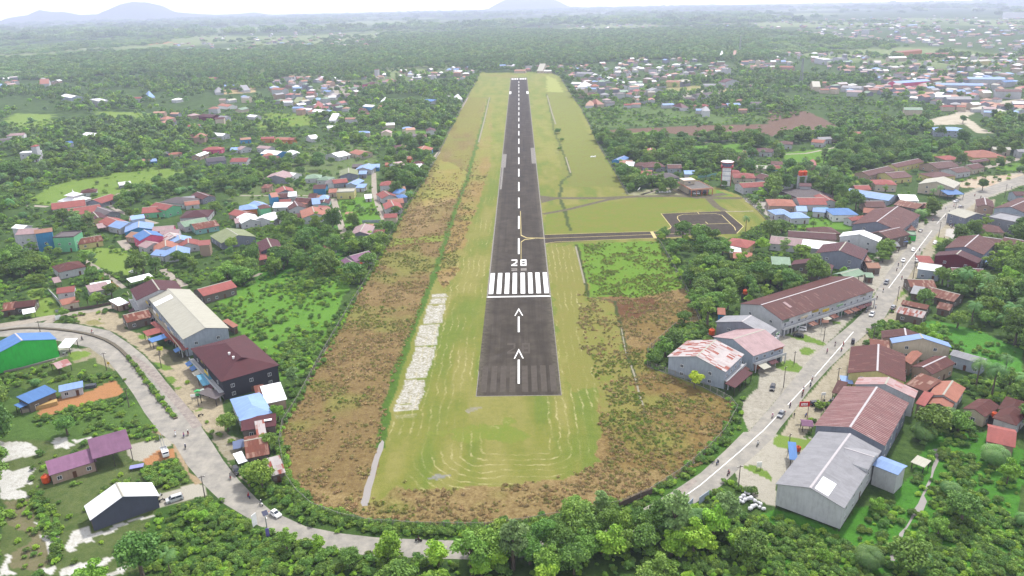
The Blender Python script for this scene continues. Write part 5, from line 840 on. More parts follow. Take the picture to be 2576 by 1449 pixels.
# --- airport side and right-hand town
for q in [
 (2, 1, 1325, 98, 1440, 100, 1430, 32, 3.8, 'gy', 'orange', 'cream', 'orange gabled house alone in the trees beyond the airfield fence'), (2, 1, 998, 170, 1100, 178, 1135, 128, 3.6, 'gy', 'blue', 'blue', 'blue-roofed cyan house at the airfield fence'), (2, 1, 1075, 195, 1205, 200, 1205, 152, 3.6, 'gx', 'tan', 'blue'), (2, 1, 1135, 225, 1225, 228, 1215, 198, 3.2, 'gy', 'white', 'blue'),
 (2, 1, 1215, 215, 1345, 225, 1335, 168, 3.6, 'hx', 'brown', 'tan'), (2, 1, 1330, 238, 1550, 228, 1500, 170, 3.8, 'hx', 'brown', 'grey'), (2, 1, 1295, 300, 1400, 300, 1395, 262, 3.6, 'gx', 'orange', 'grey'), (2, 1, 1335, 360, 1400, 362, 1395, 300, 3.4, 'gx', 'red', 'grey'), (2, 1, 1480, 352, 1692, 338, 1620, 262, 3.6, 'hx', 'slate', 'grey', 'grey slate-roofed hipped house by the service road'), (2, 1, 1568, 247, 1712, 246, 1700, 208, 3.4, 'gx', 'brown', 'paleblue'), (2, 1, 1738, 305, 1855, 305, 1845, 272, 3.2, 'sx', 'lightblue', 'palewhite'), (2, 1, 1460, 375, 1530, 375, 1525, 325, 3.2, 'gx', 'red', 'cream'),
 (2, 1, 2232, 342, 2456, 346, 2380, 255, 4.2, 'hx', 'red', 'cream', 'red hipped house behind the control tower'), (2, 1, 2195, 290, 2300, 290, 2280, 248, 3.6, 'hx', 'red', 'cream'), (2, 1, 2325, 442, 2600, 425, 2570, 378, 4.6, 'gx', 'red', 'palewhite', 'red and orange-roofed white airport office'), (2, 1, 2318, 95, 2440, 100, 2420, 55, 3.6, 'gx', 'red', 'palewhite'), (2, 1, 2430, 75, 2620, 85, 2600, 0, 4, 'hx', 'maroon', 'palewhite', 'maroon-roofed white school building'),
 (2, 1, 2120, 1010, 2370, 1050, 2490, 975, 4.5, 'h', 'red', 'yellow', 'maroon pyramid-roofed house with yellow walls'), (2, 1, 2190, 1095, 2310, 1100, 2300, 1050, 3.2, 'sx', 'white', 'yellow'), (2, 1, 2225, 1150, 2425, 1160, 2400, 1112, 3, 'sx', 'orange', 'open'), (2, 1, 2450, 245, 2570, 250, 2560, 205, 3.4, 'gx', 'cream', 'cream'), (2, 1, 2060, 1020, 2130, 1030, 2120, 995, 3, 'sx', 'white', 'tan'),
 (2, 1, 2195, 165, 2290, 170, 2280, 135, 3.4, 'gx', 'brown', 'palewhite'),
 (3, 1, 120, 408, 268, 388, 60, 258, 4, 'gy', 'brown', 'palewhite', 'long brown-roofed house left of the orange water tanks'), (3, 1, 315, 425, 440, 430, 430, 385, 5, 'gx', 'maroon', 'palewhite', 'white two-storey block under the orange water tanks'), (3, 1, 100, 470, 330, 560, 500, 470, 3, 'f', 'slate', 'tan', 'long flat dark concrete roof beside the water tanks'),
 (3, 1, 10, 622, 292, 628, 240, 540, 4, 'hx', 'orange', 'tan', 'orange hipped house beside the pale blue roofs'), (3, 1, 318, 612, 600, 612, 560, 510, 4, 'gx', 'red', 'palewhite'), (3, 1, 560, 585, 690, 582, 600, 500, 4, 'gy', 'red', 'palewhite'), (3, 1, 235, 750, 428, 742, 380, 672, 3.8, 'hx', 'lightblue', 'palewhite', 'small pale blue hipped house with white walls'), (3, 1, 75, 712, 245, 702, 215, 645, 3.6, 'hx', 'lightblue', 'palewhite'), (3, 1, 290, 680, 400, 682, 398, 640, 3.4, 'gx', 'lightblue', 'palewhite'), (3, 1, 445, 680, 580, 690, 575, 632, 3.6, 'gx', 'lightblue', 'palewhite'),
 (3, 1, 655, 716, 915, 712, 800, 598, 4.2, 'hx', 'blue', 'white', 'bright blue hipped house with white walls and lawn'), (3, 1, 515, 690, 645, 690, 630, 650, 3, 'sx', 'cyan', 'open'), (3, 1, 845, 775, 1000, 750, 960, 715, 3.4, 'gx', 'red', 'palewhite'), (3, 1, 650, 326, 752, 316, 715, 262, 3.8, 'hx', 'orange', 'tan'), (3, 1, 30, 205, 150, 208, 135, 155, 3.6, 'gx', 'brown', 'tan'), (3, 1, 0, 250, 150, 255, 145, 222, 3, 'gx', 'red', 'blue'), (3, 1, 412, 222, 490, 225, 485, 185, 3.4, 'gx', 'red', 'tan'),
 (3, 1, 1015, 322, 1282, 262, 1230, 215, 4, 'gx', 'brown', 'tan'), (3, 1, 1300, 238, 1575, 178, 1530, 140, 4, 'gx', 'brown', 'yellow'), (3, 1, 1708, 248, 1935, 226, 1880, 168, 4, 'gx', 'brown', 'tan'), (3, 1, 1655, 338, 1898, 320, 1850, 272, 4, 'hx', 'brown', 'yellow'), (3, 1, 1905, 292, 2048, 272, 1990, 222, 4, 'gx', 'brown', 'palewhite'), (3, 1, 2065, 255, 2190, 232, 2120, 190, 4, 'gx', 'brown', 'cream'), (3, 1, 2065, 138, 2412, 135, 2330, 72, 4, 'hx', 'orange', 'yellow', 'large orange hipped hall at the top of the side lane'), (3, 1, 2060, 190, 2235, 165, 2200, 145, 3.2, 'gx', 'maroon', 'open'), (3, 1, 1788, 162, 1965, 155, 1910, 112, 4, 'hx', 'red', 'cream', 'small red-roofed mosque with a pointed finial'),
 (3, 1, 1258, 348, 1460, 330, 1400, 270, 4, 'gx', 'brown', 'yellow'), (3, 1, 1080, 408, 1305, 412, 1260, 358, 5, 'hx', 'red', 'cream', 'two-storey red hipped house with cream walls'), (3, 1, 760, 500, 1215, 572, 1215, 510, 3.4, 'gx', 'lightblue', 'paleblue', 'long pale blue roof behind the big dark tree'), (3, 1, 885, 462, 1045, 460, 1035, 412, 3.4, 'gx', 'red', 'tan'),
 (3, 1, 1508, 402, 1872, 445, 1885, 385, 6.2, 'gy', 'cream', 'cream', 'large cream gabled hall set back from the main road'), (3, 1, 1810, 512, 1978, 505, 1960, 470, 3.6, 'sx', 'blue', 'open'), (3, 1, 985, 635, 1195, 635, 1170, 558, 3.8, 'gx', 'brown', 'tan'), (3, 1, 955, 690, 1080, 700, 1080, 660, 3.2, 'sx', 'orange', 'wood'), (3, 1, 1335, 568, 1520, 575, 1515, 530, 3.4, 'sx', 'white', 'wood'), (3, 1, 1530, 640, 1700, 640, 1690, 575, 3.2, 'gx', 'rust', 'wood'), (3, 1, 1260, 610, 1500, 655, 1480, 590, 3.2, 'gx', 'rust', 'wood'),
 (3, 1, 842, 808, 1335, 882, 1485, 708, 6, 'gy', 'brown', 'bluegrey', 'wide brown warehouse with a blue-grey gable wall'), (3, 1, 1085, 740, 1230, 760, 1290, 650, 6.8, 'sx', 'brown', 'tan'), (3, 1, 715, 930, 1118, 985, 1160, 942, 6.6, 'gy', 'white', 'palewhite', 'white-roofed hall with a large weathered white gable'), (3, 1, 1000, 900, 1225, 960, 1362, 890, 6.6, 'gy', 'brown', 'wood'),
 (3, 1, 10, 1000, 335, 1032, 350, 962, 3.8, 'gx', 'pink', 'palewhite'), (3, 1, 330, 1035, 705, 1075, 820, 1000, 4, 'gx', 'white', 'palewhite', 'long bright white sheet roof behind the grey two-storey house'), (3, 1, 200, 935, 690, 965, 690, 908, 4, 'gx', 'maroon', 'tan'), (3, 1, 470, 912, 740, 905, 700, 835, 4, 'hx', 'brown', 'tan'),
 (3, 1, 475, 1098, 948, 1165, 1042, 1075, 6.8, 'gy', 'maroon', 'bluegrey', 'two-storey blue-grey house with two gable windows'), (3, 1, 40, 1212, 235, 1222, 335, 1140, 5, 'sx', 'green', 'wood', 'pale green lean-to roof behind the long shop row'), (3, 1, 230, 1215, 640, 1270, 760, 1235, 6.4, 'gy', 'maroon', 'wood', 'maroon roof section behind the long shop row'),
 (3, 1, 645, 1310, 800, 1360, 948, 1295, 4, 'gy', 'green', 'open', 'pale green canopy at the end of the long shop row'),
 (3, 1, 1670, 1125, 2112, 1202, 2160, 1158, 7, 'gy', 'maroon', 'maroon', 'dark maroon gabled house with a white patch on its roof'), (3, 1, 1775, 1048, 2172, 1115, 2280, 985, 7.6, 'gy', 'brown', 'bluegrey', 'brown-roofed warehouse behind the dark maroon house'), (3, 1, 2325, 1005, 2600, 1055, 2630, 925, 4, 'gx', 'brown', 'yellow'), (3, 1, 2125, 985, 2340, 1015, 2350, 920, 5, 'gx', 'brown', 'tan'),
 (3, 1, 2110, 878, 2385, 895, 2395, 815, 5, 'hx', 'brown', 'cream', 'brown hipped house with a cream dormer by the car park'), (3, 1, 1985, 748, 2205, 722, 2250, 640, 6, 'gy', 'cream', 'bluegrey', 'cream-roofed workshop beside the motorbike park'), (3, 1, 2200, 735, 2480, 790, 2500, 700, 7.2, 'f', 'grey', 'grey', 'grey concrete flat-roofed block behind the car park'), (3, 1, 2270, 645, 2600, 700, 2640, 560, 7, 'gy', 'brown', 'paleblue'), (3, 1, 2100, 630, 2280, 645, 2330, 560, 6.2, 'gy', 'brown', 'brown' if 0 else 'tan'),
 (3, 1, 2490, 795, 2650, 820, 2680, 720, 6.5, 'gy', 'white', 'dark'), (3, 1, 1500, 1255, 1735, 1288, 1800, 1212, 4.8, 'gx', 'white', 'paleblue', 'white-roofed pale blue house in front of the maroon gable'), (3, 1, 1530, 1195, 1680, 1200, 1680, 1142, 3.2, 'sx', 'red', 'open'), (3, 1, 1870, 1332, 2205, 1348, 2160, 1262, 4, 'gx', 'brown', 'grey'), (3, 1, 1805, 1360, 1885, 1370, 1900, 1290, 4, 'sx', 'brown', 'palewhite'), (3, 1, 1432, 1440, 1700, 1449, 1700, 1370, 3.4, 'gx', 'rust', 'wood'), (3, 1, 2180, 1195, 2325, 1215, 2320, 1165, 3, 'sx', 'lightblue', 'open'),
 (3, 1, 1370, 915, 1492, 925, 1500, 875, 3, 'f', 'green', 'brightgreen', 'bright green roadside kiosk with a rusty top'), (3, 1, 1400, 870, 1500, 870, 1490, 810, 3.2, 'sx', 'rust', 'wood'), (3, 1, 1180, 1035, 1335, 1030, 1310, 965, 3.2, 'gx', 'grey', 'open'), (3, 1, 1335, 985, 1415, 985, 1405, 940, 3, 'sx', 'lightblue', 'open'), (3, 1, 1005, 1250, 1140, 1250, 1130, 1195, 3.4, 'gx', 'tan', 'wood'), (3, 1, 985, 1340, 1070, 1345, 1070, 1310, 3, 'sx', 'green', 'wood'), (3, 1, 970, 1180, 1050, 1180, 1040, 1090, 4, 'sx', 'rust', 'wood'),
 (3, 1, 2490, 520, 2640, 520, 2640, 445, 5, 'gx', 'maroon', 'paleblue'), (3, 1, 2265, 55, 2450, 60, 2420, 5, 5, 'gx', 'cream', 'cream'), (3, 1, 2520, 80, 2640, 80, 2640, 30, 5, 'gx', 'grey', 'palewhite'),
 (3, 2, 1335, 162, 1600, 218, 1652, 178, 3, 'gx', 'rust', 'wood', 'rust-brown roof behind the timber hut on stilts'), (3, 2, 1282, 245, 1560, 305, 1608, 240, 3.6, 'gx', 'rustwhite', 'wood', 'timber hut with a pale metal roof above the green clearing'), (3, 2, 1560, 60, 1870, 140, 1915, 60, 3.4, 'gx', 'rust', 'wood', 'patched rusty roof among the trees right of the road'), (3, 2, 1690, 200, 1830, 230, 1860, 160, 3, 'gx', 'rust', 'wood'), (3, 2, 1430, 52, 1550, 72, 1570, 10, 3, 'sx', 'grey', 'wood'),
 (3, 2, 1145, 502, 1620, 560, 1900, 520, 5.5, 'gy', 'brown', 'tan'), (3, 2, 1250, 555, 1850, 598, 1888, 552, 6.2, 'gy', 'lightblue', 'cream', 'narrow pale blue gabled roof over a cream and blue wall'), (3, 2, 1825, 672, 2160, 768, 2218, 716, 4.6, 'gx', 'grey', 'paleblue', 'pale blue annex with a grey sheet roof on stilts'),
 (3, 2, 1440, 790, 1655, 870, 1725, 700, 5, 'gy', 'brown', 'tan'), (3, 2, 1380, 965, 1590, 1045, 1655, 930, 4, 'sx', 'rust', 'wood', 'rusty lean-to behind the big brown roofs'), (3, 2, 1030, 655, 1235, 680, 1310, 575, 4.6, 'sx', 'rust', 'tan'), (3, 2, 1330, 740, 1440, 770, 1480, 640, 4.8, 'gy', 'orange', 'tan'),
 (3, 2, 800, 855, 1388, 948, 1600, 700, 6, 'gy', 'brown', 'yellow', 'big brown-roofed hall with a yellow and blue gable'), (3, 2, 870, 968, 1480, 1110, 1535, 1040, 7.1, 'gy', 'pinkstripe', 'palewhite', 'faded pink roof strip behind the striped warehouse'),
 (3, 2, 1612, 1078, 1898, 1155, 2005, 1010, 4.2, 'gy', 'orange', 'palewhite', 'orange gabled house behind the striped warehouse'), (3, 2, 1600, 1165, 1840, 1228, 1905, 1158, 3.6, 'gy', 'orange', 'wood', 'lower orange gabled front wing'), (3, 2, 1480, 1160, 1580, 1190, 1640, 1085, 4, 'sx', 'red', 'tan', 'flat red roof between the striped warehouse and the orange house'), (3, 2, 1955, 1212, 2185, 1298, 2305, 1180, 4, 'gy', 'brown', 'cream', 'brown gabled house with a cream gable by the palms'),
 (3, 2, 2255, 1305, 2500, 1385, 2640, 1240, 4.6, 'h', 'brown', 'palewhite', 'brown hipped house with a white porch at the right edge'), (3, 2, 2310, 1215, 2576, 1290, 2660, 1160, 4.6, 'h', 'brown', 'palewhite'), (3, 3, 2195, 92, 2490, 158, 2640, 10, 4, 'gx', 'red', 'tan', 'ribbed red roof half hidden by palms at the right edge'),
 (3, 2, 640, 1050, 745, 1075, 820, 980, 3.4, 'sx', 'brown', 'open', 'small brown awning beside the striped warehouse'), (3, 2, 340, 1385, 460, 1395, 450, 1330, 2.4, 'gx', 'mauve', 'open', 'purple market canopy by the roadside'), (3, 2, 740, 955, 860, 965, 850, 905, 3, 'sx', 'lightblue', 'open'),
 (3, 3, 215, 275, 300, 285, 410, 150, 3, 'sx', 'blue', 'open', 'blue awning at the left side of the grey-roofed warehouse'), (3, 3, 1435, 300, 1575, 358, 1605, 290, 2.2, 'sx', 'cream', 'open', 'small cream shelter standing in the grass by the stream'), (3, 2, 385, 200, 490, 212, 580, 145, 3.6, 'sx', 'cream', 'open'), (3, 2, 165, 350, 230, 365, 330, 270, 3.4, 'sx', 'cream', 'open'),
 (3, 2, 490, 115, 620, 125, 640, 65, 3.6, 'sx', 'maroon', 'open'), (3, 2, 580, 25, 690, 35, 700, -10, 3.6, 'sx', 'blue', 'open'),
 (2, 2, 2245, 1005, 2425, 852, 2352, 797, 3.4, 'sx', 'maroon', 'open', 'maroon awning in front of the rust-streaked white roof'),
 (2, 2, 2068, 265, 2150, 270, 2145, 218, 3.2, 'sx', 'orange', 'blue', 'tiny blue hut with an orange roof behind the grey roofs')]:
    L_ = q[12] if len(q) > 12 else None
    H(*q[:12], L_, **({'slope': .16} if q[9] == 'f' else {}))
H(2, 2, 1560, 690, 2150, 845, 2368, 675, 7, 'gy', 'rustwhite', 'paleblue', 'white and rust-streaked gabled building beside the airfield', 'house', 'house', shop='R', maxwin=4)
H(2, 2, 2015, 490, 2430, 685, 2650, 535, 6.4, 'gy', 'pink', 'paleblue', 'pale mauve-grey gabled building with a yellow shopfront', 'house', 'house', shop='R')
H(2, 2, 2045, 342, 2576, 482, 2675, 415, 6.6, 'gy', 'grey', 'grey', 'light grey gabled building with a white ridge', 'house', 'house', shop='R')
# long row
A_, B_, C_ = (uv2w(u, v, 7.2) for u, v in ((1860, 764), (1968, 806), (2106, 700)))
hbuild(A_, B_, C_, 7.2, 'gy', 'brown', 'palewhite', 'longest brown-roofed shop row beside the main road', 'shop row', 'shop_row', shop='R', maxwin=14, extra=patch(-.65, -.6, -.2, -.55, 'pink', 'roof_patch'))
H(3, 2, 465, 1382, 1178, 1588, 1515, 1180, 7.5, 'gy', 'stripe', 'bluegrey', 'huge striped red-roofed warehouse with a white ridge', 'warehouse', 'warehouse', win=1, maxwin=4, blind=True)
def dormer(root, hl, hw, z, rise, ro):
    patch(-.95, -.55, -.1, -.5, 'white', 'skylight')(root, hl, hw, z, rise, ro)
    # cross gable on the right-hand slope near the back
    x0, x1 = hl*.18, hl*.78; xm = (x0+x1)/2; zr = z+rise; yb = -hw*.98; zt = z+rise*.92; ze = z+1.0
    g = MB().add([(x0, yb, z+.02), (x1, yb, z+.02), (x1, yb, ze), (xm, yb, zt), (x0, yb, ze)], [(0, 1, 2, 3, 4)])
    g.add([(x0, yb, ze), (x0, yb*.45, z+rise*.55-.1), (x0, yb, z)], [(0, 1, 2)]); g.build('gable_wall', WM('palewhite'), root)
    q = MB()
    for xa in (x0, x1):
        vv = [(xm, yb-.3, zt+.1), (xm, -hw*.1, zt+.1), (xa, yb*.45, ze+.05), (xa, yb-.3, ze+.05)]
        q.add(vv, [(0, 1, 2, 3)] if xa > xm else [(3, 2, 1, 0)])
    dr = q.build('cross_roof', RM('grey'), root)
    MB().box(xm-.15, xm+.15, yb-.35, -hw*.12, zt+.1, zt+.17).build('ridge_cap', plain('ridge pale cap', C(206, 200, 204), .6), dr)
H(3, 3, 75, 522, 770, 770, 1088, 172, 7.6, 'gy', 'grey', 'palewhite', 'big grey-roofed warehouse with a weathered white wall on stilts', 'warehouse', 'warehouse', base=.9, stilts=1, extra=dormer, maxwin=5, blind=True)
H(3, 3, 1045, 330, 1310, 435, 1390, 335, 6.4, 'gx', 'lightblue', 'palewhite', 'white annex with a pale blue roof beside the grey-roofed warehouse', 'annex', 'annex', slope=.2, win=0)
# mosque
A_, B_, C_ = (tw(0, 1, x, y, 4.2) for x, y in ((575, 575), (745, 592), (828, 535)))
def tier(root, hl, hw, z, rise, ro):
    s = .38; zz = z+rise*.72
    MB().box(-hl*s, hl*s, -hw*s, hw*s, zz-.8, zz+.9).build('upper_wall', WM('white'), root)
    a, b = hl*s*1.5, hw*s*1.5
    u = MB().add([(-a, -b, zz+.9), (a, -b, zz+.9), (a, b, zz+.9), (-a, b, zz+.9), (0, 0, zz+3.2)], [(0, 1, 4), (1, 2, 4), (2, 3, 4), (3, 0, 4), (3, 2, 1, 0)]).build('upper_roof', RM('white'), root)
    MB().cone((0, 0), .5, .35, zz+3, zz+4, 8).cone((0, 0), .12, .03, zz+4, zz+5.6, 6).build('finial', plain('white vent', (.7, .7, .7)), u)
hbuild(A_, B_, C_, 4.2, 'hx', 'white', 'white', 'white mosque with a two-tiered hipped roof and finial', 'mosque', 'mosque', extra=tier, slope=.5)
# airport building with canopy
A_, B_, C_ = (tw(2, 1, x, y, 5) for x, y in ((1805, 455), (2025, 440), (1925, 375)))
def terminal():
    a = Vector((B_.x-A_.x, B_.y-A_.y)); L = a.length; a = a.normalized(); n = Vector((-a.y, a.x)); W = 24.
    c = Vector((A_.x, A_.y))+a*L/2+n*W/2; r_ = empty('airport_building', (c.x, c.y, 0), math.atan2(a.y, a.x))
    tag(r_, 'flat-roofed airport building with an orange fascia and a garage of parked cars', 'airport building'); blocked.append((c.x, c.y, a.x, a.y, L/2+2, W/2+2))
    hl, hw = L/2, W/2; of = plain('salmon fascia', C(232, 176, 150), .7)
    MB().box(-hl+.3, hl-.3, -hw+.3, hw-.3, 4.5, 4.7).build('roof', plain('dark roof slab', C(120, 116, 112), .9, 0, .35, .3), r_)
    f = MB()
    for b in ((-hl, hl, -hw, -hw+.3), (-hl, hl, hw-.3, hw), (-hl, -hl+.3, -hw+.3, hw-.3), (hl-.3, hl, -hw+.3, hw-.3)): f.box(*b, 4.0, 5.1)
    f.build('fascia', of, r_)
    MB().box(-hl+.6, hl-.6, -hw+8, hw-.6, 0, 4.49).build('wall', WM('cream'), r_)
    for i in range(5): MB().box(-hl+.1+i*(L-.6)/4, -hl+.5+i*(L-.6)/4, -hw+.1, -hw+.5, 0, 3.99).build('post', plain('orange post', C(220, 130, 90)), r_)
    for i in range(3): MB().box(-hl+2+i*5.5, -hl+6+i*5.5, -hw+7.9, -hw+7.99, 0, 3).build('garage_door', SHUT, r_)
    MB().box(-hl+1, -hl+9, hw-9, hw-2, 4.71, 7.6).build('upper_room', WM('cream'), r_)
    p = MB().box(-hl+.4, -hl+9.6, hw-9.6, hw-1.4, 7.61, 8.0).build('upper_roof', plain('pale roof slab', C(240, 220, 200)), r_)
    fw, pm = winmesh(1.6, 1.1); q = link('window', fw, r_, (-hl+5, hw-9, 6.2)); link('pane', pm, q)
    return r_, c, a, n
TERM, tc_, ta_, tn_ = terminal()
def control_tower():
    p = tw(2, 1, 2150, 412); r_ = empty('control_tower', (p.x, p.y, 0), -.25); tag(r_, 'tall white and red airport control tower with a glazed cabin', 'control tower')
    blocked.append((p.x, p.y, 1, 0, 6, 6)); red = plain('red tower trim', C(196, 62, 66)); wh = WM('white'); h = 13.5; s = 3.3
    MB().box(-s, s, -s, s, 0, h).build('shaft', wh, r_)
    for z_ in (3.6, 7.2, 10.6): MB().box(-s-.06, s+.06, -s-.06, s+.06, z_, z_+.35).build('band', plain('blue grey band', C(130, 150, 190)), r_)
    for sx in (-1, 1): MB().box(sx*s-.25, sx*s+.25, -s-.1, -s+.25, 0, h).build('corner_trim', red, r_)
    MB().box(-s-1.1, s+1.1, -s-1.1, s+1.1, h, h+.45).build('gallery', red, r_)
    rl = MB()
    for a_, b_ in (((-1, -1), (1, -1)), ((1, -1), (1, 1)), ((1, 1), (-1, 1)), ((-1, 1), (-1, -1))): rl.bar((a_[0]*(s+1), a_[1]*(s+1), h+1.4), (b_[0]*(s+1), b_[1]*(s+1), h+1.4), .07)
    rl.build('railing', red, r_)
    MB().cone((0, 0), s*.95, s*1.2, h+.45, h+3.2, 8).build('glazed_cabin', plain('blue tower glass', C(120, 150, 180), .15), r_)
    MB().cone((0, 0), s*1.5, s*1.5, h+3.2, h+3.75, 8).build('cabin_roof', red, r_); MB().cone((0, 0), s*1.45, .4, h+3.76, h+4.9, 8).build('cap', wh, r_)
    MB().bar((0, 0, h+4.8), (0, 0, h+9), .06).build('antenna', STEEL, r_)
control_tower()
def tank_mesh():
    m_ = MB(); m_.cone((0, 0), .62, .74, 0, .25, 14, False); m_.cone((0, 0), .74, .74, .25, 1.25, 14, False); m_.cone((0, 0), .74, .3, 1.25, 1.6, 14); return m_.mesh('tank_body', plain('orange plastic tank', C(240, 96, 40), .4, 0, .08))
TANKM = tank_mesh(); LIDM = MB().cone((0, 0), .26, .26, 1.58, 1.72, 10).mesh('lid', plain('dark tank lid', C(150, 60, 30)))
def tank(c, r, x, y, z, s, label):
    p = tw(c, r, x, y, z); t = empty('water_tank', p); t.scale = (s, s, s); link('tank_body', TANKM, t); link('lid', LIDM, t); tag(t, label, 'water tank', 'orange water tanks')
    if .3 < z < 5:
        MB().box(-.9, .9, -.9, .9, -z/s, -.02).build('tank_stand', DARKW, t)
for a in ((0, 3, 470, 505, .3, 1.6, 'orange water tank at the left end of the mauve-roofed workshop'), (2, 2, 2010, 470, 1.5, 1.7, 'orange water tank behind the pale mauve gabled building'), (3, 1, 785, 1435, .3, 1.9, 'orange water tank at the street end of the longest shop row'), (1, 1, 1062, 1235, .8, 1.5, 'orange water tank beside the mauve-roofed house'),
          (3, 1, 328, 318, 10, 2.3, 'left one of the two orange tanks on the white water tower'), (3, 1, 368, 316, 10, 2.3, 'right one of the two orange tanks on the white water tower'), (3, 3, 300, 190, .3, 1.1, 'orange drum on the grass left of the grey-roofed warehouse'), (3, 2, 2275, 1295, 3, 1.1, 'orange tank by the brown hipped house at the right edge'), (2, 2, 2345, 60, 3, 1.4, 'orange tank behind the light grey building'), (0, 1, 1452, 750, .3, 1.2, 'orange-red tank beside the mint green house')): tank(*a)
p = tw(3, 1, 348, 388, 0); wt = empty('water_tower', (tw(3, 1, 348, 318, 10).x, tw(3, 1, 348, 318, 10).y, 0)); tag(wt, 'white concrete tower frame carrying two orange tanks', 'water tower')
MB().box(-3, 3, -1.7, 1.7, 9.6, 9.98).build('platform', WM('palewhite'), wt)
for sx in (-1, 1): MB().box(sx*2.6-.5, sx*2.6+.5, -.9, .9, 0, 9.58).build('leg', WM('palewhite'), wt)
# boundary walls / kerbed road median
def wallrun(name, pts, h, t, mat, label=None, cat='wall', z0=0., kind=None):
    P = [uv2w(*q_) for q_ in pts]; c = P[0]; mb = MB()
    for a, b in zip(P, P[1:]):
        d = (b-a); L = d.length; d = d.normalized(); n = Vector((-d.y, d.x, 0))*t/2; a_ = a-c; b_ = b-c
        vs = [a_-n, a_+n, b_+n, b_-n]; mb.add([(v.x, v.y, z0) for v in vs]+[(v.x, v.y, z0+h) for v in vs], [(0, 3, 2, 1), (4, 5, 6, 7), (0, 1, 5, 4), (1, 2, 6, 5), (2, 3, 7, 6), (3, 0, 4, 7)])
    o = mb.build(name, mat, None, c); tag(o, label, cat if label else None, kind=kind); return o
MED = TV(0, 2, [(-200, 440), (0, 432), (160, 412), (300, 405), (450, 410), (600, 422), (740, 440), (860, 462), (960, 488), (1060, 525), (1140, 568), (1210, 620), (1280, 690), (1340, 760), (1410, 850), (1470, 935), (1530, 1020), (1600, 1110), (1660, 1185), (1710, 1245), (1770, 1318)])
wallrun('road_median', MED, .45, 1.3, plain('mossy dark kerb stone', C(112, 104, 88), .9, 0, .35, 1.5), kind='structure')
wallrun('boundary_wall', TV(2, 3, [(1075, 765), (1180, 715), (1290, 665), (1410, 620)]), 1.7, .25, plain('stained dark wall', C(112, 96, 88), .9, 0, .4, .8), 'stained dark concrete wall piece at the foot of the airfield')
wallrun('boundary_wall', TV(1, 1, [(1070, 795), (1255, 790)]), 1.8, .2, WM('paleblue'), 'pale blue-grey wall closing the green plot by the lane')
wallrun('boundary_wall', TV(2, 1, [(1870, 345), (2060, 318)]), 2, .2, WM('teal'), 'mint boundary wall left of the control tower')
wallrun('boundary_wall', TV(0, 2, [(680, 240), (830, 215), (1000, 190), (1180, 150)]), 1.2, .25, plain('stained dark wall', C(112, 96, 88)), 'dark low wall along the side road by the orange house')
wallrun('boundary_wall', TV(2, 0, [(2015, 885), (2280, 895), (2420, 900)]), 2.5, .3, WM('palewhite'), 'long white compound wall around the playing field school')
wallrun('boundary_wall', TV(0, 2, [(490, 40), (560, 110), (655, 220)]), 1.8, .25, WM('palewhite'), 'white side wall left of the orange-roofed house')
wallrun('boundary_wall', TV(0, 2, [(40, 852), (230, 812), (560, 722)]), .7, .5, CONC, 'low concrete footing along the green warehouse wall')
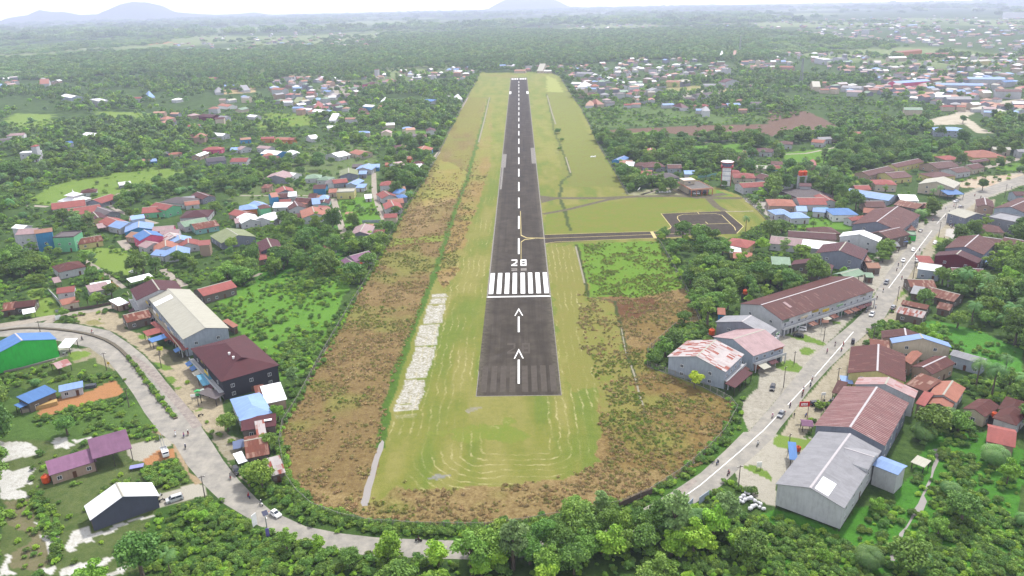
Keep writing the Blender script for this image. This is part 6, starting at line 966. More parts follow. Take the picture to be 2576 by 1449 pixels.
# named distant buildings
for q in [
 (2, 0, 1545, 825, 1680, 830, 1650, 788, 7.5, 'gx', 'tan', 'yellow', 'two-storey yellow terrace end on the playing field'), (2, 0, 1680, 828, 1800, 815, 1790, 780, 7.5, 'gx', 'cream', 'grey', 'two-storey grey terrace end on the playing field'), (2, 0, 1588, 958, 1722, 958, 1700, 912, 5, 'hx', 'slate', 'palewhite', 'dark grey hipped school block left of its twin'), (2, 0, 1868, 962, 2072, 950, 2050, 908, 5, 'hx', 'slate', 'palewhite', 'long dark grey hipped school block with white walls'), (2, 0, 1712, 992, 1840, 995, 1820, 962, 4, 'hx', 'slate', 'tan'),
 (2, 0, 2050, 868, 2150, 868, 2140, 822, 5, 'gx', 'maroon', 'palewhite'), (2, 0, 2140, 830, 2300, 820, 2270, 790, 7, 'gy', 'maroon', 'palewhite', 'white church-like gabled house with a maroon roof'), (2, 0, 2250, 868, 2420, 872, 2400, 832, 5, 'gx', 'maroon', 'palewhite'), (2, 0, 1920, 860, 2045, 862, 2040, 828, 5, 'gx', 'grey', 'palewhite'), (2, 0, 1375, 700, 1455, 700, 1450, 682, 9, 'f', 'grey', 'palewhite', 'white cubic house behind the right-hand village'),
 (2, 0, 720, 870, 870, 870, 840, 828, 4.5, 'hx', 'orange', 'palewhite', 'orange hipped roof closest behind the runway end'), (2, 0, 590, 840, 685, 845, 680, 808, 5, 'gx', 'white', 'palewhite'), (2, 0, 655, 890, 735, 892, 730, 868, 4, 'gx', 'white', 'palewhite'), (2, 0, 735, 895, 840, 898, 830, 868, 4, 'gx', 'lightblue', 'palewhite'), (2, 0, 658, 955, 770, 955, 750, 922, 4, 'hx', 'tan', 'cream'), (2, 0, 750, 948, 865, 945, 850, 908, 4.5, 'hx', 'brown', 'cream'), (2, 0, 640, 740, 800, 745, 790, 712, 5, 'gx', 'grey', 'palewhite'), (2, 0, 1400, 915, 1520, 905, 1470, 830, 7, 'gy', 'grey', 'palewhite', 'tall grey-roofed house at the playing field corner'), (2, 0, 1365, 930, 1440, 930, 1430, 880, 6, 'gx', 'cream', 'cream'),
 (2, 0, 20, 715, 135, 715, 130, 685, 4, 'gx', 'tan', 'cream', 'tan roof straight behind the runway end'), (2, 0, 250, 715, 310, 715, 305, 690, 4, 'gx', 'cream', 'cream'), (2, 0, 318, 715, 395, 715, 390, 688, 4, 'gx', 'white', 'cream'), (2, 0, 860, 1055, 930, 1050, 925, 1020, 4, 'hx', 'orange', 'cream'), (2, 0, 735, 1065, 820, 1065, 815, 1040, 4, 'gx', 'tan', 'palewhite'), (2, 0, 1130, 1060, 1205, 1058, 1195, 1025, 4, 'gx', 'red', 'palewhite'), (2, 0, 1205, 1052, 1300, 1050, 1290, 1018, 4, 'gx', 'orange', 'palewhite'), (2, 0, 945, 1040, 1040, 1035, 1030, 1005, 4, 'gx', 'slate', 'palewhite'),
 (2, 0, 1820, 1065, 1965, 1070, 1950, 1025, 4.5, 'hx', 'red', 'cream'), (2, 0, 1500, 1010, 1620, 1012, 1600, 980, 4.5, 'hx', 'red', 'palewhite'), (2, 0, 1520, 1060, 1635, 1055, 1600, 1015, 4, 'gx', 'lightblue', 'palewhite'), (2, 0, 1850, 1112, 1980, 1112, 1960, 1080, 4, 'gx', 'lightblue', 'palewhite'), (2, 0, 1915, 1140, 1995, 1140, 1980, 1115, 4, 'gx', 'grey', 'palewhite'), (2, 0, 2050, 1058, 2160, 1058, 2140, 1018, 4.5, 'hx', 'red', 'palewhite'), (2, 0, 2170, 1060, 2305, 1055, 2290, 1030, 4, 'gx', 'lightblue', 'palewhite'), (2, 0, 2238, 1010, 2330, 1015, 2320, 955, 5, 'hx', 'tan', 'cream'), (2, 0, 2125, 990, 2210, 985, 2205, 935, 7, 'f', 'grey', 'grey'), (2, 0, 2400, 1045, 2532, 1045, 2520, 1010, 6, 'gx', 'slate', 'palewhite'), (2, 0, 2280, 1110, 2370, 1110, 2360, 1070, 4, 'gx', 'tan', 'tan'), (2, 0, 1710, 1085, 1780, 1080, 1770, 1052, 4, 'hx', 'maroon', 'palewhite'),
 (3, 0, 90, 1449, 250, 1455, 200, 1405, 4.5, 'hx', 'brown', 'palewhite'), (3, 0, 515, 1405, 650, 1400, 640, 1370, 4, 'gx', 'grey', 'palewhite'), (3, 0, 430, 1430, 560, 1440, 540, 1395, 4, 'gx', 'orange', 'palewhite'), (3, 0, 590, 1385, 700, 1390, 690, 1355, 4, 'gx', 'red', 'cream'), (3, 0, 860, 1345, 1000, 1350, 990, 1305, 5, 'gx', 'orange', 'teal'), (3, 0, 1670, 1310, 1990, 1320, 1950, 1248, 6, 'hx', 'lightblue', 'paleblue', 'blue-roofed hall by the roundabout'), (3, 0, 1370, 1105, 1560, 1108, 1550, 1062, 6, 'gx', 'green', 'cream', 'pale green-roofed hall behind the right-hand trees'), (3, 0, 1805, 1000, 2060, 1000, 2030, 950, 9, 'gx', 'grey', 'grey', 'large grey warehouse above the town street'), (3, 0, 1680, 975, 1840, 980, 1960, 942, 7, 'gx', 'white', 'palewhite'),
 (3, 0, 1895, 1075, 1990, 1080, 1980, 1035, 5, 'gx', 'orange', 'cream'), (3, 0, 1760, 1075, 1890, 1075, 1880, 1035, 5, 'hx', 'red', 'cream'), (3, 0, 2010, 795, 2390, 800, 2390, 760, 7, 'gx', 'lightblue', 'palewhite', 'long pale blue-roofed school wing in the town'), (3, 0, 2390, 830, 2495, 820, 2490, 780, 7, 'gx', 'blue', 'palewhite', 'blue-roofed end wing of the town school'), (3, 0, 1690, 855, 2170, 862, 2170, 820, 6, 'gx', 'lightblue', 'palewhite', 'second long pale blue roof in the town'), (3, 0, 1300, 840, 1640, 815, 1630, 765, 7, 'gx', 'lightblue', 'pink'), (3, 0, 1290, 775, 1410, 775, 1400, 740, 8, 'hx', 'slate', 'palewhite'), (3, 0, 1260, 740, 1430, 745, 1420, 690, 7, 'hx', 'brown', 'palewhite'),
 (3, 0, 2290, 920, 2560, 925, 2540, 860, 9, 'gx', 'brown', 'palewhite', 'large brown-roofed market building in the town'), (3, 0, 730, 880, 930, 890, 920, 850, 6, 'gx', 'grey', 'palewhite'), (3, 0, 790, 925, 945, 930, 935, 880, 6, 'gx', 'pink', 'palewhite'), (3, 0, 525, 905, 620, 905, 610, 875, 5, 'gx', 'orange', 'cream'), (3, 0, 490, 835, 595, 835, 590, 805, 5, 'gx', 'orange', 'cream'), (3, 0, 450, 885, 530, 885, 520, 862, 5, 'gx', 'cream', 'cream'), (3, 0, 1325, 530, 1555, 505, 1545, 470, 8, 'gx', 'orange', 'orange', 'very long orange-red roof in the far town'), (3, 0, 1590, 545, 1850, 545, 1830, 490, 7, 'gx', 'red', 'cream'), (3, 0, 1230, 585, 1400, 580, 1390, 550, 7, 'gx', 'white', 'cream'), (3, 0, 1420, 255, 1510, 250, 1500, 238, 8, 'gx', 'lightblue', 'palewhite'), (3, 0, 945, 300, 1015, 300, 1010, 275, 14, 'f', 'white', 'palewhite', 'white block with blank walls in the far town'), (3, 0, 470, 585, 560, 600, 550, 560, 10, 'f', 'white', 'palewhite'), (3, 0, 650, 580, 720, 590, 715, 570, 10, 'f', 'grey', 'palewhite'),
 (3, 0, 110, 675, 240, 680, 235, 655, 6, 'gx', 'orange', 'tan'), (3, 0, 730, 680, 880, 680, 875, 655, 6, 'gx', 'tan', 'cream'), (3, 0, 2030, 625, 2250, 610, 2240, 570, 7, 'gx', 'cream', 'yellow'), (3, 0, 2170, 1130, 2300, 1135, 2290, 1095, 6, 'gx', 'lightblue', 'palewhite'), (3, 0, 2365, 125, 2640, 130, 2640, 60, 26, 'f', 'white', 'white', 'huge white flat-topped hall at the far right edge'), (2, 0, 2105, 690, 2170, 695, 2165, 640, 16, 'gx', 'grey', 'palewhite', 'tall white narrow building in the trees before the mast'), (2, 0, 2085, 550, 2118, 550, 2115, 532, 9, 'gx', 'white', 'palewhite'), (2, 0, 2220, 555, 2250, 555, 2248, 535, 9, 'gx', 'tan', 'palewhite')]:
    L_ = q[12] if len(q) > 12 else None
    H(*q[:12], L_, **({'slope': .16} if q[9] == 'f' else {}))
# far houses: individuals up to the 300 that show largest, the rest one mass
QUEUE.sort(key=lambda q: -q[0]-(5 if q[8] else 0)); QREST = QUEUE[296:]
for q in QUEUE[:296]: hbuild(*q[1:11], **q[11])
NH = 300
CL = [([(680, 205), (760, 192), (900, 203), (960, 186), (1040, 176), (1200, 172), (1205, 190), (1170, 212), (1050, 212), (960, 222), (860, 255), (900, 292), (760, 292), (700, 262)], 120, 'the village left of the runway end'),
      ([(1412, 176), (1560, 152), (1700, 150), (1850, 165), (1800, 200), (1700, 200), (1660, 225), (1640, 262), (1500, 258), (1450, 232)], 135, 'the village right of the runway end'), ([(1215, 170), (1412, 170), (1412, 180), (1215, 178)], 14, 'the row behind the runway end'),
      ([(1850, 165), (2000, 135), (2150, 140), (2250, 160), (2200, 200), (2020, 160), (1900, 185)], 60, 'the mid town'), ([(2200, 165), (2576, 130), (2576, 235), (2500, 260), (2330, 262), (2240, 240), (2080, 242), (2060, 225), (2200, 215)], 190, 'the town on the right'),
      ([(2330, 270), (2576, 265), (2576, 300), (2500, 290)], 22, 'the street by the roundabout'), ([(1900, 58), (2300, 40), (2576, 45), (2576, 130), (2250, 110), (2100, 95), (1900, 75)], 260, 'the far town'), ([(1288, 66), (1900, 62), (1900, 76), (1288, 76)], 45, 'the far edge of the forest'),
      ([(420, 100), (640, 85), (960, 82), (960, 122), (760, 118), (600, 132), (440, 130)], 90, 'the far left settlement'), ([(0, 200), (160, 205), (160, 222), (0, 220)], 8, 'the left forest'), ([(300, 230), (640, 250), (640, 320), (450, 350)], 14, 'the left woods'), ([(700, 300), (1090, 330), (1080, 400), (900, 350)], 10, 'the woods left of the strip')]
RCN = ['orange', 'red', 'tan', 'brown', 'white', 'white', 'pink', 'grey', 'lightblue', 'maroon', 'cream', 'tan', 'rustwhite', 'slate', 'orange', 'green']
cand = []
def near_block(x, y, r_=4.):
    for bx, by, ax, ay, hl, hw in blocked:
        dx_, dy_ = x-bx, y-by
        if abs(dx_) > hl+hw+r_ or abs(dy_) > hl+hw+r_: continue
        u_ = dx_*ax+dy_*ay; v_ = -dx_*ay+dy_*ax
        if abs(u_) < hl+r_ and abs(v_) < hw+r_: return True
    return False
for P, n_, nm_ in CL:
    us = [p[0] for p in P]; vs = [p[1] for p in P]; got = 0; tries = 0; Pa = np.array(P, float)
    ang0 = rnd.uniform(-.4, .4)
    while got < n_ and tries < n_*30:
        tries += 1; u = rnd.uniform(min(us), max(us)); v = rnd.uniform(min(vs), max(vs))
        if not inpoly(np.array([u]), np.array([v]), Pa)[0]: continue
        p = uv2w(u, v); 
        if near_block(p.x, p.y, 5): continue
        L_ = rnd.uniform(9, 17); W_ = rnd.uniform(7.5, 11); ang = ang0+rnd.choice((0, math.pi/2))+rnd.gauss(0, .2)
        big = 1.25 if math.hypot(p.x, p.y) > 2500 else 1.; L_ *= big; W_ *= big
        blocked.append((p.x, p.y, math.cos(ang), math.sin(ang), L_/2, W_/2)); got += 1
        cand.append((math.hypot(p.x, p.y), p, L_, W_, ang, rnd.choice(RCN), rnd.choice(('palewhite', 'cream', 'palewhite', 'tan', 'grey')), nm_, u, v))
for q in QREST:
    A_, B_, C_ = q[1:4]; a = Vector((B_.x-A_.x, B_.y-A_.y)); n = Vector((-a.y, a.x)).normalized(); W_ = max(5, Vector((C_.x-B_.x, C_.y-B_.y)).dot(n)); cc_ = Vector((A_.x, A_.y))+a/2+n*W_/2
    cand.append((math.hypot(cc_.x, cc_.y), Vector((cc_.x, cc_.y, 0)), a.length, W_, math.atan2(a.y, a.x), q[6], q[7] if q[7] != 'open' else 'tan', '', 0, 0))
cand.sort(key=lambda q: q[0])
NIND = max(0, 300-NH)
for d_, p, L_, W_, ang, rc_, wc_, nm_, u, v in cand[:NIND]:
    a = Vector((math.cos(ang), math.sin(ang), 0)); n = Vector((-a.y, a.x, 0)); z_ = 3.8
    A_ = p-a*L_/2-n*W_/2; B_ = p+a*L_/2-n*W_/2; C_ = p+a*L_/2+n*W_/2; blocked_n = len(blocked)
    hbuild(A_, B_, C_, z_, rnd.choice(('gx', 'gx', 'hx')), rc_, wc_, None, 'house', 'house', win=0); del blocked[blocked_n:]
sv, sf, sc_ = [], [], []
for d_, p, L_, W_, ang, rc_, wc_, nm_, u, v in cand[NIND:]:
    cs, sn = math.cos(ang), math.sin(ang); z_ = rnd.choice((3.6, 3.8, 4.2, 6.5)); rs = W_/2*.4; hl, hw = L_/2, W_/2
    loc = [(-hl+.4, -hw+.4, 0), (hl-.4, -hw+.4, 0), (hl-.4, hw-.4, 0), (-hl+.4, hw-.4, 0), (-hl+.4, -hw+.4, z_), (hl-.4, -hw+.4, z_), (hl-.4, hw-.4, z_), (-hl+.4, hw-.4, z_), (-hl, -hw, z_), (hl, -hw, z_), (hl, hw, z_), (-hl, hw, z_), (-hl, 0, z_+rs), (hl, 0, z_+rs), (-hl+.4, 0, z_+rs-.15), (hl-.4, 0, z_+rs-.15)]
    if rnd.random() < .35: q_ = max(.2, hl-hw); loc[12] = (-q_, 0, z_+rs); loc[13] = (q_, 0, z_+rs); loc[14] = loc[12]; loc[15] = loc[13]
    b0 = len(sv); sv += [(p.x+x*cs-y*sn, p.y+x*sn+y*cs, z) for x, y, z in loc]
    rc3 = RC[rc_]; wc3 = WC[wc_]; k_ = rnd.uniform(.8, 1.15)
    for f_, c_ in (((0, 1, 5, 4), wc3), ((1, 2, 6, 5), wc3), ((2, 3, 7, 6), wc3), ((3, 0, 4, 7), wc3), ((8, 9, 13, 12), rc3), ((10, 11, 12, 13), rc3), ((4, 14, 7, 7), wc3), ((5, 6, 15, 15), wc3), ((9, 10, 13, 13), rc3), ((11, 8, 12, 12), rc3)):
        if f_[2] == f_[3]: f_ = f_[:3]
        if len(f_) == 3 and loc[12] != (-hl, 0, z_+rs) or len(f_) == 4 or (len(f_) == 3 and f_[0] in (4, 5)):
            sf.append(tuple(i+b0 for i in f_)); sc_.append([x*k_ for x in c_])
me = bpy.data.meshes.new('distant_houses'); me.from_pydata(sv, [], sf); at_ = me.attributes.new('col', 'FLOAT_COLOR', 'FACE')
at_.data.foreach_set('color', np.hstack([np.array(sc_, np.float32), np.ones((len(sc_), 1), np.float32)]).ravel())
m = N('distant roofs and walls'); m.l(m.n('ShaderNodeAttribute', attribute_name='col').outputs['Color'], m.b.inputs['Base Color']); m.b.inputs['Roughness'].default_value = .7; me.materials.append(m.m)
tag(link('distant_houses', me), 'mass of tiny distant roofs across the far town and forest edge', 'houses', kind='stuff')
# ------------------------------------------------------------------ vegetation
def leafmat(name, c1, c2, c3):
    m = N(name); oi = m.n('ShaderNodeObjectInfo'); lv = m.n('ShaderNodeAttribute', attribute_name='lv').outputs['Fac']
    b = m.mix(m.mr(lv, 0, 1), c1, c2)
    b = m.mix(m.mr(oi.outputs['Random'], 0, 1, 0, .5), b, c3)
    hs = m.n('ShaderNodeHueSaturation'); wn = m.n('ShaderNodeTexWhiteNoise', noise_dimensions='1D'); m.l(oi.outputs['Random'], wn.inputs['W'])
    m.l(m.mr(wn.outputs['Value'], 0, 1, .70, 1.2), hs.inputs['Value']); m.l(m.mr(oi.outputs['Random'], 0, 1, .485, .515), hs.inputs['Hue']); m.l(b, hs.inputs['Color'])
    m.l(hs.outputs[0], m.b.inputs['Base Color']); m.b.inputs['Roughness'].default_value = .6; m.b.inputs['Specular IOR Level'].default_value = .25
    tr = m.n('ShaderNodeBsdfTranslucent'); m.l(hs.outputs[0], tr.inputs['Color']); ms = m.n('ShaderNodeMixShader'); ms.inputs[0].default_value = .2
    m.l(m.b.outputs[0], ms.inputs[1]); m.l(tr.outputs[0], ms.inputs[2]); m.l(ms.outputs[0], m.t.nodes['Material Output'].inputs['Surface'])
    return m.m
K = 1.14
LM_D = leafmat('dark leaves', C(66, 98, 40, K), C(120, 150, 62, K), C(86, 120, 56, K))
LM_M = leafmat('mid green leaves', C(76, 112, 38, K), C(136, 166, 66, K), C(104, 134, 60, K))
LM_L = leafmat('light green leaves', C(96, 142, 40, K), C(160, 194, 68, K), C(128, 160, 60, K))
LM_G = leafmat('grey green leaves', C(84, 116, 62, K), C(138, 164, 96, K), C(108, 134, 84, K))
LM_P = leafmat('palm fronds', C(66, 108, 58, K), C(116, 154, 84, K), C(88, 128, 66, K))
LM_Y = leafmat('yellow green leaves', C(150, 176, 40, K), C(206, 214, 70, K), C(160, 180, 60, K))
LM_B = leafmat('dry brown brush', C(146, 120, 78, .9), C(206, 184, 134, .9), C(164, 150, 92, .84))
LM_O = leafmat('tall olive grass', C(128, 134, 62, .75), C(178, 172, 92, .75), C(150, 140, 84, .75))
LM_O2 = leafmat('green weeds leaves', C(104, 136, 50, .8), C(158, 172, 76, .8), C(132, 148, 64, .8))
BARK = plain('grey brown bark', C(120, 108, 94), .9, 0, .3, 1.)
def leaves(C_, Nn, S, lv, g):
    """quads at centres C_ with normals Nn and sizes S"""
    n = len(C_); up = g.normal(size=(n, 3)); u = np.cross(Nn, up); u /= np.linalg.norm(u, axis=1)[:, None]+1e-9; v = np.cross(Nn, u); v /= np.linalg.norm(v, axis=1)[:, None]+1e-9
    S = S[:, None]; q = np.stack([C_-u*S-v*S*.55, C_+u*S*.15-v*S*.8, C_+u*S+v*S*.5, C_-u*S*.2+v*S*.8], 1).reshape(-1, 3)
    return q, np.arange(4*n).reshape(-1, 4), np.repeat(lv, 4)
def crown(name, mat, seed, R_, H, z0, nl, nleaf, leaf, flat=.7, spread=.62):
    g = np.random.default_rng(seed); cs = []; 
    for i in range(nl):
        a = g.uniform(0, 2*np.pi); r = R_*spread*1.12*np.sqrt(g.uniform()); zz = z0+(H-z0)*(.35+.55*g.uniform()*(1-.55*r/R_)); cs.append((r*np.cos(a), r*np.sin(a), zz, R_*g.uniform(.17, .40), g.uniform()))
    cs = [(a_*(1+.3*g.normal()), b_, c_*(1+.12*g.normal()), d_, e_) for a_, b_, c_, d_, e_ in cs]; cs.append((R_*.1, 0, z0+(H-z0)*.68, R_*.45, .5)); P = []; Nn = []; lv = []; S = []
    w_ = np.array([c[3]**2 for c in cs]); w_ /= w_.sum()
    for c, k in zip(cs, (w_*nleaf).astype(int)+1):
        d = g.normal(size=(k, 3)); d[:, 2] = np.abs(d[:, 2])*1.1-.45*g.uniform(size=k); d /= np.linalg.norm(d, axis=1)[:, None]
        rr_ = c[3]*(1+g.normal(size=k)*.2); p = np.array(c[:3])+d*rr_[:, None]*np.array([1, 1, flat]); P.append(p)
        nn = d*.7+g.normal(size=(k, 3))*.62+np.array([0, 0, .35]); Nn.append(nn/np.linalg.norm(nn, axis=1)[:, None]); lv.append(np.clip(c[4]*.45+g.uniform(size=k)**1.4*.6, 0, 1)); S.append(leaf*g.uniform(.6, 1.3, size=k))
    V, F_, L_ = leaves(np.concatenate(P), np.concatenate(Nn), np.concatenate(S), np.concatenate(lv), g)
    return npmesh(name, V, F_, mat, dict(lv=('FLOAT', L_)))
def trunkmesh(name, H, r, seed, limbs=4, R_=3.):
    g = random.Random(seed); mb = MB(); mb.bar((0, 0, 0), (.15, .1, H*.45), r, r*.75)
    for i in range(limbs):
        a = i*6.28/limbs+g.random(); mb.bar((.15, .1, H*.4), (math.cos(a)*R_*.45, math.sin(a)*R_*.45, H*.72), r*.5, r*.2)
    mb.bar((.15, .1, H*.44), (0, 0, H*.8), r*.7, r*.25)
    return mb.mesh(name, BARK)
def palmcrown(name, mat, seed, nf, L_, z, seg=7, droop=1.):
    g = np.random.default_rng(seed); V = []; F_ = []; lv = []
    for i in range(nf):
        a = 2.4*i+g.normal()*.15; el = g.uniform(.1, 1.2); x, y, zz = 0., 0., z; t = g.uniform(); pts = []
        for s in range(seg+1):
            pts.append((x*math.cos(a), x*math.sin(a), zz)); x += L_/seg*math.cos(el); zz += L_/seg*math.sin(el); el -= droop*.34*(1+g.uniform()*.3)
        sd = np.array([-math.sin(a), math.cos(a), 0])
        for s in range(1, seg+1):
            p = np.array(pts[s-1]); q = np.array(pts[s]); wdt = L_*.17*math.sin(math.pi*min(.95, (s+.3)/(seg+.6)))+.08
            for sg in (-1, 1):
                for k in (0, .5):
                    b0 = p+(q-p)*k; b1 = p+(q-p)*(k+.32); tip = b1+sd*sg*wdt+(q-p)*.5+np.array([0, 0, -wdt*.35]); n = len(V)
                    V += [b0, b1, tip, tip-(q-p)*.12]; F_.append((n, n+1, n+2, n+3)); lv += [t*.5+.4*g.uniform()]*4
    return npmesh(name, V, F_, mat, dict(lv=('FLOAT', lv)))
PROT = {}
def proto(key, nm, cm, tm): PROT[key] = (nm, cm, tm)
big = dict(
 dark=('broadleaf_tree', LM_D, 3, 4.6, 10, 1.5, 30, 4600, .31), mid=('broadleaf_tree', LM_M, 5, 4.2, 8.5, 1.0, 28, 4200, .3), light=('broadleaf_tree', LM_L, 8, 3.6, 7, .8, 24, 3400, .28), tall=('tall_tree', LM_G, 9, 3.2, 12, 3, 22, 2800, .31),
 dark2=('broadleaf_tree', LM_D, 13, 5.4, 12.5, 2.5, 36, 5200, .34), airy=('tall_tree', LM_M, 15, 3.4, 11, 2.2, 14, 1700, .3), yel=('yellow_tree', LM_Y, 17, 2.6, 6, 1.2, 16, 2200, .28))
for k_, (nm_, mt_, sd_, R_, H_, z0_, nl_, n_, lf_) in big.items():
    proto(k_, nm_, crown('crown', mt_, sd_, R_, H_, z0_, nl_, n_, lf_), trunkmesh('trunk', H_, .14+.018*H_, sd_, 5, R_))
proto('coco', 'coconut_palm', palmcrown('crown', LM_P, 2, 22, 4.6, 9), MB().bar((0, 0, 0), (.5, .2, 4.5), .22, .17).bar((.5, .2, 4.5), (0, 0, 9.1), .17, .14).mesh('trunk', BARK))
proto('oil', 'oil_palm', palmcrown('crown', LM_P, 4, 34, 4.8, 3.2, 8, 1.15), MB().bar((0, 0, 0), (0, 0, 3.3), .4, .32).mesh('trunk', BARK))
proto('ban', 'banana_plant', palmcrown('crown', LM_L, 6, 10, 2.3, 1.8, 4, .9), MB().bar((0, 0, 0), (0, 0, 1.9), .16, .1).mesh('trunk', LM_L))
proto('bush', 'shrub', crown('crown', LM_M, 21, 1.9, 2.1, 0, 14, 900, .2), trunkmesh('stem', 1.6, .06, 1, 4, 1.2))
proto('bushl', 'shrub', crown('crown', LM_L, 23, 1.8, 1.6, 0, 13, 800, .19), trunkmesh('stem', 1.4, .05, 2, 4, 1.))
proto('bushd', 'shrub', crown('crown', LM_D, 25, 2.3, 2.8, 0, 15, 1100, .22), trunkmesh('stem', 2., .07, 3, 4, 1.4))
proto('cyp', 'cypress', crown('crown', LM_D, 27, 1.1, 8, .2, 26, 1500, .25, 1.6, .3), trunkmesh('trunk', 6, .12, 3, 2, .4))
# lighter versions for far trees
FAR = {k: crown('crown', mt, sd, R_, H_, z0, nl, n_, lf) for k, (mt, sd, R_, H_, z0, nl, n_, lf) in dict(
 fdark=(LM_D, 31, 4.8, 10.5, 1.5, 12, 420, .95), fmid=(LM_M, 33, 4.4, 9, 1., 11, 380, .9), flight=(LM_L, 35, 3.8, 7, .5, 10, 320, .8), ftall=(LM_G, 37, 3.6, 11, 2, 9, 320, .85), fpalm=None).items() if mt} if 0 else {}
for k, a in dict(fdark=(LM_D, 31, 4.8, 10.5, 1.5, 12, 420, .95), fmid=(LM_M, 33, 4.4, 9, 1., 11, 380, .9), flight=(LM_L, 35, 3.8, 7, .5, 10, 320, .8), ftall=(LM_G, 37, 3.6, 11, 2, 9, 320, .85), cdark=(LM_D, 41, 17, 15, 0, 40, 800, 2.0), cmid=(LM_M, 43, 17, 12, 0, 40, 760, 2.), cgrey=(LM_G, 45, 16, 11, 0, 36, 700, 1.9)).items():
    mt, sd, R_, H_, z0, nl, n_, lf = a; FAR[k] = crown('crown', mt, sd, R_, H_, z0, nl, n_, lf, spread=.62 if k[0] == 'f' else .85)

# occupancy grid, 2 m cells
GX0, GY0, GN, GM = -1500, 60, 1500, 1300          # cells in x, y
occ = np.zeros((GM, GN), bool)
gx, gy = np.meshgrid(GX0+2*np.arange(GN)+1, GY0+2*np.arange(GM)+1); gxf, gyf = gx.ravel().astype(float), gy.ravel().astype(float)
def mark(P):
    P = np.array(P, float); i0 = max(0, int((P[:, 0].min()-GX0)/2)-1); i1 = min(GN, int((P[:, 0].max()-GX0)/2)+2); j0 = max(0, int((P[:, 1].min()-GY0)/2)-1); j1 = min(GM, int((P[:, 1].max()-GY0)/2)+2)
    if i1 <= i0 or j1 <= j0: return
    sx_, sy_ = gx[j0:j1, i0:i1], gy[j0:j1, i0:i1]; occ[j0:j1, i0:i1] |= inpoly(sx_.ravel().astype(float), sy_.ravel().astype(float), P).reshape(sx_.shape)
AIRW = wpoly(AIR); mark(AIRW)
for o in list(COL.objects):
    if o.get('kind') == 'structure' and o.type == 'MESH' and o.name.split('.')[0] in ('road', 'side_road', 'lane', 'service_road', 'stream', 'pond_channel', 'road_median', 'taxiway_apron', 'footpath'):
        me = o.data
        for pl in me.polygons:
            pts = [o.matrix_basis @ me.vertices[i].co for i in pl.vertices]; cx_ = sum(p.x for p in pts)/len(pts); cy_ = sum(p.y for p in pts)/len(pts); mr_ = 1.4
            q = []
            for p in pts:
                d_ = Vector((p.x-cx_, p.y-cy_)); q.append((p.x+d_.normalized().x*mr_, p.y+d_.normalized().y*mr_) if d_.length > 0 else (p.x, p.y))
            mark(q)
for bx, by, ax, ay, hl, hw in blocked:
    e = 3.2; mark([(bx+ax*s*(hl+e)-ay*t*(hw+e), by+ay*s*(hl+e)+ax*t*(hw+e)) for s, t in ((-1, -1), (1, -1), (1, 1), (-1, 1))])
def isocc(x, y):
    i = ((x-GX0)/2).astype(int); j = ((y-GY0)/2).astype(int); ok = (i >= 0) & (i < GN) & (j >= 0) & (j < GM); r_ = np.zeros(len(x), bool); r_[ok] = occ[j[ok], i[ok]]; return r_
# where trees stand thin: density multiplier polygons (V space), later ones win
DEN = []
def dn(p, tree, kinds=None, bush=None): DEN.append((np.array(wpoly(p)), tree, kinds, bush))
Z_ = 0.
dn([(0, 720), (644, 720), (644, 1449), (0, 1449)], .06, None, .3)
dn(TV(0, 1, [(250, 580), (600, 400), (1400, 250), (1900, 260), (1500, 420), (1040, 570)]), .04, None, .12); dn(TV(0, 1, [(780, 1130), (900, 1040), (1250, 1060), (1350, 1130), (1330, 1330), (1100, 1290)]), .1, None, 0)
dn(TV(0, 1, [(400, 480), (1000, 430), (1500, 500), (2576, 520), (2576, 1200), (1700, 1200), (1100, 1100), (500, 1120), (100, 1000), (100, 800), (600, 720)]), .16, None, .7); dn(TV(1, 1, [(-700, 0), (1300, -100), (1300, 850), (-250, 850), (-600, 560)]), .14, None, .7); dn(TV(1, 1, [(0, 200), (850, 190), (700, 330), (500, 440), (0, 420)]), 1.3, ('dark', 'mid'))
dn(TV(1, 1, [(830, 540), (1200, 540), (1260, 800), (890, 840)]), .03, None, .5); dn(TV(1, 1, [(0, 850), (850, 840), (900, 1030), (1000, 1250), (0, 1449)]), .45, None, 1.2)
dn([(610, 1170), (700, 1190), (760, 1265), (850, 1310), (1219, 1330), (1400, 1290), (1420, 1330), (1219, 1366), (950, 1356), (850, 1345), (690, 1280), (620, 1225)], .0, None, 1)
dn([(690, 700), (890, 700), (780, 935), (700, 960), (640, 880), (560, 790), (540, 740)], .03, None, .9); dn(TV(0, 1, [(1680, 1190), (2000, 1100), (2300, 1160), (2500, 1320), (1850, 1400), (1680, 1260)]), .3, None, 2.)
dn(TV(0, 1, [(1150, 520), (1500, 400), (2576, 230), (2576, 560), (2180, 640), (2150, 480), (1560, 540), (1200, 640)]), 1.9, ('dark', 'mid', 'oil'))
dn(TV(0, 1, [(0, 1180), (450, 1180), (480, 1449), (0, 1449)]), 1.6, ('mid', 'dark')); dn(TV(0, 1, [(0, 0), (1900, 0), (1500, 260), (700, 330), (200, 560), (250, 800), (0, 900)]), 1.5)
dn(TV(0, 1, [(700, 840), (1000, 860), (1200, 900), (1180, 960), (750, 940)]), 1.6)
dn(TV(1, 0, [(850, 1300), (1500, 1000), (2050, 1050), (1950, 1300), (1200, 1330), (1100, 1449), (850, 1449)]), 2.2, ('dark', 'dark2')); dn(TV(1, 0, [(1200, 1340), (1900, 1310), (1880, 1449), (1150, 1449)]), .25, None, 1)
dn(TV(1, 0, [(0, 1250), (100, 1130), (560, 1150), (560, 1260), (200, 1300)]), .12)
dn([(240, 280), (380, 285), (370, 300), (260, 302)], .1); dn([(40, 285), (130, 288), (140, 310), (60, 320)], .15)
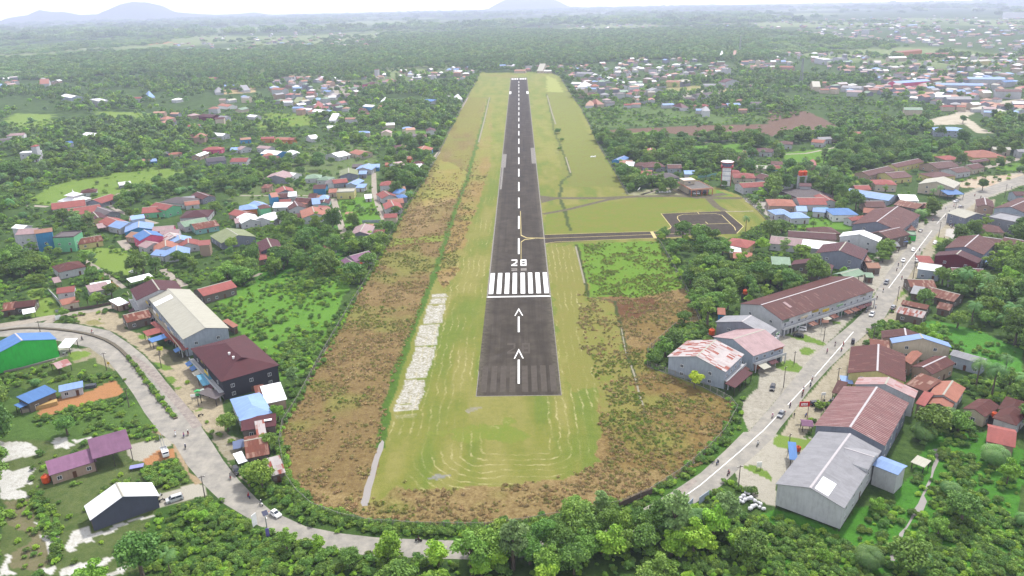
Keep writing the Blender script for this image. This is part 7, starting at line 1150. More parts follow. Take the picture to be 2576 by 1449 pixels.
dn(TV(2, 0, [(700, 1080), (1500, 1070), (2000, 1150), (2500, 1150), (2576, 1230), (820, 1290)]), .04, None, .8); dn(TV(2, 0, [(800, 1300), (2576, 1240), (3100, 1110), (3300, 1330), (2576, 1400), (900, 1400)]), .02)
dn(TV(2, 1, [(860, 20), (1320, 20), (1320, 110), (1900, 60), (1800, 220), (2100, 220), (2100, 340), (1860, 340), (1450, 420), (1150, 500), (1050, 250)]), 1.0, ('mid', 'dark', 'airy')); dn(TV(2, 1, [(1760, 20), (2300, 0), (2400, 130), (2100, 120), (1830, 150)]), .03)
dn(TV(3, 1, [(150, 90), (700, 30), (600, 110), (200, 230)]), .05); dn(TV(3, 1, [(680, 60), (1560, 60), (1300, 180), (980, 250), (800, 330), (640, 230)]), 3., ('dark', 'dark2', 'mid')); dn(TV(3, 1, [(1560, 110), (1780, 100), (1700, 180), (1600, 170)]), .1)
dn(TV(3, 1, [(1700, 200), (2576, 100), (2576, 560), (1700, 600), (1300, 560), (1100, 250)]), .25); dn(TV(3, 1, [(280, 780), (840, 780), (830, 860), (300, 850)]), .3, ('light', 'mid'))
dn(TV(2, 1, [(1470, 980), (2000, 880), (2120, 1000), (2220, 1120), (2576, 1160), (2700, 1449), (1750, 1449), (1640, 1250)]), 3.2, ('mid', 'dark', 'light'), 1.5); dn(TV(2, 2, [(1740, 0), (2300, 0), (2150, 120), (2030, 350), (1900, 400), (1880, 320)]), 2.2, ('mid', 'dark', 'bushl'), 2.)
dn(TV(2, 2, [(1650, 400), (1900, 370), (2010, 480), (2000, 510), (1680, 510), (1560, 600), (1480, 690), (1360, 640), (1400, 540)]), .5, ('light',), 3.5)
dn(TV(3, 1, [(830, 560), (1480, 640), (1480, 900), (1180, 1100), (760, 1100), (200, 1100), (0, 900), (600, 880)]), .1); dn(TV(3, 1, [(0, 960), (420, 960), (400, 1120), (0, 1120)]), 1.6, ('dark', 'mid'))
dn(TV(3, 2, [(-300, 1449), (-120, 540), (700, 60), (1200, -300), (1500, -500), (2300, -1000), (2600, -1000), (1700, -300), (1400, 100), (1000, 520), (800, 900), (300, 1449)]), .0, None, .0)
dn(TV(3, 2, [(1250, 200), (1900, 230), (2000, 420), (1500, 430), (1250, 380), (1040, 520), (1000, 430), (1150, 320)]), .6, ('light', 'mid'), 2.5); dn(TV(3, 2, [(1930, 60), (2576, 0), (2576, 360), (2400, 560), (2200, 400), (2000, 420), (1900, 220)]), 2., ('dark', 'mid', 'coco'), 1.5)
dn(TV(3, 1, [(2230, 1060), (2576, 1080), (2576, 1449), (2250, 1449)]), 1.2, ('light', 'mid'), 2.); dn(TV(3, 2, [(1600, 400), (2200, 420), (2500, 600), (2576, 900), (2150, 850), (1900, 560)]), .04, None, .35)
dn(TV(3, 2, [(1750, 830), (2150, 800), (2576, 940), (2576, 1100), (2250, 1130), (2000, 1000), (1650, 1000)]), .3, ('coco', 'ban', 'mid'), 1.2); dn(TV(3, 2, [(1500, 1280), (2300, 1300), (2576, 1480), (1900, 1449), (1400, 1449)]), 1.2, ('oil', 'mid', 'dark'), 2)
dn(TV(3, 3, [(0, 0), (700, 0), (1500, 0), (1700, 180), (1300, 700), (1000, 650), (760, 1000), (90, 770), (0, 720), (-400, 500)]), .0, None, .15)
dn(TV(3, 3, [(-100, 760), (100, 790), (720, 1040), (900, 1200), (1000, 1449), (-600, 1449), (-500, 1000)]), .8, ('mid', 'light', 'dark'), 3.2); dn(TV(3, 3, [(760, 1000), (1300, 720), (1500, 500), (1640, 200), (1740, 240), (1600, 700), (1400, 1000), (1350, 1200), (1000, 1250), (900, 1180)]), .06, None, .7)
dn(TV(3, 3, [(1300, 1449), (1400, 1050), (1640, 700), (1760, 250), (2100, 140), (2300, 250), (2576, 200), (2576, 1449)]), 1.5, ('mid', 'light', 'dark', 'oil'), 2.4); dn(TV(3, 3, [(1400, 1000), (1620, 680), (1700, 900), (1500, 1200)]), .05, None, .8)
dn(TV(2, 3, [(0, 1150), (600, 1090), (1050, 1010), (1350, 960), (1640, 900), (1900, 760), (2150, 600), (2576, 780), (2576, 1449), (0, 1449)]), 3.4, ('dark', 'mid', 'tall', 'light'), 1.2); dn(TV(2, 3, [(1900, 760), (2150, 600), (2576, 760), (2576, 1000), (2100, 900)]), .5, ('light', 'bushl'), 4)
dn(TV(1, 3, [(0, 1000), (450, 1000), (560, 1160), (1400, 1270), (2150, 1300), (2350, 1000), (2576, 1000), (2576, 1449), (0, 1449)]), 1.7, ('light', 'bushd', 'bush', 'bushd'), 3)
dn(TV(2, 3, [(1250, 790), (1600, 590), (2150, 160), (2330, -20), (2576, -300), (2640, -150), (2620, 100), (2200, 420), (1640, 900), (1290, 860)]), 0, None, .9); dn(TV(2, 3, [(1080, 760), (1400, 600), (1700, 420), (2100, 30), (2250, -80), (2330, 0), (2150, 170), (1600, 600), (1250, 800)]), .04, None, 1.2)
dn(TV(0, 3, [(1600, 760), (2100, 660), (2500, 920), (2576, 1000), (2576, 1449), (1700, 1449), (1300, 1300)]), .12, ('mid', 'light'), 2.6); dn(TV(0, 3, [(1480, 330), (1750, 280), (1930, 500), (1600, 600), (1400, 420)]), .2, ('mid',), 3)
dn(TV(0, 3, [(300, 250), (900, 120), (450, 330), (500, 540), (440, 560), (620, 1000), (640, 1449), (480, 1300), (540, 1100), (400, 960), (340, 700)]), .25, ('mid', 'bushd'), 2.8); dn(TV(0, 3, [(0, 700), (330, 700), (500, 1300), (0, 1449)]), .01, None, .3)
dn(TV(0, 3, [(540, 620), (840, 560), (1180, 380), (1250, 500), (850, 720), (860, 950), (640, 1000)]), .0, None, .05); dn(TV(0, 3, [(900, 1060), (1600, 880), (1300, 1449), (640, 1449)]), .03, None, .7)
dn(TV(0, 2, [(0, 860), (560, 760), (900, 850), (1190, 900), (800, 980), (560, 950), (0, 1050)]), .04, ('mid',), 1.3); dn(TV(0, 2, [(340, 1330), (700, 1210), (1270, 1110), (1380, 1250), (1500, 1449), (100, 1449)]), .04, ('mid',), 1.5)
dn(TV(0, 2, [(340, 1300), (600, 1100), (1190, 920), (1270, 1090), (700, 1200)]), 0, None, 0); dn(TV(0, 2, [(750, 280), (1250, 250), (1450, 470), (1900, 760), (2250, 1200), (2300, 1449), (2060, 1449), (1560, 790), (1100, 430)]), .0, None, .05); dn(TV(0, 2, [(560, 600), (900, 590), (1150, 780), (960, 760), (700, 740)]), 0, None, .1)
dn(TV(0, 3, [(1260, 130), (1760, 60), (1860, 300), (2080, 540), (2060, 660), (1600, 780), (1590, 620), (1900, 500), (1760, 280), (1450, 380)]), 0, None, 0); dn(TV(1, 2, [(0, 560), (620, 540), (430, 800), (300, 900), (240, 800)]), .8, ('dark', 'mid'), 3)
for q in SANDP: dn(q, 0, None, 0)
dn(TV(3, 0, [(1620, 1200), (1860, 1150), (2050, 1060), (2500, 1000), (2576, 990), (2576, 1070), (2200, 1130), (2150, 1290), (2300, 1400), (2000, 1420), (1700, 1380), (1600, 1290)]), 0, None, 0)
dn(TV(2, 3, [(2200, 600), (2600, 680), (2600, 860), (2340, 860), (2180, 740)]), 0, None, 0); dn(TV(2, 3, [(1560, 960), (1640, 860), (1780, 740), (1900, 640), (2050, 640), (2000, 780), (1800, 900), (1680, 1000)]), 0, None, .8)
def rules(x, y):
    t = np.ones(len(x)); kk = np.full(len(x), -1); b = np.ones(len(x))
    for i, (P, tr_, kn, bu) in enumerate(DEN):
        mn, mxx = P.min(0), P.max(0); k = np.nonzero((x > mn[0]) & (x < mxx[0]) & (y > mn[1]) & (y < mxx[1]))[0]
        if not len(k): continue
        ins = k[inpoly(x[k], y[k], P)]; t[ins] = tr_; kk[ins] = i if kn else -1
        b[ins] = tr_ if bu is None else bu
    return t, kk, b
def cone_pts(n, r0, r1, g, half=37.):
    rr_ = np.sqrt(g.uniform(r0*r0, r1*r1, n)); a = np.radians(g.uniform(-half, half, n)); return rr_*np.sin(a), rr_*np.cos(a)
TR = []   # near trees: x, y, key, scale
g = np.random.default_rng(99)
x, y = cone_pts(26000, 110, 800, g, 40)
t, kk, b = rules(x, y); f = fbm(x, y, 60, 5, 3)
keep = (~isocc(x, y)) & (g.uniform(size=len(x)) < t*.36*np.clip((f-.34)*3.4, .12, 1.5))
for xi, yi, ki, fi, ti in zip(x[keep], y[keep], kk[keep], f[keep], t[keep]):
    if ki >= 0: key = rnd.choice(DEN[ki][2])
    else: key = rnd.choice(('dark', 'mid', 'light', 'tall', 'bushd', 'airy', 'light', 'light', 'coco', 'tall', 'bush', 'oil')) if fi < .55 else rnd.choice(('dark', 'dark', 'mid', 'dark2', 'airy'))
    TR.append((xi, yi, key, rnd.uniform(.5, 1.2)*(.72 if ti < .3 else 1)))
# trees placed one by one where the photograph shows them
def one(c, r, x, y, key, s=1.): s *= .82 if (c, r) == (2, 3) else 1; p = tw(c, r, x, y); TR.append((p.x, p.y, key, s)); 
ONE0 = len(TR)
for a in [(2, 2, 1835, 1010, 'yel', 1.1), (3, 1, 880, 670, 'dark2', 1.0), (3, 1, 1530, 760, 'oil', 1.5), (3, 1, 2155, 470, 'dark', .8), (3, 2, 2250, 1085, 'coco', 1.25), (3, 2, 2540, 1150, 'coco', 1.1), (3, 2, 2050, 370, 'coco', 1.0), (3, 3, 2260, 330, 'oil', 1.5), (3, 3, 1470, 1400, 'oil', 1.4), (3, 3, 1000, 1360, 'oil', 1.3), (3, 3, 1560, 90, 'oil', 1.35), (3, 2, 1800, 1380, 'oil', 1.3),
          (2, 3, 1860, 960, 'oil', 1.45), (2, 1, 2350, 880, 'coco', .85), (3, 1, 1650, 560, 'coco', .8), (3, 1, 1720, 545, 'coco', .8), (0, 2, 800, 200, 'cyp', 1.0), (0, 2, 890, 185, 'cyp', 1.0), (0, 2, 985, 175, 'mid', .75), (0, 2, 1130, 100, 'dark', .75), (0, 1, 940, 1390, 'dark', .8), (0, 1, 870, 1449, 'cyp', .8), (0, 2, 1610, 660, 'yel', .55), (0, 2, 640, 300, 'mid', .55),
          (1, 2, 225, 1330, 'light', .75), (1, 3, 140, 190, 'dark', .62), (0, 2, 2300, 1440, 'dark', .72), (1, 3, 60, 560, 'mid', .95), (0, 3, 2560, 500, 'mid', .8), (0, 1, 1450, 1320, 'tall', .9), (0, 1, 1570, 1290, 'dark', .75), (0, 1, 1370, 1130, 'mid', .5), (0, 1, 885, 1020, 'mid', .55), (0, 1, 970, 1010, 'tall', .5), (0, 1, 640, 800, 'dark', 1.0), (0, 1, 1100, 340, 'dark', .5), (0, 1, 1430, 260, 'light', 1.2), (0, 1, 1660, 240, 'light', 1.3), (0, 1, 1850, 240, 'light', 1.1), (0, 1, 2170, 700, 'dark', .9), (0, 1, 2340, 1070, 'mid', .9),
          (1, 1, 590, 870, 'mid', .95), (1, 1, 280, 810, 'dark', .9), (1, 1, 210, 760, 'oil', .8), (1, 1, 350, 870, 'mid', 1.1), (1, 1, 1460, 415, 'dark', .9), (1, 1, 1230, 1060, 'oil', 1.0), (1, 1, 1105, 1210, 'coco', .5), (1, 1, 930, 1110, 'mid', .6), (1, 1, 1560, 580, 'coco', .8), (1, 1, 820, 1000, 'mid', .7), (2, 1, 1410, 430, 'dark', 1.0), (2, 1, 1950, 360, 'dark', .9), (2, 1, 2320, 400, 'coco', .6), (2, 1, 2130, 440, 'mid', .6), (2, 1, 1760, 170, 'dark', 1.0), (2, 1, 480, 60, 'bushd', 1.), (2, 0, 460, 1340, 'bushd', 1.6), (2, 0, 500, 1420, 'bushd', 1.1),
          (3, 2, 940, 690, 'bushd', 1.2), (3, 0, 2410, 1130, 'dark2', .9), (3, 0, 1960, 1240, 'dark', .8), (3, 1, 50, 520, 'coco', .7), (3, 1, 1150, 1190, 'mid', .8), (3, 1, 130, 900, 'dark', 1.), (3, 1, 450, 860, 'airy', .6), (3, 1, 1750, 1420, 'dark', .9), (3, 1, 1960, 1449, 'dark', 1.), (3, 1, 2360, 1200, 'light', 1.1), (3, 1, 560, 190, 'tall', 1.), (3, 1, 1170, 190, 'oil', 1.6), (3, 1, 2530, 280, 'oil', 1.1), (3, 0, 150, 1090, 'yel', 1.6), (2, 3, 650, 1100, 'dark2', 1.1), (2, 3, 880, 1000, 'yel', .7), (2, 3, 1550, 1080, 'dark', .95), (1, 3, 2380, 1320, 'mid', 1.05), (1, 3, 2500, 1180, 'mid', .95), (1, 3, 1340, 1330, 'mid', .7), (1, 3, 950, 1370, 'dark', .6), (1, 3, 640, 1200, 'light', .55), (1, 3, 320, 1220, 'airy', .7), (2, 3, 60, 1190, 'mid', .9), (2, 3, 330, 1180, 'dark2', .85), (2, 3, 560, 1120, 'dark', .9), (2, 3, 760, 1130, 'dark', 1.0), (2, 3, 960, 1060, 'dark2', .8), (2, 3, 1120, 1030, 'mid', .95), (2, 3, 1260, 1010, 'dark', .85), (2, 3, 1400, 1060, 'mid', .9), (2, 3, 1560, 1010, 'light', .9), (2, 3, 180, 1330, 'dark', 1.0), (2, 3, 480, 1290, 'dark2', .9), (2, 3, 700, 1300, 'mid', 1.1), (2, 3, 900, 1230, 'light', 1.), (2, 3, 1090, 1230, 'mid', 1.), (2, 3, 1330, 1230, 'dark', 1.), (2, 3, 1700, 1180, 'light', 1.), (1, 3, 2270, 1260, 'mid', .95), (1, 3, 2420, 1400, 'light', 1.0), (1, 3, 2560, 1290, 'dark', .9), (2, 3, 350, 1430, 'mid', 1.), (2, 3, 620, 1430, 'dark', 1.), (2, 3, 900, 850, 'tall', .8)]: one(*a)
OBJP = {}
R_OF = dict(dark=4.6, mid=4.2, light=3.6, tall=3.4, dark2=5.4, airy=3.4, yel=2.6, coco=4.2, oil=4.5, ban=2, bush=1.9, bushl=1.7, bushd=2.3, cyp=1.2)
LOOK = dict(dark=('broad dark green tree', 'tree'), mid=('rounded mid green tree', 'tree'), light=('light green bushy tree', 'tree'), tall=('tall grey-green tree', 'tree'), dark2=('very broad dark tree', 'tree'), airy=('thin airy green tree', 'tree'), yel=('yellow-green tree', 'tree'), coco=('coconut palm', 'palm'), oil=('spreading feathery palm', 'palm'), ban=('banana plant', 'plant'), bush=('green shrub', 'shrub'), bushl=('light green shrub', 'shrub'), bushd=('dark green shrub', 'shrub'), cyp=('slim dark cypress', 'tree'))
def vis(x, y):
    u, v = w2uv((x, y, 2)); return -40 < u < 2616 and -40 < v < 1530
order = sorted(range(len(TR)), key=lambda i: -(R_OF[TR[i][2]]*TR[i][3]/math.hypot(TR[i][0], TR[i][1]))*(3 if i >= ONE0 else 1)*(1 if vis(TR[i][0], TR[i][1]) else .001))
bu0 = ['bush', 'bushl', 'bushd']
def mktree(xi, yi, key, s, rot=None, lab=None):
    nm_, cm_, tm_ = PROT[key]; r_ = empty(nm_, (xi, yi, 0), rnd.uniform(0, 6.28)); r_.scale = (s, s, s*rnd.uniform(.88, 1.12)); a = link('crown', cm_, r_); b_ = link('trunk' if nm_ != 'shrub' else 'stem', tm_, r_)
    OBJP.setdefault(key, a); r_['category'] = LOOK[key][1]; u, v = w2uv((xi, yi, 3)); sz = 'small ' if s < .72 else ('large ' if s > 1.05 else '')
    auto(r_, sz+LOOK[key][0], u, v, 'trees standing between the houses and in the woods'); return r_
for i in order[:298]: mktree(*TR[i])
for key in PROT:
    if key not in OBJP:
        k_ = next((i for i in order[298:] if TR[i][2] == key), None); q = TR[k_] if k_ is not None else (tw(3, 3, 700, 1150).x+rnd.uniform(-9, 9), tw(3, 3, 700, 1150).y, key, .9); mktree(q[0], q[1], key, q[3])
for k in FAR:
    j = next(i for i in order[::-1] if vis(TR[i][0], TR[i][1]) and TR[i][1] > 560 and TR[i][0] < -160); order.remove(j); q = TR[j]; s = .9 if k[0] == 'f' else .3
    o = link('distant_tree' if k[0] == 'f' else 'tree_clump', FAR[k], None, (q[0], q[1], 0)); o.scale = (s, s, s); OBJP[k] = o; u, v = w2uv((q[0], q[1], 3)); o['category'] = 'tree'
    auto(o, ('dense green tree' if k[0] == 'f' else 'low dense green thicket'), u, v, 'distant trees')

def scatter(name, pts, keys, idx, scale, label, cat, zs=None):
    pts = np.asarray(pts, np.float32); me = bpy.data.meshes.new(name); me.vertices.add(len(pts)); me.vertices.foreach_set('co', pts.ravel())
    for n_, ty, dat in (('idx', 'INT', idx), ('scl', 'FLOAT', scale), ('rot', 'FLOAT', np.random.default_rng(len(pts)).uniform(0, 6.28, len(pts)))):
        a = me.attributes.new(n_, ty, 'POINT'); a.data.foreach_set('value', np.asarray(dat, np.int32 if ty == 'INT' else np.float32))
    o = link(name, me); ng = bpy.data.node_groups.new(name, 'GeometryNodeTree'); ng.interface.new_socket('Geometry', in_out='INPUT', socket_type='NodeSocketGeometry'); ng.interface.new_socket('Geometry', in_out='OUTPUT', socket_type='NodeSocketGeometry')
    n = ng.nodes; l = ng.links; gi = n.new('NodeGroupInput'); go = n.new('NodeGroupOutput'); jn = n.new('GeometryNodeJoinGeometry')
    for k in reversed(keys):
        oi = n.new('GeometryNodeObjectInfo'); oi.inputs['Object'].default_value = OBJP[k]; gt = n.new('GeometryNodeGeometryToInstance'); l.new(oi.outputs['Geometry'], gt.inputs[0]); l.new(gt.outputs[0], jn.inputs[0])
    def na(nm_, ty):
        a = n.new('GeometryNodeInputNamedAttribute'); a.data_type = ty; a.inputs[0].default_value = nm_; return [s for s in a.outputs if s.enabled][0]
    ip = n.new('GeometryNodeInstanceOnPoints'); l.new(gi.outputs[0], ip.inputs['Points']); l.new(jn.outputs[0], ip.inputs['Instance']); ip.inputs['Pick Instance'].default_value = True
    l.new(na('idx', 'INT'), ip.inputs['Instance Index']); cx_ = n.new('ShaderNodeCombineXYZ'); l.new(na('rot', 'FLOAT'), cx_.inputs[2]); l.new(cx_.outputs[0], ip.inputs['Rotation']); l.new(na('scl', 'FLOAT'), ip.inputs['Scale']); l.new(ip.outputs[0], go.inputs[0])
    md = o.modifiers.new('scatter', 'NODES'); md.node_group = ng; tag(o, label, cat, kind='stuff'); return o
def z0(x, y): return np.stack([x, y, np.zeros(len(x))], -1)
# remaining near trees
rest = [TR[i] for i in order[298:]]; keys = list(big)+['coco', 'oil', 'ban', 'bush', 'bushl', 'bushd', 'cyp']
scatter('woodland', [(q[0], q[1], 0) for q in rest], keys, [keys.index(q[2]) for q in rest], [q[3] for q in rest], 'mixed green trees filling the woods and gardens around the airfield', 'trees')
# undergrowth
x, y = cone_pts(150000, 110, 520, g, 40); t, kk, b = rules(x, y); f = fbm(x, y, 22, 9, 3); keep = (~isocc(x, y)) & (g.uniform(size=len(x)) < b*.36*np.clip((f-.32)*3.5, .05, 1.5))
n_ = keep.sum(); scatter('undergrowth', z0(x[keep], y[keep]), bu0, g.integers(0, 3, n_), g.uniform(.28, .72, n_), 'low green bushes and weeds covering the open ground', 'undergrowth')
x, y = cone_pts(60000, 520, 1150, g, 38); t, kk, b = rules(x, y); f = fbm(x, y, 30, 9, 3); keep = (~isocc(x, y)) & (g.uniform(size=len(x)) < np.where(b < .06, 0, np.clip(b, .3, 1.3))*.42*np.clip((f-.32)*3.5, .1, 1.5))
n_ = keep.sum(); scatter('garden_scrub', z0(x[keep], y[keep]), bu0, g.integers(0, 3, n_), g.uniform(.45, 1.25, n_), 'scrub and garden bushes between the village houses', 'undergrowth')
# hedge inside the road bend and along the lower fence, creeping on the airfield fences
def along(pts, sp, jit):
    P = [uv2w(*q) for q in pts]; out_ = []
    for a, b in zip(P, P[1:]):
        L = (b-a).length; k = max(1, int(L/sp))
        for i in range(k): p = a+(b-a)*(i+rnd.random())/k; out_.append((p.x+rnd.gauss(0, jit), p.y+rnd.gauss(0, jit), 0))
    return out_
HG = along(FB[:-1]+[(1413, 1303), (1560, 1272)], .33, .8)+along([(a_, b_+9) for a_, b_ in FB[2:-1]], .5, .9)+along(FR[:6], 1.1, .8)+along(TV(1, 3, [(0, 560), (300, 620), (350, 520), (500, 760), (900, 870)]), .6, 1.3)+along(TV(0, 2, [(1280, 690), (1410, 850), (1600, 1110), (1760, 1310)]), 1.2, .2)+along(FL[4:], 1.6, .8)+along([(700, 1070), (705, 1120), (719, 1207)], .9, .7)
scatter('hedge', HG, bu0, g.integers(0, 3, len(HG)), g.uniform(.3, .72, len(HG)), 'overgrown green hedge between the bend of the road and the airfield', 'hedge')
# brush on the airfield
for nm_, mt_, sd_, col_ in (('dry_brush', LM_B, 51, 'tuft'), ('tall_grass', LM_O, 53, 'tuft2')):
    o = link(nm_, crown('tuft', mt_, sd_, .85, .42, 0, 6, 90, .14, .6), None, tuple(tw(1, 3, 700 if sd_ == 51 else 1500, 500))); OBJP[col_] = o; tag(o, 'tuft of '+('dry brown' if sd_ == 51 else 'tall olive')+' brush on the airfield edge', 'brush', kind='stuff')
gt_ = crown('tuft', LM_O2, 55, .8, .5, 0, 5, 80, .16, .6); o = link('green_weeds', gt_, None, tuple(tw(2, 1, 900, 1200))); OBJP['tuft3'] = o; tag(o, 'tuft of bright green weeds on the airfield', 'weeds', kind='stuff')
LB = np.array(wpoly(FL[1:]+FB[:6]+[(900, 1290), (915, 1250), (962, 1130)]+DIT[::-1][:-1])); BB = np.array(wpoly(FB[1:]+FR[:4]+[(1600, 1190), (1520, 1160), (1420, 1195), (1300, 1218), (1150, 1228), (1000, 1232), (950, 1255)]))
RB = np.array(wpoly([(1500, 1010), (1480, 900), (1455, 745), (1545, 755), (1723, 726), (1762, 807), (1698, 824), (1632, 884), (1640, 930), (1700, 950), (1838, 1015), (1850, 1034), (1823, 1092), (1713, 1194), (1540, 1180), (1500, 1110)])); GB = np.array(wpoly([(1452, 614), (1653, 606), (1688, 662), (1722, 726), (1600, 748), (1480, 748)])); SB = np.array(wpoly([(1222, 250), (1240, 250), (1232, 420), (1200, 520), (1168, 600), (1150, 690), (1122, 725), (1094, 700), (1135, 570), (1185, 430)]))
x, y = cone_pts(260000, 120, 700, g, 26); cls = np.full(len(x), -1); f = fbm(x, y, 7, 61, 3)
for P, k in ((LB, 0), (BB, 0), (RB, 1), (GB, 2), (SB, 0)): cls[inpoly(x+(fbm(x, y, 14, 101, 3)-.5)*13*(k > 0), y+(fbm(x, y, 14, 103, 3)-.5)*9*(k > 0), P)] = k
pw = inpoly(x, y, np.array([(p.co.x, p.co.y) for p in bpy.data.objects['pond_channel'].data.vertices])); 
dprob = np.clip(1.25-np.hypot(x, y)/700, .15, 1)*np.clip((640-y)/160+(fbm(x*2, y*.35, 18, 47, 4)-.5)*3, 0, 1)
keep = (cls >= 0) & (~pw) & (g.uniform(size=len(x)) < dprob*np.clip((f-.37)*5.5, .05, 1))
c = cls[keep]; u_ = g.uniform(size=keep.sum()); f3 = fbm(x[keep], y[keep], 26, 41, 4)+g.normal(size=keep.sum())*.03; gr_ = f3 > .59; idx = np.where(c == 2, np.where(u_ < .72, 2, 1), np.where(c == 1, np.where(gr_, np.where(u_ < .5, 2, 1), np.where(u_ < .55, 0, 1)), np.where(gr_, np.where(u_ < .25, 2, 1), np.where(u_ < .84, 0, 1))))
scatter('brush_cover', z0(x[keep], y[keep]), ['tuft', 'tuft2', 'tuft3'], idx, g.uniform(.35, 1.0, keep.sum())*g.uniform(.7, 1.35, keep.sum()), 'dry brown and olive brush covering the unmown parts of the airfield', 'brush')
# forest to the horizon
DARKB = np.array(wpoly([(0, 150), (150, 140), (400, 130), (640, 128), (800, 95), (1100, 88), (1200, 75), (1500, 78), (1900, 62), (1932, 110), (1932, 160), (1700, 150), (1480, 165), (1220, 172), (1000, 175), (900, 190), (640, 200), (400, 195), (200, 190), (0, 185)]))
x, y = cone_pts(36000, 780, 2000, g, 37); t, kk, b = rules(x, y); f = fbm(x, y, 110, 71, 4); dk = inpoly(x, y, DARKB)
town = np.zeros(len(x), bool)
for P, n__, nm_ in CL:
    town |= inpoly(x, y, np.array(wpoly(P)))
keep = (~isocc(x, y)) & (g.uniform(size=len(x)) < t*np.where(town, .2, 1)*np.where(dk, np.clip((fbm(x, y, 38, 73, 3)-.3)*3.2, .35, 1), np.clip((f-.43)*4., .04, .6)))
f2 = fbm(x, y, 45, 77, 3)[keep]; d_ = dk[keep]; u_ = g.uniform(size=keep.sum()); q = f2*.8+u_*.5-.15
idx = np.where(d_, np.where(f2+u_*.25 < .66, 0, np.where(u_ < .5, 1, 3)), np.where(q < .34, 2, np.where(q < .48, 3, np.where(q < .62, 1, 0))))
scatter('mid_forest', z0(x[keep], y[keep]), ['fdark', 'fmid', 'flight', 'ftall'], idx, g.uniform(.6, 1.25, keep.sum()), 'forest of mixed greens spreading beyond the villages', 'forest')
x, y = cone_pts(34000, 1900, 4600, g, 37); f = fbm(x, y*.6, 330, 81, 4); dk = inpoly(x, y, DARKB); town = np.zeros(len(x), bool)
for P, n__, nm_ in CL: town |= inpoly(x, y, np.array(wpoly(P)))
keep = (~town | (g.uniform(size=len(x)) < .15)) & (g.uniform(size=len(x)) < np.where(dk, .95, np.clip((f-.46)*4.5, .03, .65)))
q = fbm(x, y*.6, 160, 83, 3)[keep]; idx = np.where(dk[keep], 0, np.where(q < .52, 2, np.where(q < .6, 1, 0)))
scatter('far_forest', z0(x[keep], y[keep]), ['cdark', 'cmid', 'cgrey'], idx, g.uniform(.35, .75, keep.sum()), 'far flat forest belts fading into the haze', 'forest')
x, y = cone_pts(16000, 4500, 13500, g, 37); f = fbm(x*.5, y*.35, 700, 91, 4); keep = g.uniform(size=len(x)) < np.clip((f-.42)*5, .03, .85)
scatter('horizon_forest', z0(x[keep], y[keep]), ['cdark', 'cgrey', 'cmid'], g.integers(0, 3, keep.sum()), g.uniform(.8, 2.2, keep.sum()), 'hazy forest reaching the horizon', 'forest')
# ------------------------------------------------------------------ vehicles, riders, poles, signs, fences
TYRE = plain('black rubber', (.02, .02, .02), .8); RIM = plain('wheel rim', (.4, .4, .42), .4, .5); LAMP = plain('headlight lens', (.75, .75, .72), .2); TAIL = plain('red tail lamp', (.4, .02, .02), .3)
def carmeshes(L, W, H, van):
    hb = H*.56; b = MB(); hl = L/2; g_ = .22
    if van: lo = [(-hl, g_), (hl-.1, g_), (hl, .55), (hl-.05, hb*.95), (hl-.75, hb+.05), (-hl+.05, hb+.05), (-hl, .6)]; cb = [(-hl+.08, hb+.04), (hl-.8, hb+.04), (hl-1.5, H-.03), (hl-1.9, H), (-hl+.35, H)]
    else: lo = [(-hl, g_+.05), (hl-.1, g_), (hl, .5), (hl-.1, hb*.85), (hl-.95, hb+.02), (-hl+.35, hb+.05), (-hl, hb*.9)]; cb = [(-hl+.3, hb+.04), (hl-1.05, hb+.02), (hl-1.8, H-.02), (-hl+1.25, H), (-hl+.7, H-.1)]
    w = W/2; b.prism(lo, -w, w); n = len(cb); ti = .16
    f = lambda z: w-.06-ti*max(0, (z-hb)/(H-hb))
    vs = [(x, -f(z), z) for x, z in cb]+[(x, f(z), z) for x, z in cb]; b.add(vs, [tuple(range(n)), tuple(range(n, 2*n))[::-1]]+[(k, k+n, (k+1) % n+n, (k+1) % n) for k in range(n)])
    b.box(.35, .5, -w-.14, -w, hb-.02, hb+.13).box(.35, .5, w, w+.14, hb-.02, hb+.13)
    # glasses
    def glass(pa, pb, e=.02):
        (x0, z0_), (x1, z1_) = pa, pb; dx_, dz_ = x1-x0, z1_-z0_; q = lambda t: (x0+dx_*t, z0_+dz_*t)
        a_, c_ = q(.1), q(.9); nx, nz = dz_, -dx_; l_ = math.hypot(nx, nz); s_ = 1 if pa[0] > 0 else -1; nx, nz = nx/l_*e, nz/l_*e
        if nx*s_ < 0: nx, nz = -nx, -nz
        return MB().add([(a_[0]+nx, -f(a_[1])+.08, a_[1]+nz), (a_[0]+nx, f(a_[1])-.08, a_[1]+nz), (c_[0]+nx, f(c_[1])-.08, c_[1]+nz), (c_[0]+nx, -f(c_[1])+.08, c_[1]+nz)], [(0, 1, 2, 3)])
    ws = glass(cb[1], cb[2]); rw_ = glass(cb[0], cb[-1]); sd = MB(); xb, xf = cb[0][0]+.35, cb[1][0]-.25; zt = H-.14
    for s in (-1, 1):
        for u0, u1 in ((xb, (xb+xf)/2-.05), ((xb+xf)/2+.05, xf)):
            sd.add([(u0, s*(f(hb+.1)+.012), hb+.1), (u1, s*(f(hb+.1)+.012), hb+.1), (min(u1, cb[2][0]), s*(f(zt)+.012), zt), (max(u0, cb[-1][0]+.15), s*(f(zt)+.012), zt)], [(0, 1, 2, 3)])
    return b, ws, rw_, sd, hl, w, hb
CARP = {}
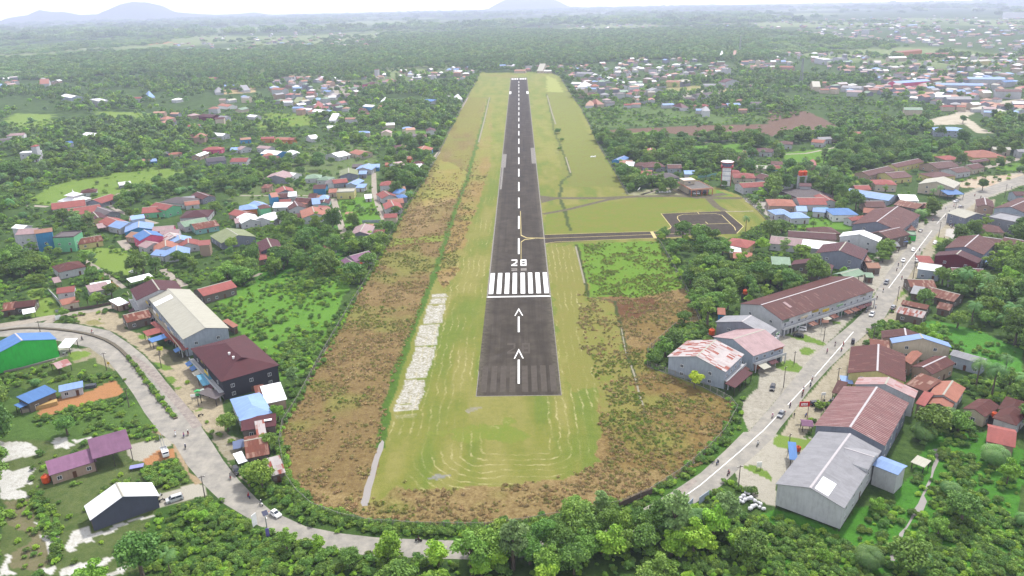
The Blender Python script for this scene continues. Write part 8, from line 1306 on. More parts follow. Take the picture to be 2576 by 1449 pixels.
def car(c, r, x, y, ang, colname, col, label, L=4.2, W=1.72, H=1.5, van=False, group=None):
    """ang: heading given by a second pixel towards which the nose points"""
    p = tw(c, r, x, y); q = tw(c, r, *ang); a = math.atan2(q.y-p.y, q.x-p.x); key = (L, H, van)
    if key not in CARP:
        b, ws, rw_, sd, hl, w_, hb = carmeshes(L, W, H, van)
        CARP[key] = (b, ws.mesh('windscreen', GLASS), rw_.mesh('rear_window', GLASS), sd.mesh('side_windows', GLASS), hl, w_, hb, MB().wheel(0, 0, 0, .31, .2, 14).mesh('tyre', TYRE), MB().wheel(0, 0, 0, .18, .23, 10).mesh('rim', RIM), MB().box(-.04, .04, -.2, .2, -.07, .07).mesh('headlight', LAMP), MB().box(-.04, .04, -.14, .14, -.1, .1).mesh('tail_light', TAIL))
    b, ws, rw_, sd, hl, w_, hb, ty, rm_, hm, tm_ = CARP[key]; t = empty('van' if van == 2 else 'car', (p.x, p.y, .02), a)
    pm = plain(colname+' car paint', col, .25, 0, .03); pm.node_tree.nodes['Principled BSDF'].inputs['Coat Weight'].default_value = .6
    b.build('body', pm, t); link('windscreen', ws, t); link('rear_window', rw_, t); link('side_windows', sd, t)
    for sx in (-1, 1):
        for sy in (-1, 1): wh = link('wheel', ty, t, (sx*(hl-.8), sy*(w_-.09), .31)); link('rim', rm_, wh)
    for sy in (-1, 1): link('headlight', hm, t, (hl-.03, sy*(w_-.25), .68)); link('tail_light', tm_, t, (-hl+.01, sy*(w_-.16), .8))
    tag(t, label, 'car', group)
WHT, SIL, BLK, GRY, RED_ = ('white', (.75, .75, .76)), ('silver', (.42, .43, .45)), ('black', (.02, .02, .024)), ('grey', (.13, .14, .16)), ('dark red', (.2, .03, .03))
gk = 'cars driving on the right-hand road'; gp_ = 'parked cars'
car(1, 3, 198, 840, (320, 915), *WHT, 'white hatchback driving round the bend nearest the camera', 3.7, 1.65, 1.5)
car(0, 3, 1760, 690, (1600, 740), *SIL, 'silver minivan parked in front of the white-roofed house', 4.6, 1.75, 1.7, True, gp_)
car(0, 3, 2385, 410, (2480, 560), *BLK, 'black jeep-like car parked by the rusty roadside shack', 4.0, 1.75, 1.8, True, gp_)
car(3, 2, 130, 1285, (20, 1430), *GRY, 'dark grey car driving beside the red signboard', 4.2, 1.72, 1.5, False, gk); car(3, 2, 1045, 275, (950, 400), *SIL, 'silver blue pickup-like car on the main road', 4.4, 1.72, 1.6, False, gk)
car(3, 2, 330, 425, (200, 410), *WHT, 'white van parked on the concrete in front of the long shop row', 4.5, 1.75, 1.8, True, gp_); car(3, 2, 305, 490, (180, 470), *BLK, 'black car parked beside the grass strip at the shop row', 4.3, 1.72, 1.45, False, gp_)
car(3, 2, 45, 1015, (20, 1100), *BLK, 'dark car parked in front of the mauve-roofed shopfront', 4.2, 1.72, 1.5, True, gp_); car(3, 2, 480, 1175, (560, 1165), *BLK, 'black car parked at the corner of the striped warehouse', 4.3, 1.72, 1.5, True, gp_)
car(3, 2, 1260, 205, (1330, 120), *GRY, 'dark parked pickup by the timber hut', 4.4, 1.72, 1.6, False, gp_); car(3, 2, 100, 480, (110, 400), *WHT, 'white car tail parked beside the light grey building', 4.2, 1.7, 1.5, False, gp_)
car(3, 1, 1460, 1072, (1500, 990), *WHT, 'white car on the main road at the maroon gabled house', 4.2, 1.72, 1.5, False, gk); car(3, 1, 1360, 1180, (1330, 1240), *WHT, 'white car driving towards the camera past the blue-grey house', 4.1, 1.7, 1.5, False, gk); car(3, 1, 1500, 1180, (1560, 1090), *WHT, 'white pickup at the right road edge', 4.6, 1.72, 1.6, False, gk)
car(3, 1, 1190, 1405, (1150, 1449), *GRY, 'grey van driving down past the long shop row', 4.4, 1.72, 1.8, True, gk); car(3, 1, 1680, 1000, (1730, 930), *WHT, 'white car parked by the grass triangle', 4.2, 1.72, 1.5, False, gp_); car(3, 1, 1893, 583, (1800, 600), *WHT, 'white car where the road leaves the town', 4.2, 1.72, 1.5, False, gk)
car(3, 1, 1935, 640, (2020, 600), *GRY, 'dark car following behind the white car', 4.2, 1.72, 1.5, False, gk); car(3, 1, 1535, 880, (1560, 840), *BLK, 'dark car parked beside the green kiosk', 4.2, 1.72, 1.5, False, gp_); car(3, 1, 1690, 640, (1740, 600), *BLK, 'black car under the coconut palms', 4.2, 1.72, 1.5, False, gp_)
car(3, 1, 1960, 895, (2060, 890), *BLK, 'black car on the white forecourt of the motorbike park', 4.2, 1.72, 1.5, True, gp_); car(3, 1, 525, 315, (480, 320), 'blue', C(60, 80, 130), 'dark blue car in the garden right of the water tanks', 4.2, 1.72, 1.5, False, gp_); car(3, 1, 120, 735, (180, 738), *BLK, 'dark car under the pale blue roof carport', 4.2, 1.72, 1.5, False, gp_)
car(0, 1, 1340, 1295, (1280, 1290), *WHT, 'white car parked under trees by the playing green', 4.2, 1.72, 1.5, False, gp_); car(0, 2, 1010, 75, (1060, 120), *SIL, 'silver car beside the faded pink roof', 4.2, 1.72, 1.5, False, gp_); car(1, 1, 780, 790, (810, 720), *GRY, 'grey car parked along the straight grey lane', 4.2, 1.72, 1.5, False, gp_); car(1, 1, 975, 990, (975, 960), *BLK, 'black car outside the two-storey blue-grey house', 4.2, 1.72, 1.5, False, gp_)
car(1, 1, 55, 190, (110, 190), *BLK, 'black car beside the maroon hipped house', 4.2, 1.72, 1.5, False, gp_); car(2, 1, 1855, 505, (1790, 505), *WHT, 'white van inside the open garage of the airport building', 4.6, 1.75, 1.9, True, gp_); car(2, 1, 1940, 500, (2010, 496), *BLK, 'dark pickup inside the open garage of the airport building', 4.6, 1.75, 1.7, False, gp_)
# crane truck
p = tw(0, 3, 1662, 225); q = tw(0, 3, 1690, 300); tr = empty('truck', (p.x, p.y, .02), math.atan2(q.y-p.y, q.x-p.x)); tag(tr, 'white flatbed truck with raised twin booms on the orange earth', 'truck'); wp_ = plain('white car paint', (.75, .75, .76))
MB().prism([(.9, .5), (2.6, .5), (2.65, 1.3), (2.3, 2.1), (.9, 2.15)], -.95, .95).build('cab', wp_, tr); MB().box(2.42, 2.56, -.8, .8, 1.3, 1.95).build('windscreen', GLASS, tr)
bd = MB().box(-2.9, .8, -.95, .95, .75, .9)
for b_ in ((-2.9, .8, -.95, -.87), (-2.9, .8, .87, .95), (-2.9, -2.82, -.87, .87)): bd.box(*b_, .9, 1.3)
bd.build('bed', plain('silver car paint', (.42, .43, .45)), tr)
for sy in (-.35, .35): MB().bar((-.8, sy, 1.0), (-4.4, sy, 5.2), .07).build('boom', STEEL, tr)
for sx in (-1.9, 1.6):
    for sy in (-.82, .82): MB().wheel(sx, sy, .42, .42, .26).build('wheel', TYRE, tr)
# people on motorbikes
def skinmesh(name, J, E_, rad_, mat):
    me = bpy.data.meshes.new(name); me.from_pydata(J, E_, []); o = bpy.data.objects.new(name, me); COL.objects.link(o); sk = o.modifiers.new('s', 'SKIN'); o.modifiers.new('sub', 'SUBSURF').levels = 1; o.modifiers['sub'].render_levels = 1
    for i, r_ in enumerate(rad_): me.skin_vertices[0].data[i].radius = (r_, r_)
    me.skin_vertices[0].data[0].use_root = True; bpy.context.view_layer.update(); dg = bpy.context.evaluated_depsgraph_get(); m2 = bpy.data.meshes.new_from_object(o.evaluated_get(dg)); bpy.data.objects.remove(o); m2.name = name; m2.materials.clear(); m2.materials.append(mat)
    for pl in m2.polygons: pl.use_smooth = True
    return m2
RJ = [(-.1, 0, .82), (-.06, 0, 1.05), (0, 0, 1.3), (.02, 0, 1.42), (.05, 0, 1.55), (.06, 0, 1.66), (.05, .17, 1.33), (.2, .25, 1.1), (.42, .27, 1.05), (.52, .26, 1.06), (.05, -.17, 1.33), (.2, -.25, 1.1), (.42, -.27, 1.05), (.52, -.26, 1.06), (.0, .11, .8), (.34, .17, .78), (.28, .17, .4), (.4, .17, .34), (.0, -.11, .8), (.34, -.17, .78), (.28, -.17, .4), (.4, -.17, .34)]
RE = [(0, 1), (1, 2), (2, 3), (3, 4), (4, 5), (2, 6), (6, 7), (7, 8), (8, 9), (2, 10), (10, 11), (11, 12), (12, 13), (0, 14), (14, 15), (15, 16), (16, 17), (0, 18), (18, 19), (19, 20), (20, 21)]
RRd = [.15, .14, .17, .06, .1, .09, .065, .05, .04, .035, .065, .05, .04, .035, .1, .075, .055, .045, .1, .075, .055, .045]
SHIRTS = [('dark', (.03, .03, .04)), ('navy', C(50, 56, 100)), ('maroon', C(110, 40, 60)), ('grey', C(130, 130, 136)), ('pink', C(220, 140, 170)), ('red', C(190, 50, 50)), ('white', (.6, .6, .6))]
riders = [skinmesh('person', RJ, RE, RRd, plain(n_+' clothing', c_, .8)) for n_, c_ in SHIRTS]
SJ = [(0, 0, .92), (0, 0, 1.15), (0, 0, 1.38), (0, 0, 1.48), (0, 0, 1.6), (.01, 0, 1.7), (0, .18, 1.4), (.02, .24, 1.14), (.06, .24, .9), (0, -.18, 1.4), (.02, -.24, 1.14), (.06, -.24, .9), (0, .1, .88), (.03, .11, .5), (0, .11, .08), (.14, .12, .05), (0, -.1, .88), (.03, -.11, .5), (-.08, -.11, .08), (.06, -.12, .05)]
SE = [(0, 1), (1, 2), (2, 3), (3, 4), (4, 5), (2, 6), (6, 7), (7, 8), (2, 9), (9, 10), (10, 11), (0, 12), (12, 13), (13, 14), (14, 15), (0, 16), (16, 17), (17, 18), (18, 19)]
walkers = [skinmesh('person', SJ, SE, [.14, .13, .16, .06, .1, .09, .06, .045, .04, .06, .045, .04, .09, .065, .05, .045, .09, .065, .05, .045], plain(n_+' clothing', c_, .8)) for n_, c_ in SHIRTS[:3]]
HELM = MB(); HELM.cone((0, 0), .13, .15, -.1, .02, 10).cone((0, 0), .15, .07, .02, .14, 10); HELMS = [HELM.mesh('helmet', plain(n_, c_, .3)) for n_, c_ in (('black helmet', (.02, .02, .02)), ('white helmet', (.7, .7, .7)), ('red helmet', C(190, 40, 40)))]
bk = MB().prism([(-.85, .62), (-.3, .5), (.2, .5), (.45, .95), (.3, .8), (.15, .66), (-.1, .78), (-.8, .82)], -.13, .13).bar((.42, 0, .95), (.68, 0, .3), .05).bar((.4, -.32, 1.02), (.4, .32, 1.02), .025).box(.12, .24, -.2, .2, .35, .75)
BKM = [bk.mesh('frame', plain(n_+' bike paint', c_, .3)) for n_, c_ in (('black', (.02, .02, .02)), ('red', C(150, 30, 30)), ('blue', C(40, 60, 130)), ('white', (.6, .6, .6)))]
TYM = MB().wheel(0, 0, 0, .29, .1, 14).mesh('wheel', TYRE); HLM = MB().box(.44, .52, -.08, .08, .88, 1.0).mesh('headlight', LAMP)
def bike(p, a, label, cid=0, rider=None, rl=None, hm=0, grp='motorbikes on the road'):
    b = empty('motorbike', (p.x, p.y, .02), a); link('frame', BKM[cid], b); link('headlight', HLM, b)
    for x_ in (-.62, .68): link('wheel', TYM, b, (x_, 0, .29))
    tag(b, label, 'motorbike', grp)
    if rider is not None:
        r_ = link('person', riders[rider], None, (p.x, p.y, .02), a); tag(r_, rl, 'person', 'riders on motorbikes'); link('helmet', HELMS[hm], r_, (.06, 0, 1.7))
sn_ = [n_ for n_, c_ in SHIRTS]; bcn = ['black', 'red', 'blue', 'white']; hn = ['black', 'white', 'red']
for i, (c, r, x, y, nx, ny, wh) in enumerate([(1, 3, 1635, 1100, 1700, 1105, 'alone on the empty stretch nearest the camera'), (1, 3, 55, 735, 0, 690, 'just behind the white hatchback'), (0, 3, 2505, 665, 2400, 560, 'between the rusty shack and the white hatchback'), (0, 3, 2320, 470, 2300, 400, 'beside the parked black jeep'), (0, 3, 1868, 165, 1850, 60, 'in front of the three riders by the truck'), (0, 3, 1768, 35, 1750, -40, 'leftmost of the three by the truck'), (0, 3, 1852, 50, 1840, -30, 'middle one of the three by the truck'), (0, 3, 1895, 28, 1890, -60, 'rightmost of the three by the truck'),
        (0, 2, 828, 522, 900, 560, 'on the outer lane behind the green warehouse'), (0, 2, 930, 455, 860, 430, 'beside the dark kerb median'), (2, 3, 2068, 320, 2150, 240, 'on the left edge of the road below the airfield corner'), (2, 3, 2178, 430, 2100, 500, 'by the entrance below the utility pole'), (2, 3, 2472, 135, 2400, 210, 'on the pale road below the white signpost'), (3, 2, 45, 1300, 0, 1360, 'left of the dark grey car'), (3, 2, 222, 1195, 180, 1260, 'between the grey car and the red signboard'), (3, 2, 345, 1090, 300, 1160, 'nearest of three in a line on the centre line'), (3, 2, 352, 1058, 320, 1120, 'middle of three in a line on the centre line'), (3, 2, 358, 1035, 320, 1090, 'farthest of three in a line on the centre line'),
        (3, 2, 427, 990, 380, 1060, 'opposite the white slab by the shops'), (3, 2, 445, 925, 500, 850, 'right on the centre line beyond the white slab'), (3, 2, 595, 650, 550, 720, 'left of the red rider'), (3, 2, 676, 580, 640, 640, 'by the second grass island'), (3, 2, 738, 635, 780, 570, 'in the middle of the road by the tuft of grass'), (3, 2, 757, 580, 800, 520, 'ahead of the red rider'), (3, 2, 850, 565, 850, 500, 'near the black box cart'), (3, 2, 990, 245, 950, 310, 'left of the silver blue car'), (3, 2, 1082, 205, 1120, 130, 'above the silver blue car'), (3, 2, 1036, 175, 1000, 240, 'by the concrete forecourt corner'), (3, 2, 1095, 110, 1130, 40, 'with a box behind the seat'), (3, 2, 1157, 40, 1190, -20, 'where the long shop row ends'),
        (3, 1, 1345, 1360, 1380, 1300, 'opposite the end of the shop row'), (3, 1, 1295, 1275, 1260, 1340, 'left one below the two walkers'), (3, 1, 1310, 1228, 1280, 1290, 'beside the white car by the blue-grey house'), (3, 1, 1352, 1228, 1330, 1290, 'just below the oncoming white car'), (3, 1, 1525, 1075, 1570, 1000, 'beside the white car at the maroon house'), (3, 1, 1483, 1130, 1530, 1060, 'below the white car at the maroon house'), (3, 1, 1225, 1160, 1200, 1200, 'at the tree in front of the blue-grey house'), (3, 1, 1660, 775, 1630, 830, 'at the bend past the green kiosk'), (3, 1, 1785, 742, 1830, 690, 'by the dashed centre line'), (3, 1, 1822, 695, 1860, 650, 'ahead of the dark following car'), (3, 1, 1788, 655, 1750, 700, 'by the coconut palms'), (3, 1, 1870, 630, 1830, 660, 'below the white car leaving town'), (3, 1, 2140, 545, 2100, 570, 'left of a pair far up the road'), (3, 1, 2160, 560, 2110, 585, 'right of a pair far up the road'), (3, 1, 2080, 525, 2040, 550, 'far up by the blue awning'), (3, 1, 2450, 450, 2400, 470, 'farthest one at the top of the main road')]):
    p = tw(c, r, x, y); q = tw(c, r, nx, ny); s = (i*5+2) % 7; wh = ' '.join(wh.split()[:9]); cb_ = (i*3) % 4; h_ = (i*7) % 3
    if 'red rider' in wh and 'left' not in wh and 'ahead' not in wh: s = 5
    if wh.startswith('in the middle of the road'): s = 5
    bike(p, math.atan2(q.y-p.y, q.x-p.x), f'{bcn[cb_]} motorbike ridden {wh}', cb_, s, f'rider in {sn_[s]} clothes and {hn[h_]} helmet {wh}', h_)
PK = [(3, 2, 560, 1150, 'beside the black car at the striped warehouse'), (3, 2, 585, 1195, 'in the row along the striped warehouse wall'), (3, 2, 620, 1150, 'in the row along the striped warehouse wall'), (3, 2, 650, 1135, 'in the row along the striped warehouse wall'), (3, 2, 475, 1235, 'with an orange cover in front of the warehouse'), (3, 2, 545, 1225, 'nearest the warehouse corner'), (3, 2, 380, 1290, 'behind the red signboard post'), (0, 3, 1610, 655, 'at the porch of the white-roofed house'), (0, 3, 1630, 700, 'by the silver minivan'), (3, 2, 250, 370, 'under the awning of the shop row'), (3, 2, 275, 350, 'under the awning of the shop row'), (0, 2, 655, 665, 'on the pad beside the green warehouse'), (0, 2, 2020, 1290, 'under the small tree by the pale blue house'), (3, 2, 600, 180, 'in front of the shop row kiosk')]
for i in range(26): PK.append((3, 1, 1830+i*7.5, 820+(i % 3)*14, 'in the packed motorbike park beside the cream workshop'))
for i, (c, r, x, y, wh) in enumerate(PK): bike(tw(c, r, x, y), rnd.uniform(.6, 1.3), f'parked {bcn[i % 4]} motorbike {wh}', i % 4, grp='parked motorbikes')
for i, (c, r, x, y, wh) in enumerate([(3, 1, 1875, 905, 'standing on the white forecourt'), (3, 1, 1890, 890, 'standing on the white forecourt'), (3, 1, 1930, 915, 'beside the black car on the forecourt'), (3, 2, 262, 1300, 'at the food stall by the red signboard'), (3, 2, 1240, 250, 'beside the parked pickup'), (3, 1, 1770, 960, 'crossing by the grass triangle'), (3, 1, 2190, 1400, 'behind the grey wall below the maroon gable'), (0, 3, 1510, 700, 'sitting area of the white-roofed house porch')]):
    p = tw(c, r, x, y); o = link('person', walkers[i % 3], None, (p.x, p.y, .03), rnd.uniform(0, 6)); tag(o, f'person in {sn_[i % 3]} clothes standing {wh}'.replace('standing standing', 'standing').replace('standing sitting area of', 'on'), 'person')
# poles
def pole(c, r, x, y, h, label, arm=True, solar=False, name='utility_pole'):
    p = tw(c, r, x, y); t = empty(name, (p.x, p.y, 0), rnd.uniform(-.3, .3)+.5); MB().cone((0, 0), .17, .1, 0, h, 8).build('pole', STEEL if solar else plain('weathered pole', C(120, 112, 104), .9), t)
    if arm:
        MB().box(-.9, .9, -.06, .06, h-.5, h-.38).build('crossarm', DARKW, t); ins = MB()
        for x_ in (-.8, 0, .8): ins.cone((x_, 0), .05, .07, h-.38, h-.18, 6)
        ins.build('insulators', LAMP, t)
    if solar: MB().add([(-.7, -1.1, h+.1), (.7, -1.1, h+.1), (.7, .5, h+.55), (-.7, .5, h+.55), (-.7, -1.1, h+.03), (.7, -1.1, h+.03), (.7, .5, h+.48), (-.7, .5, h+.48)], [(0, 1, 2, 3), (7, 6, 5, 4), (0, 4, 5, 1), (1, 5, 6, 2), (2, 6, 7, 3), (3, 7, 4, 0)]).build('solar_panel', plain('dark solar panel', (.04, .045, .08), .3), t); MB().box(-.12, .12, -1.6, -.2, h-.6, h-.5).build('lamp_head', LAMP, t)
    tag(t, label, 'street lamp' if solar else 'pole', 'utility and lamp poles'); return t
for a in [(2, 3, 2275, 585, 8, 'wooden utility pole beside the entrance below the airfield corner'), (0, 3, 2065, 670, 7.5, 'thin pole at the driveway of the white-roofed house'), (0, 2, 1075, 830, 7.5, 'leaning pole on the grass inside the left bend'), (0, 2, 1300, 1200, 7.5, 'double pole at the end of the orange earth'), (0, 2, 405, 440, 5, 'short pole on the far left road'), (0, 2, 1625, 800, 7, 'pole at the walled yard before the black-walled building'),
          (3, 2, 262, 760, 5, 'short post on the forecourt grass island'), (3, 2, 155, 1000, 8, 'tall thin pole at the white slab'), (3, 2, 845, 225, 6, 'pole on the mottled concrete forecourt'), (3, 2, 1055, 540, 7, 'left pole at the bush right of the road'), (3, 2, 1300, 130, 7, 'pole at the bend of the right verge'), (3, 2, 690, 1010, 8, 'utility pole in front of the brown awning'), (3, 2, 560, 530, 6, 'yellow-green sign pole shaft on the forecourt'), (3, 1, 1715, 940, 9, 'tall utility pole at the grass triangle'), (3, 1, 1455, 1370, 9, 'utility pole below the white pickup'), (3, 1, 1870, 740, 9, 'utility pole by the dark following car'),
          (3, 1, 2380, 540, 9, 'utility pole far up the main road'), (0, 1, 1612, 350, 7, 'lone pale pole at the head of the village lane'), (0, 1, 1640, 1250, 8, 'pole in front of the coloured terrace'), (3, 1, 645, 540, 8, 'pole among the trees left of the long pale blue roof'), (3, 3, 210, 150, 4.5, 'thin post in the grass left of the big grey-roofed warehouse'), (3, 1, 1950, 720, 6, 'pole in front of the cream workshop'), (0, 2, 2000, 1190, 4, 'short sign post by the market carts')]: pole(*a)
pole(1, 3, 120, 1030, 6.5, 'solar street lamp with a purple banner at the near bend', False, True, 'street_lamp')
# lattice mast far right
p = tw(2, 0, 2290, 540); q = tw(3, 0, 325, 880)
for p_, lb in ((p, 'tall lattice mast in the trees behind the right-hand village'), (q, 'slim lattice mast left of the town centre')):
    t = empty('lattice_mast', (p_.x, p_.y, 0)); h = 42; w0 = 2.4
    for sx in (-1, 1):
        for sy in (-1, 1): MB().bar((sx*w0, sy*w0, 0), (sx*.4, sy*.4, h), .22).build('leg', STEEL, t)
    br = MB(); n_ = 12
    for i in range(n_):
        z_ = h*i/n_; z1 = h*(i+1)/n_; a_ = w0-(w0-.4)*z_/h; b_ = w0-(w0-.4)*z1/h
        for (x0, y0), (x1, y1) in (((-1, -1), (1, -1)), ((1, -1), (1, 1)), ((1, 1), (-1, 1)), ((-1, 1), (-1, -1))): br.bar((x0*a_, y0*a_, z_), (x1*b_, y1*b_, z1), .1)
    br.build('bracing', STEEL, t); tag(t, lb, 'mast')
# signs
def board(name, p, a, w_, h_, z_, mat, label, posts=(0,), cat='sign', lines=None):
    t = empty(name, (p.x, p.y, 0), a); MB().box(-w_/2, w_/2, -.06, .06, z_, z_+h_).build('board', mat, t)
    for x_ in posts: MB().box(x_-.06, x_+.06, .065, .19, 0, z_+h_*.9).build('post', STEEL, t)
    if lines:
        for txt, sz, zz, mt in lines:
            cu = bpy.data.curves.new('lettering', 'FONT'); cu.body = txt; cu.size = sz; cu.align_x = 'CENTER'; cu.extrude = .004; o = bpy.data.objects.new('lettering', cu); COL.objects.link(o)
            bpy.context.view_layer.update(); me = bpy.data.meshes.new_from_object(o.evaluated_get(bpy.context.evaluated_depsgraph_get())); bpy.data.objects.remove(o); me.materials.clear(); me.materials.append(mt); l_ = link('lettering', me, t, (0, -.075, zz)); l_.rotation_euler = (R(90), 0, 0)
    tag(t, label, cat); return t
wht = plain('white sign face', (.75, .75, .75), .5); redm = plain('red sign face', C(196, 40, 44, .8), .5); prp = plain('purple banner', C(120, 110, 190), .6)
p = tw(3, 2, 350, 1320); board('signboard', p, .05, 3.4, 1.8, 4.6, redm, 'red signboard with white lettering on a red post by the market canopy', (1.5,), lines=[('ARWANA', .62, 5.25, wht)] if 0 else [('ARIN', .8, 5.25, wht)] if 0 else None)
def logo_bars(t, z_):
    mb = MB()
    for i, (a_, b_) in enumerate(((-1.1, -.75), (-.6, -.3), (-.2, .1), (.2, .45), (.55, .95))): mb.box(a_, b_, -.085, -.065, z_+.1*(i % 2), z_+.55+.05*(i % 3))
    mb.box(-1.2, 1.1, -.085, -.065, z_-.25, z_-.12); mb.build('lettering', wht, t)
logo_bars(bpy.data.objects['signboard'], 5.3)
MB().box(1.42, 1.58, .2, .3, 0, 4.7).build('post', redm, bpy.data.objects['signboard'])
board('banner', tw(1, 3, 125, 1075), .3, .9, 2.4, .8, prp, 'purple and white vertical banner under the solar lamp', (0,), 'banner'); board('banner', tw(0, 3, 2570, 960), 1.1, 1.6, 3.6, .6, wht, 'white upright banner board at the roadside near the bend', (-.6, .6), 'banner')
board('signboard', tw(2, 3, 2485, 370), .1, 1.5, 1.6, .7, wht, 'white information board beside the main road entrance', (-.6, .6)); board('signboard', tw(0, 2, 1950, 1140), .2, 1.6, .9, 1.8, wht, 'white board on posts at the left of the green market cart', (-.5, .5)); board('signboard', tw(3, 2, 565, 440), .0, 2.6, 1.2, 4, plain('salmon sign', C(226, 170, 150)), 'salmon framed signboard on the forecourt of the shop row', (-1,)); board('signboard', tw(3, 2, 830, 210), .1, 1.1, 1.1, 2.8, plain('pale blue sign', C(160, 190, 220)), 'pale blue round-edged board on the mottled forecourt', (0,))
board('signboard', tw(0, 2, 590, 330), .8, 2.2, 2.0, .6, wht, 'white billboard at the mouth of the left side road', (-.8, .8)); board('signboard', tw(0, 2, 600, 290), .2, 2.4, 1.2, 2.2, plain('grey sign', C(180, 184, 190)), 'grey shelter board behind the white billboard', (-.8, .8)); board('signboard', tw(0, 2, 1100, 810), .3, .9, .9, 1.8, plain('yellow sign', C(236, 196, 60)), 'small yellow warning board on the inside of the left bend', (0,)); board('signboard', tw(3, 2, 895, 700), .0, 2, .7, 3, wht, 'white lightbox sign at the small hedge by the shops', (-.4,)); board('signboard', tw(3, 2, 555, 1110), .2, 1.6, 1.0, 1.2, wht, 'white roof-shaped board of the street cart before the warehouse', (-.5, .5))
board('billboard', tw(2, 3, 1780, 780), .9, 4.4, 2.2, .3, plain('pale blue sheet', C(190, 205, 225)), 'left leaning pale blue sheet hoarding beside the road', (-1.6, 1.6), 'hoarding'); board('billboard', tw(2, 3, 1930, 700), .75, 4.6, 2.2, .3, plain('pale blue sheet', C(190, 205, 225)), 'middle pale blue sheet hoarding in the bushes beside the road', (-1.6, 1.6), 'hoarding'); board('billboard', tw(2, 3, 1640, 880), 1.1, 2.2, 1.6, .2, wht, 'small white hoarding nearest the trees at the road', (-.8, .8), 'hoarding')
# white sacks
sk_ = plain('white plastic sack', (.5, .5, .52), .5, 0, .1)
import bmesh
bm_ = bmesh.new(); bmesh.ops.create_icosphere(bm_, subdivisions=2, radius=1)
for v in bm_.verts: v.co *= 1+.12*math.sin(v.co.x*7+v.co.y*5)*math.cos(v.co.z*6); v.co.z = max(v.co.z, -.7)
skm = bpy.data.meshes.new('white_sack'); bm_.to_mesh(skm); bm_.free(); skm.materials.append(sk_)
for i, (x, y, s) in enumerate([(2300, 680, .8), (2330, 660, .9), (2375, 690, .9), (2340, 700, .9), (2290, 710, .8), (2400, 700, 1.), (2440, 710, .9), (2380, 650, .7), (2350, 640, .7), (2420, 770, 1.), (2395, 790, .9), (2450, 755, .8), (2500, 740, .8), (2530, 790, .8), (2490, 770, .7), (2320, 720, .7), (2480, 720, .6)]):
    p = tw(2, 3, x, y); o = link('white_sack', skm, None, (p.x, p.y, .75*s+(.5 if i in (7, 8, 5) else 0)), rnd.random()*6); s *= .8; o.scale = (s, s*.8, s*.75); tag(o, 'bulky white sack in the pile among the bushes beside the grey-roofed warehouse', 'sack', 'pile of white sacks')
# logs, planks, cart, mosque pad
def stack(name, c, r, x, y, a, L, W, H, mat, label, cat):
    p = tw(c, r, x, y); t = empty(name, (p.x, p.y, 0), a); n_ = max(2, int(H/.3))
    for i in range(n_):
        mb = MB(); k_ = max(2, int(W/.35))
        for j in range(k_): mb.box(-L/2+rnd.uniform(0, .3), L/2-rnd.uniform(0, .3), -W/2+j*W/k_, -W/2+(j+.85)*W/k_, i*H/n_, (i+.85)*H/n_)
        mb.build('plank_layer', mat, t)
    tag(t, label, cat)
TIMB = plain('fresh timber', C(222, 184, 120), .8, 0, .25, 2.)
p0_, p1_ = tw(0, 2, 320, 1230), tw(0, 2, 590, 1160); stack('timber_stack', 0, 2, 460, 1195, math.atan2(p1_.y-p0_.y, p1_.x-p0_.x), (p1_-p0_).length*.95, 2.4, 1.5, TIMB, 'long pale timber stack along the front of the blue workshop', 'timber stack')
stack('timber_stack', 0, 2, 270, 1240, .5, 3.6, 2, 1.2, plain('grey timber', C(190, 180, 160)), 'greyish timber stack left of the long pale one', 'timber stack'); stack('scrap_heap', 0, 2, 915, 1000, .3, 4, 2, 1.2, plain('dark tarpaulin', C(90, 96, 104)), 'dark covered load at the right end of the timber workshop', 'load')
for i, (x, y, cc, lb) in enumerate(((1995, 1090, C(90, 200, 120), 'green and white market cart in front of the cyan awning'), (2050, 1080, C(190, 200, 196), 'white glass market cart beside the green one'))):
    p = tw(0, 2, x, y); t = empty('market_cart', (p.x, p.y, 0), .4); MB().box(-.9, .9, -.5, .5, .4, 1.1).build('body', plain(lb.split()[0]+' cart', cc), t); MB().prism([(-1.1, 2.1), (1.1, 2.1), (0, 2.5)], -.7, .7).build('roof', plain(lb.split()[0]+' cart', cc), t)
    for sx in (-.8, .8): MB().bar((sx, 0, 1.1), (sx, 0, 2.1), .05).build('post', STEEL, t)
    for sy in (-.45, .45): MB().wheel(0, sy, .35, .35, .06).build('wheel', TYRE, t)
    tag(t, lb, 'cart')
p = tw(3, 2, 852, 560); t = empty('cart', (p.x, p.y, 0), 1.2); MB().box(-.8, .8, -.6, .6, .4, 2.).build('box', plain('dark box', (.05, .05, .06)), t)
for sy in (-.55, .55): MB().wheel(0, sy, .3, .3, .08).build('wheel', TYRE, t)
tag(t, 'dark tall box cart standing on the right half of the main road', 'cart')
p = tw(0, 3, 1380, 370); t = empty('table', (p.x, p.y, 0), .35); MB().box(-1.9, 1.9, -1., 1., .8, .95).build('top', plain('pale lilac panel', C(160, 160, 220)), t)
for sx in (-1.6, 1.6):
    for sy in (-.8, .8): MB().box(sx-.06, sx+.06, sy-.06, sy+.06, 0, .79).build('leg', DARKW, t)
tag(t, 'low lilac and white table-like platform in the grass near the mauve shelter', 'platform')
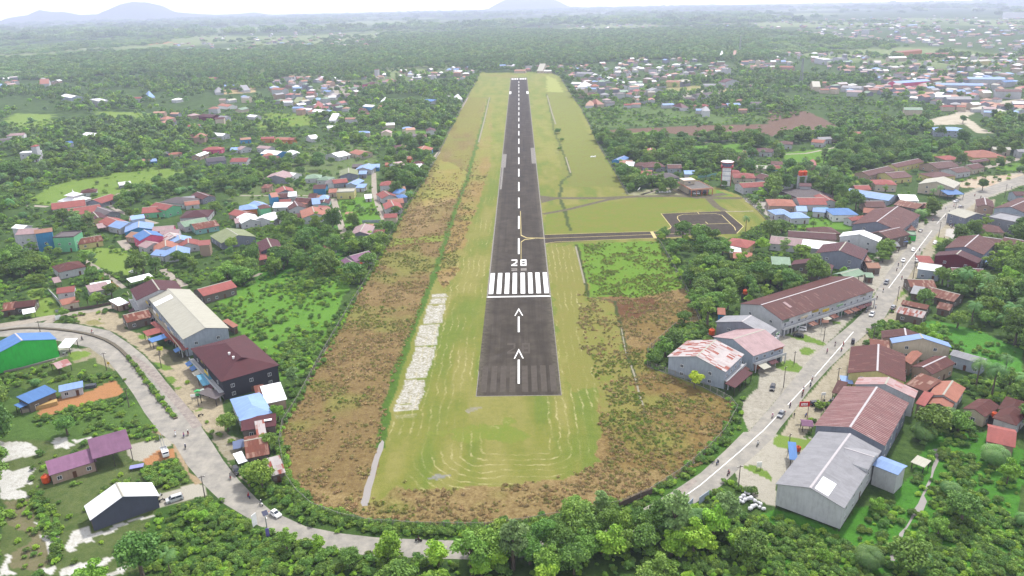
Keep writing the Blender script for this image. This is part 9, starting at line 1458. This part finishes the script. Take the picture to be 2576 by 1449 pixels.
for k, (x, y) in enumerate(((2390, 175), (2440, 160))):
    p = tw(0, 3, x, y); t = empty('solar_panel', (p.x, p.y, 0), .35); MB().add([(-1.2, -1.6, 1.2), (1.2, -1.6, 1.2), (1.2, 1.6, 2.2), (-1.2, 1.6, 2.2), (-1.2, -1.6, 1.12), (1.2, -1.6, 1.12), (1.2, 1.6, 2.12), (-1.2, 1.6, 2.12)], [(0, 1, 2, 3), (7, 6, 5, 4), (0, 4, 5, 1), (1, 5, 6, 2), (2, 6, 7, 3), (3, 7, 4, 0)]).build('panel', plain('blue grey cells', C(120, 134, 170), .3), t)
    for sx in (-1, 1): MB().box(sx-.05, sx+.05, -.05, .05, 0, 1.6).build('post', STEEL, t)
    tag(t, ('left' if k == 0 else 'right')+' blue-grey panel on posts beside the rusty roadside shack', 'panel')
# windsock and white markers
p = tw(2, 1, 1285, 520); t = empty('windsock', (p.x, p.y, 0)); MB().cone((0, 0), .08, .06, 0, 6, 8).build('pole', STEEL, t); MB().add([(0, .4, 5.9), (0, -.4, 5.9), (0, -.4, 5.1), (0, .4, 5.1), (-1.6, .15, 4.0), (-1.6, -.15, 4.0), (-1.7, -.15, 3.7), (-1.7, .15, 3.7)], [(0, 1, 5, 4), (1, 2, 6, 5), (2, 3, 7, 6), (3, 0, 4, 7)]).build('sock', wht, t); tag(t, 'limp white windsock beside the service road', 'windsock')
for i, (x, y, L_, lb) in enumerate(((1525, 485, 11, 'long row of pale concrete blocks beside the service road'), (815, 130, 5, 'white slab lying in the grass right of the runway'))):
    p = tw(2, 1, x, y); mb = MB()
    for j in range(6): mb.box(-L_/2+j*L_/6, -L_/2+(j+.8)*L_/6, -1.2, 1.2*(j % 2), 0, .5+.2*(j % 3))
    tag(mb.build('concrete_blocks', wht, None, (p.x, p.y, 0), .1), lb, 'blocks')
# airfield fences
FM = N('wire mesh fence'); fo = FM.n('ShaderNodeBsdfTransparent'); fx = FM.n('ShaderNodeMixShader'); FM.b.inputs['Base Color'].default_value = C(150, 156, 142)+(1,)
fc = geoco(FM); sxx = FM.n('ShaderNodeSeparateXYZ'); FM.l(fc, sxx.inputs[0]); fx.inputs[0].default_value = .3
FM.l(fo.outputs[0], fx.inputs[1]); FM.l(FM.b.outputs[0], fx.inputs[2]); FM.l(fx.outputs[0], FM.t.nodes['Material Output'].inputs['Surface']); FM = FM.m
PM = MB().box(-.09, .09, -.09, .09, 0, 2.3).mesh('post', CONC)
def fence(pts, label, step):
    P = [uv2w(*q) for q in pts]; c = P[0]; t = empty('airfield_fence', c); mb = MB(); rl = MB()
    for a, b in zip(P, P[1:]):
        a_, b_ = a-c, b-c; mb.add([(a_.x, a_.y, .1), (b_.x, b_.y, .1), (b_.x, b_.y, 2.1), (a_.x, a_.y, 2.1)], [(0, 1, 2, 3)]); rl.bar((a_.x, a_.y, 2.12), (b_.x, b_.y, 2.12), .03); rl.bar((a_.x, a_.y, .12), (b_.x, b_.y, .12), .08)
        L = (b-a).length; k = max(1, int(L/step))
        for i in range(k): q = a_+(b_-a_)*i/k; link('post', PM, t, q)
    mb.build('wire_mesh', FM, t); rl.build('rails', CONC, t); tag(t, label, 'fence')
fence(FL[:5], 'far part of the fence along the left side of the airfield', 9); fence(FL[4:9], 'middle part of the left airfield fence behind the village gardens', 4.5); fence(FL[8:]+FB[:3], 'near part of the left airfield fence down to the bend', 3.2)
fence(FB[2:], 'airfield fence buried in the hedge along the near road', 3.2); fence([FB[-1]]+FR[:5], 'airfield fence along the right-hand road', 3.2); fence(FR[4:11], 'fence curving around the rust-streaked white building', 3.2); fence(FR[10:], 'fence between the bushes and the green and brown airfield plot', 4); fence(FU, 'far part of the fence along the right side of the airfield', 9); fence([FR2[-1]]+FU[:1], 'fence corner by the service road', 5)
fence([FR2[1], FR2[2], FR2[3]], 'fence in front of the pale blue roofs right of the apron', 5)
# ------------------------------------------------------------------ the air
hz = bpy.data.materials.new('thin haze'); hz.use_nodes = True; t_ = hz.node_tree; t_.nodes.clear(); o_ = t_.nodes.new('ShaderNodeOutputMaterial'); v_ = t_.nodes.new('ShaderNodeVolumePrincipled')
v_.inputs['Color'].default_value = (.64, .68, .93, 1); v_.inputs['Density'].default_value = 0.00012; v_.inputs['Anisotropy'].default_value = .2; t_.links.new(v_.outputs[0], o_.inputs['Volume'])
tag(MB().box(-17500, 17500, -17500, 17500, -1.2, 420).build('haze', hz), kind='stuff')

# ------------------------------------------------------------------ labels that came out alike get their place told
def words(t): return len(t.split())
bylab = {}
for o, t, u, v in ALLTH:
    if o.get('label') != t: continue
    if words(t) > 16: t = t.replace(' close', '').replace('far ', '').replace(' and left of', ' of' if 'front and' in t else '').replace(' and right of', ' of' if 'front and' in t else ''); o['label'] = t
    bylab.setdefault(t, []).append((u, v, o))
NMS = {2: ('left', 'right'), 3: ('leftmost', 'middle', 'rightmost')}
for t, L_ in bylab.items():
    if len(L_) in NMS:
        L_.sort(key=lambda q: q[0])
        for nm_, (u, v, o) in zip(NMS[len(L_)], L_):
            t2 = nm_+' '+t
            if words(t2) > 16: t2 = nm_+' '+t.replace('far ', '').replace('very ', '').replace('rounded ', '')
            if words(t2) <= 16: o['label'] = t2
    elif len(L_) > 3:
        if len(L_) <= 9:
            L_.sort(key=lambda q: -q[1]); ORD = ['frontmost', 'second-from-front', 'third-from-front', 'fourth-from-front', 'fifth-from-front', 'sixth-from-front', 'seventh-from-front', 'eighth-from-front'][:len(L_)-1]+['rearmost']
            for nm_, (u, v, o) in zip(ORD, L_):
                t2 = nm_+' '+t
                if words(t2) > 16: t2 = nm_+' '+t.replace('far ', '').replace('very ', '').replace('rounded ', '')
                if words(t2) <= 16: o['label'] = t2
        for u, v, o in L_:
            if 'group' not in o: o['group'] = 'houses of the same look in one quarter'
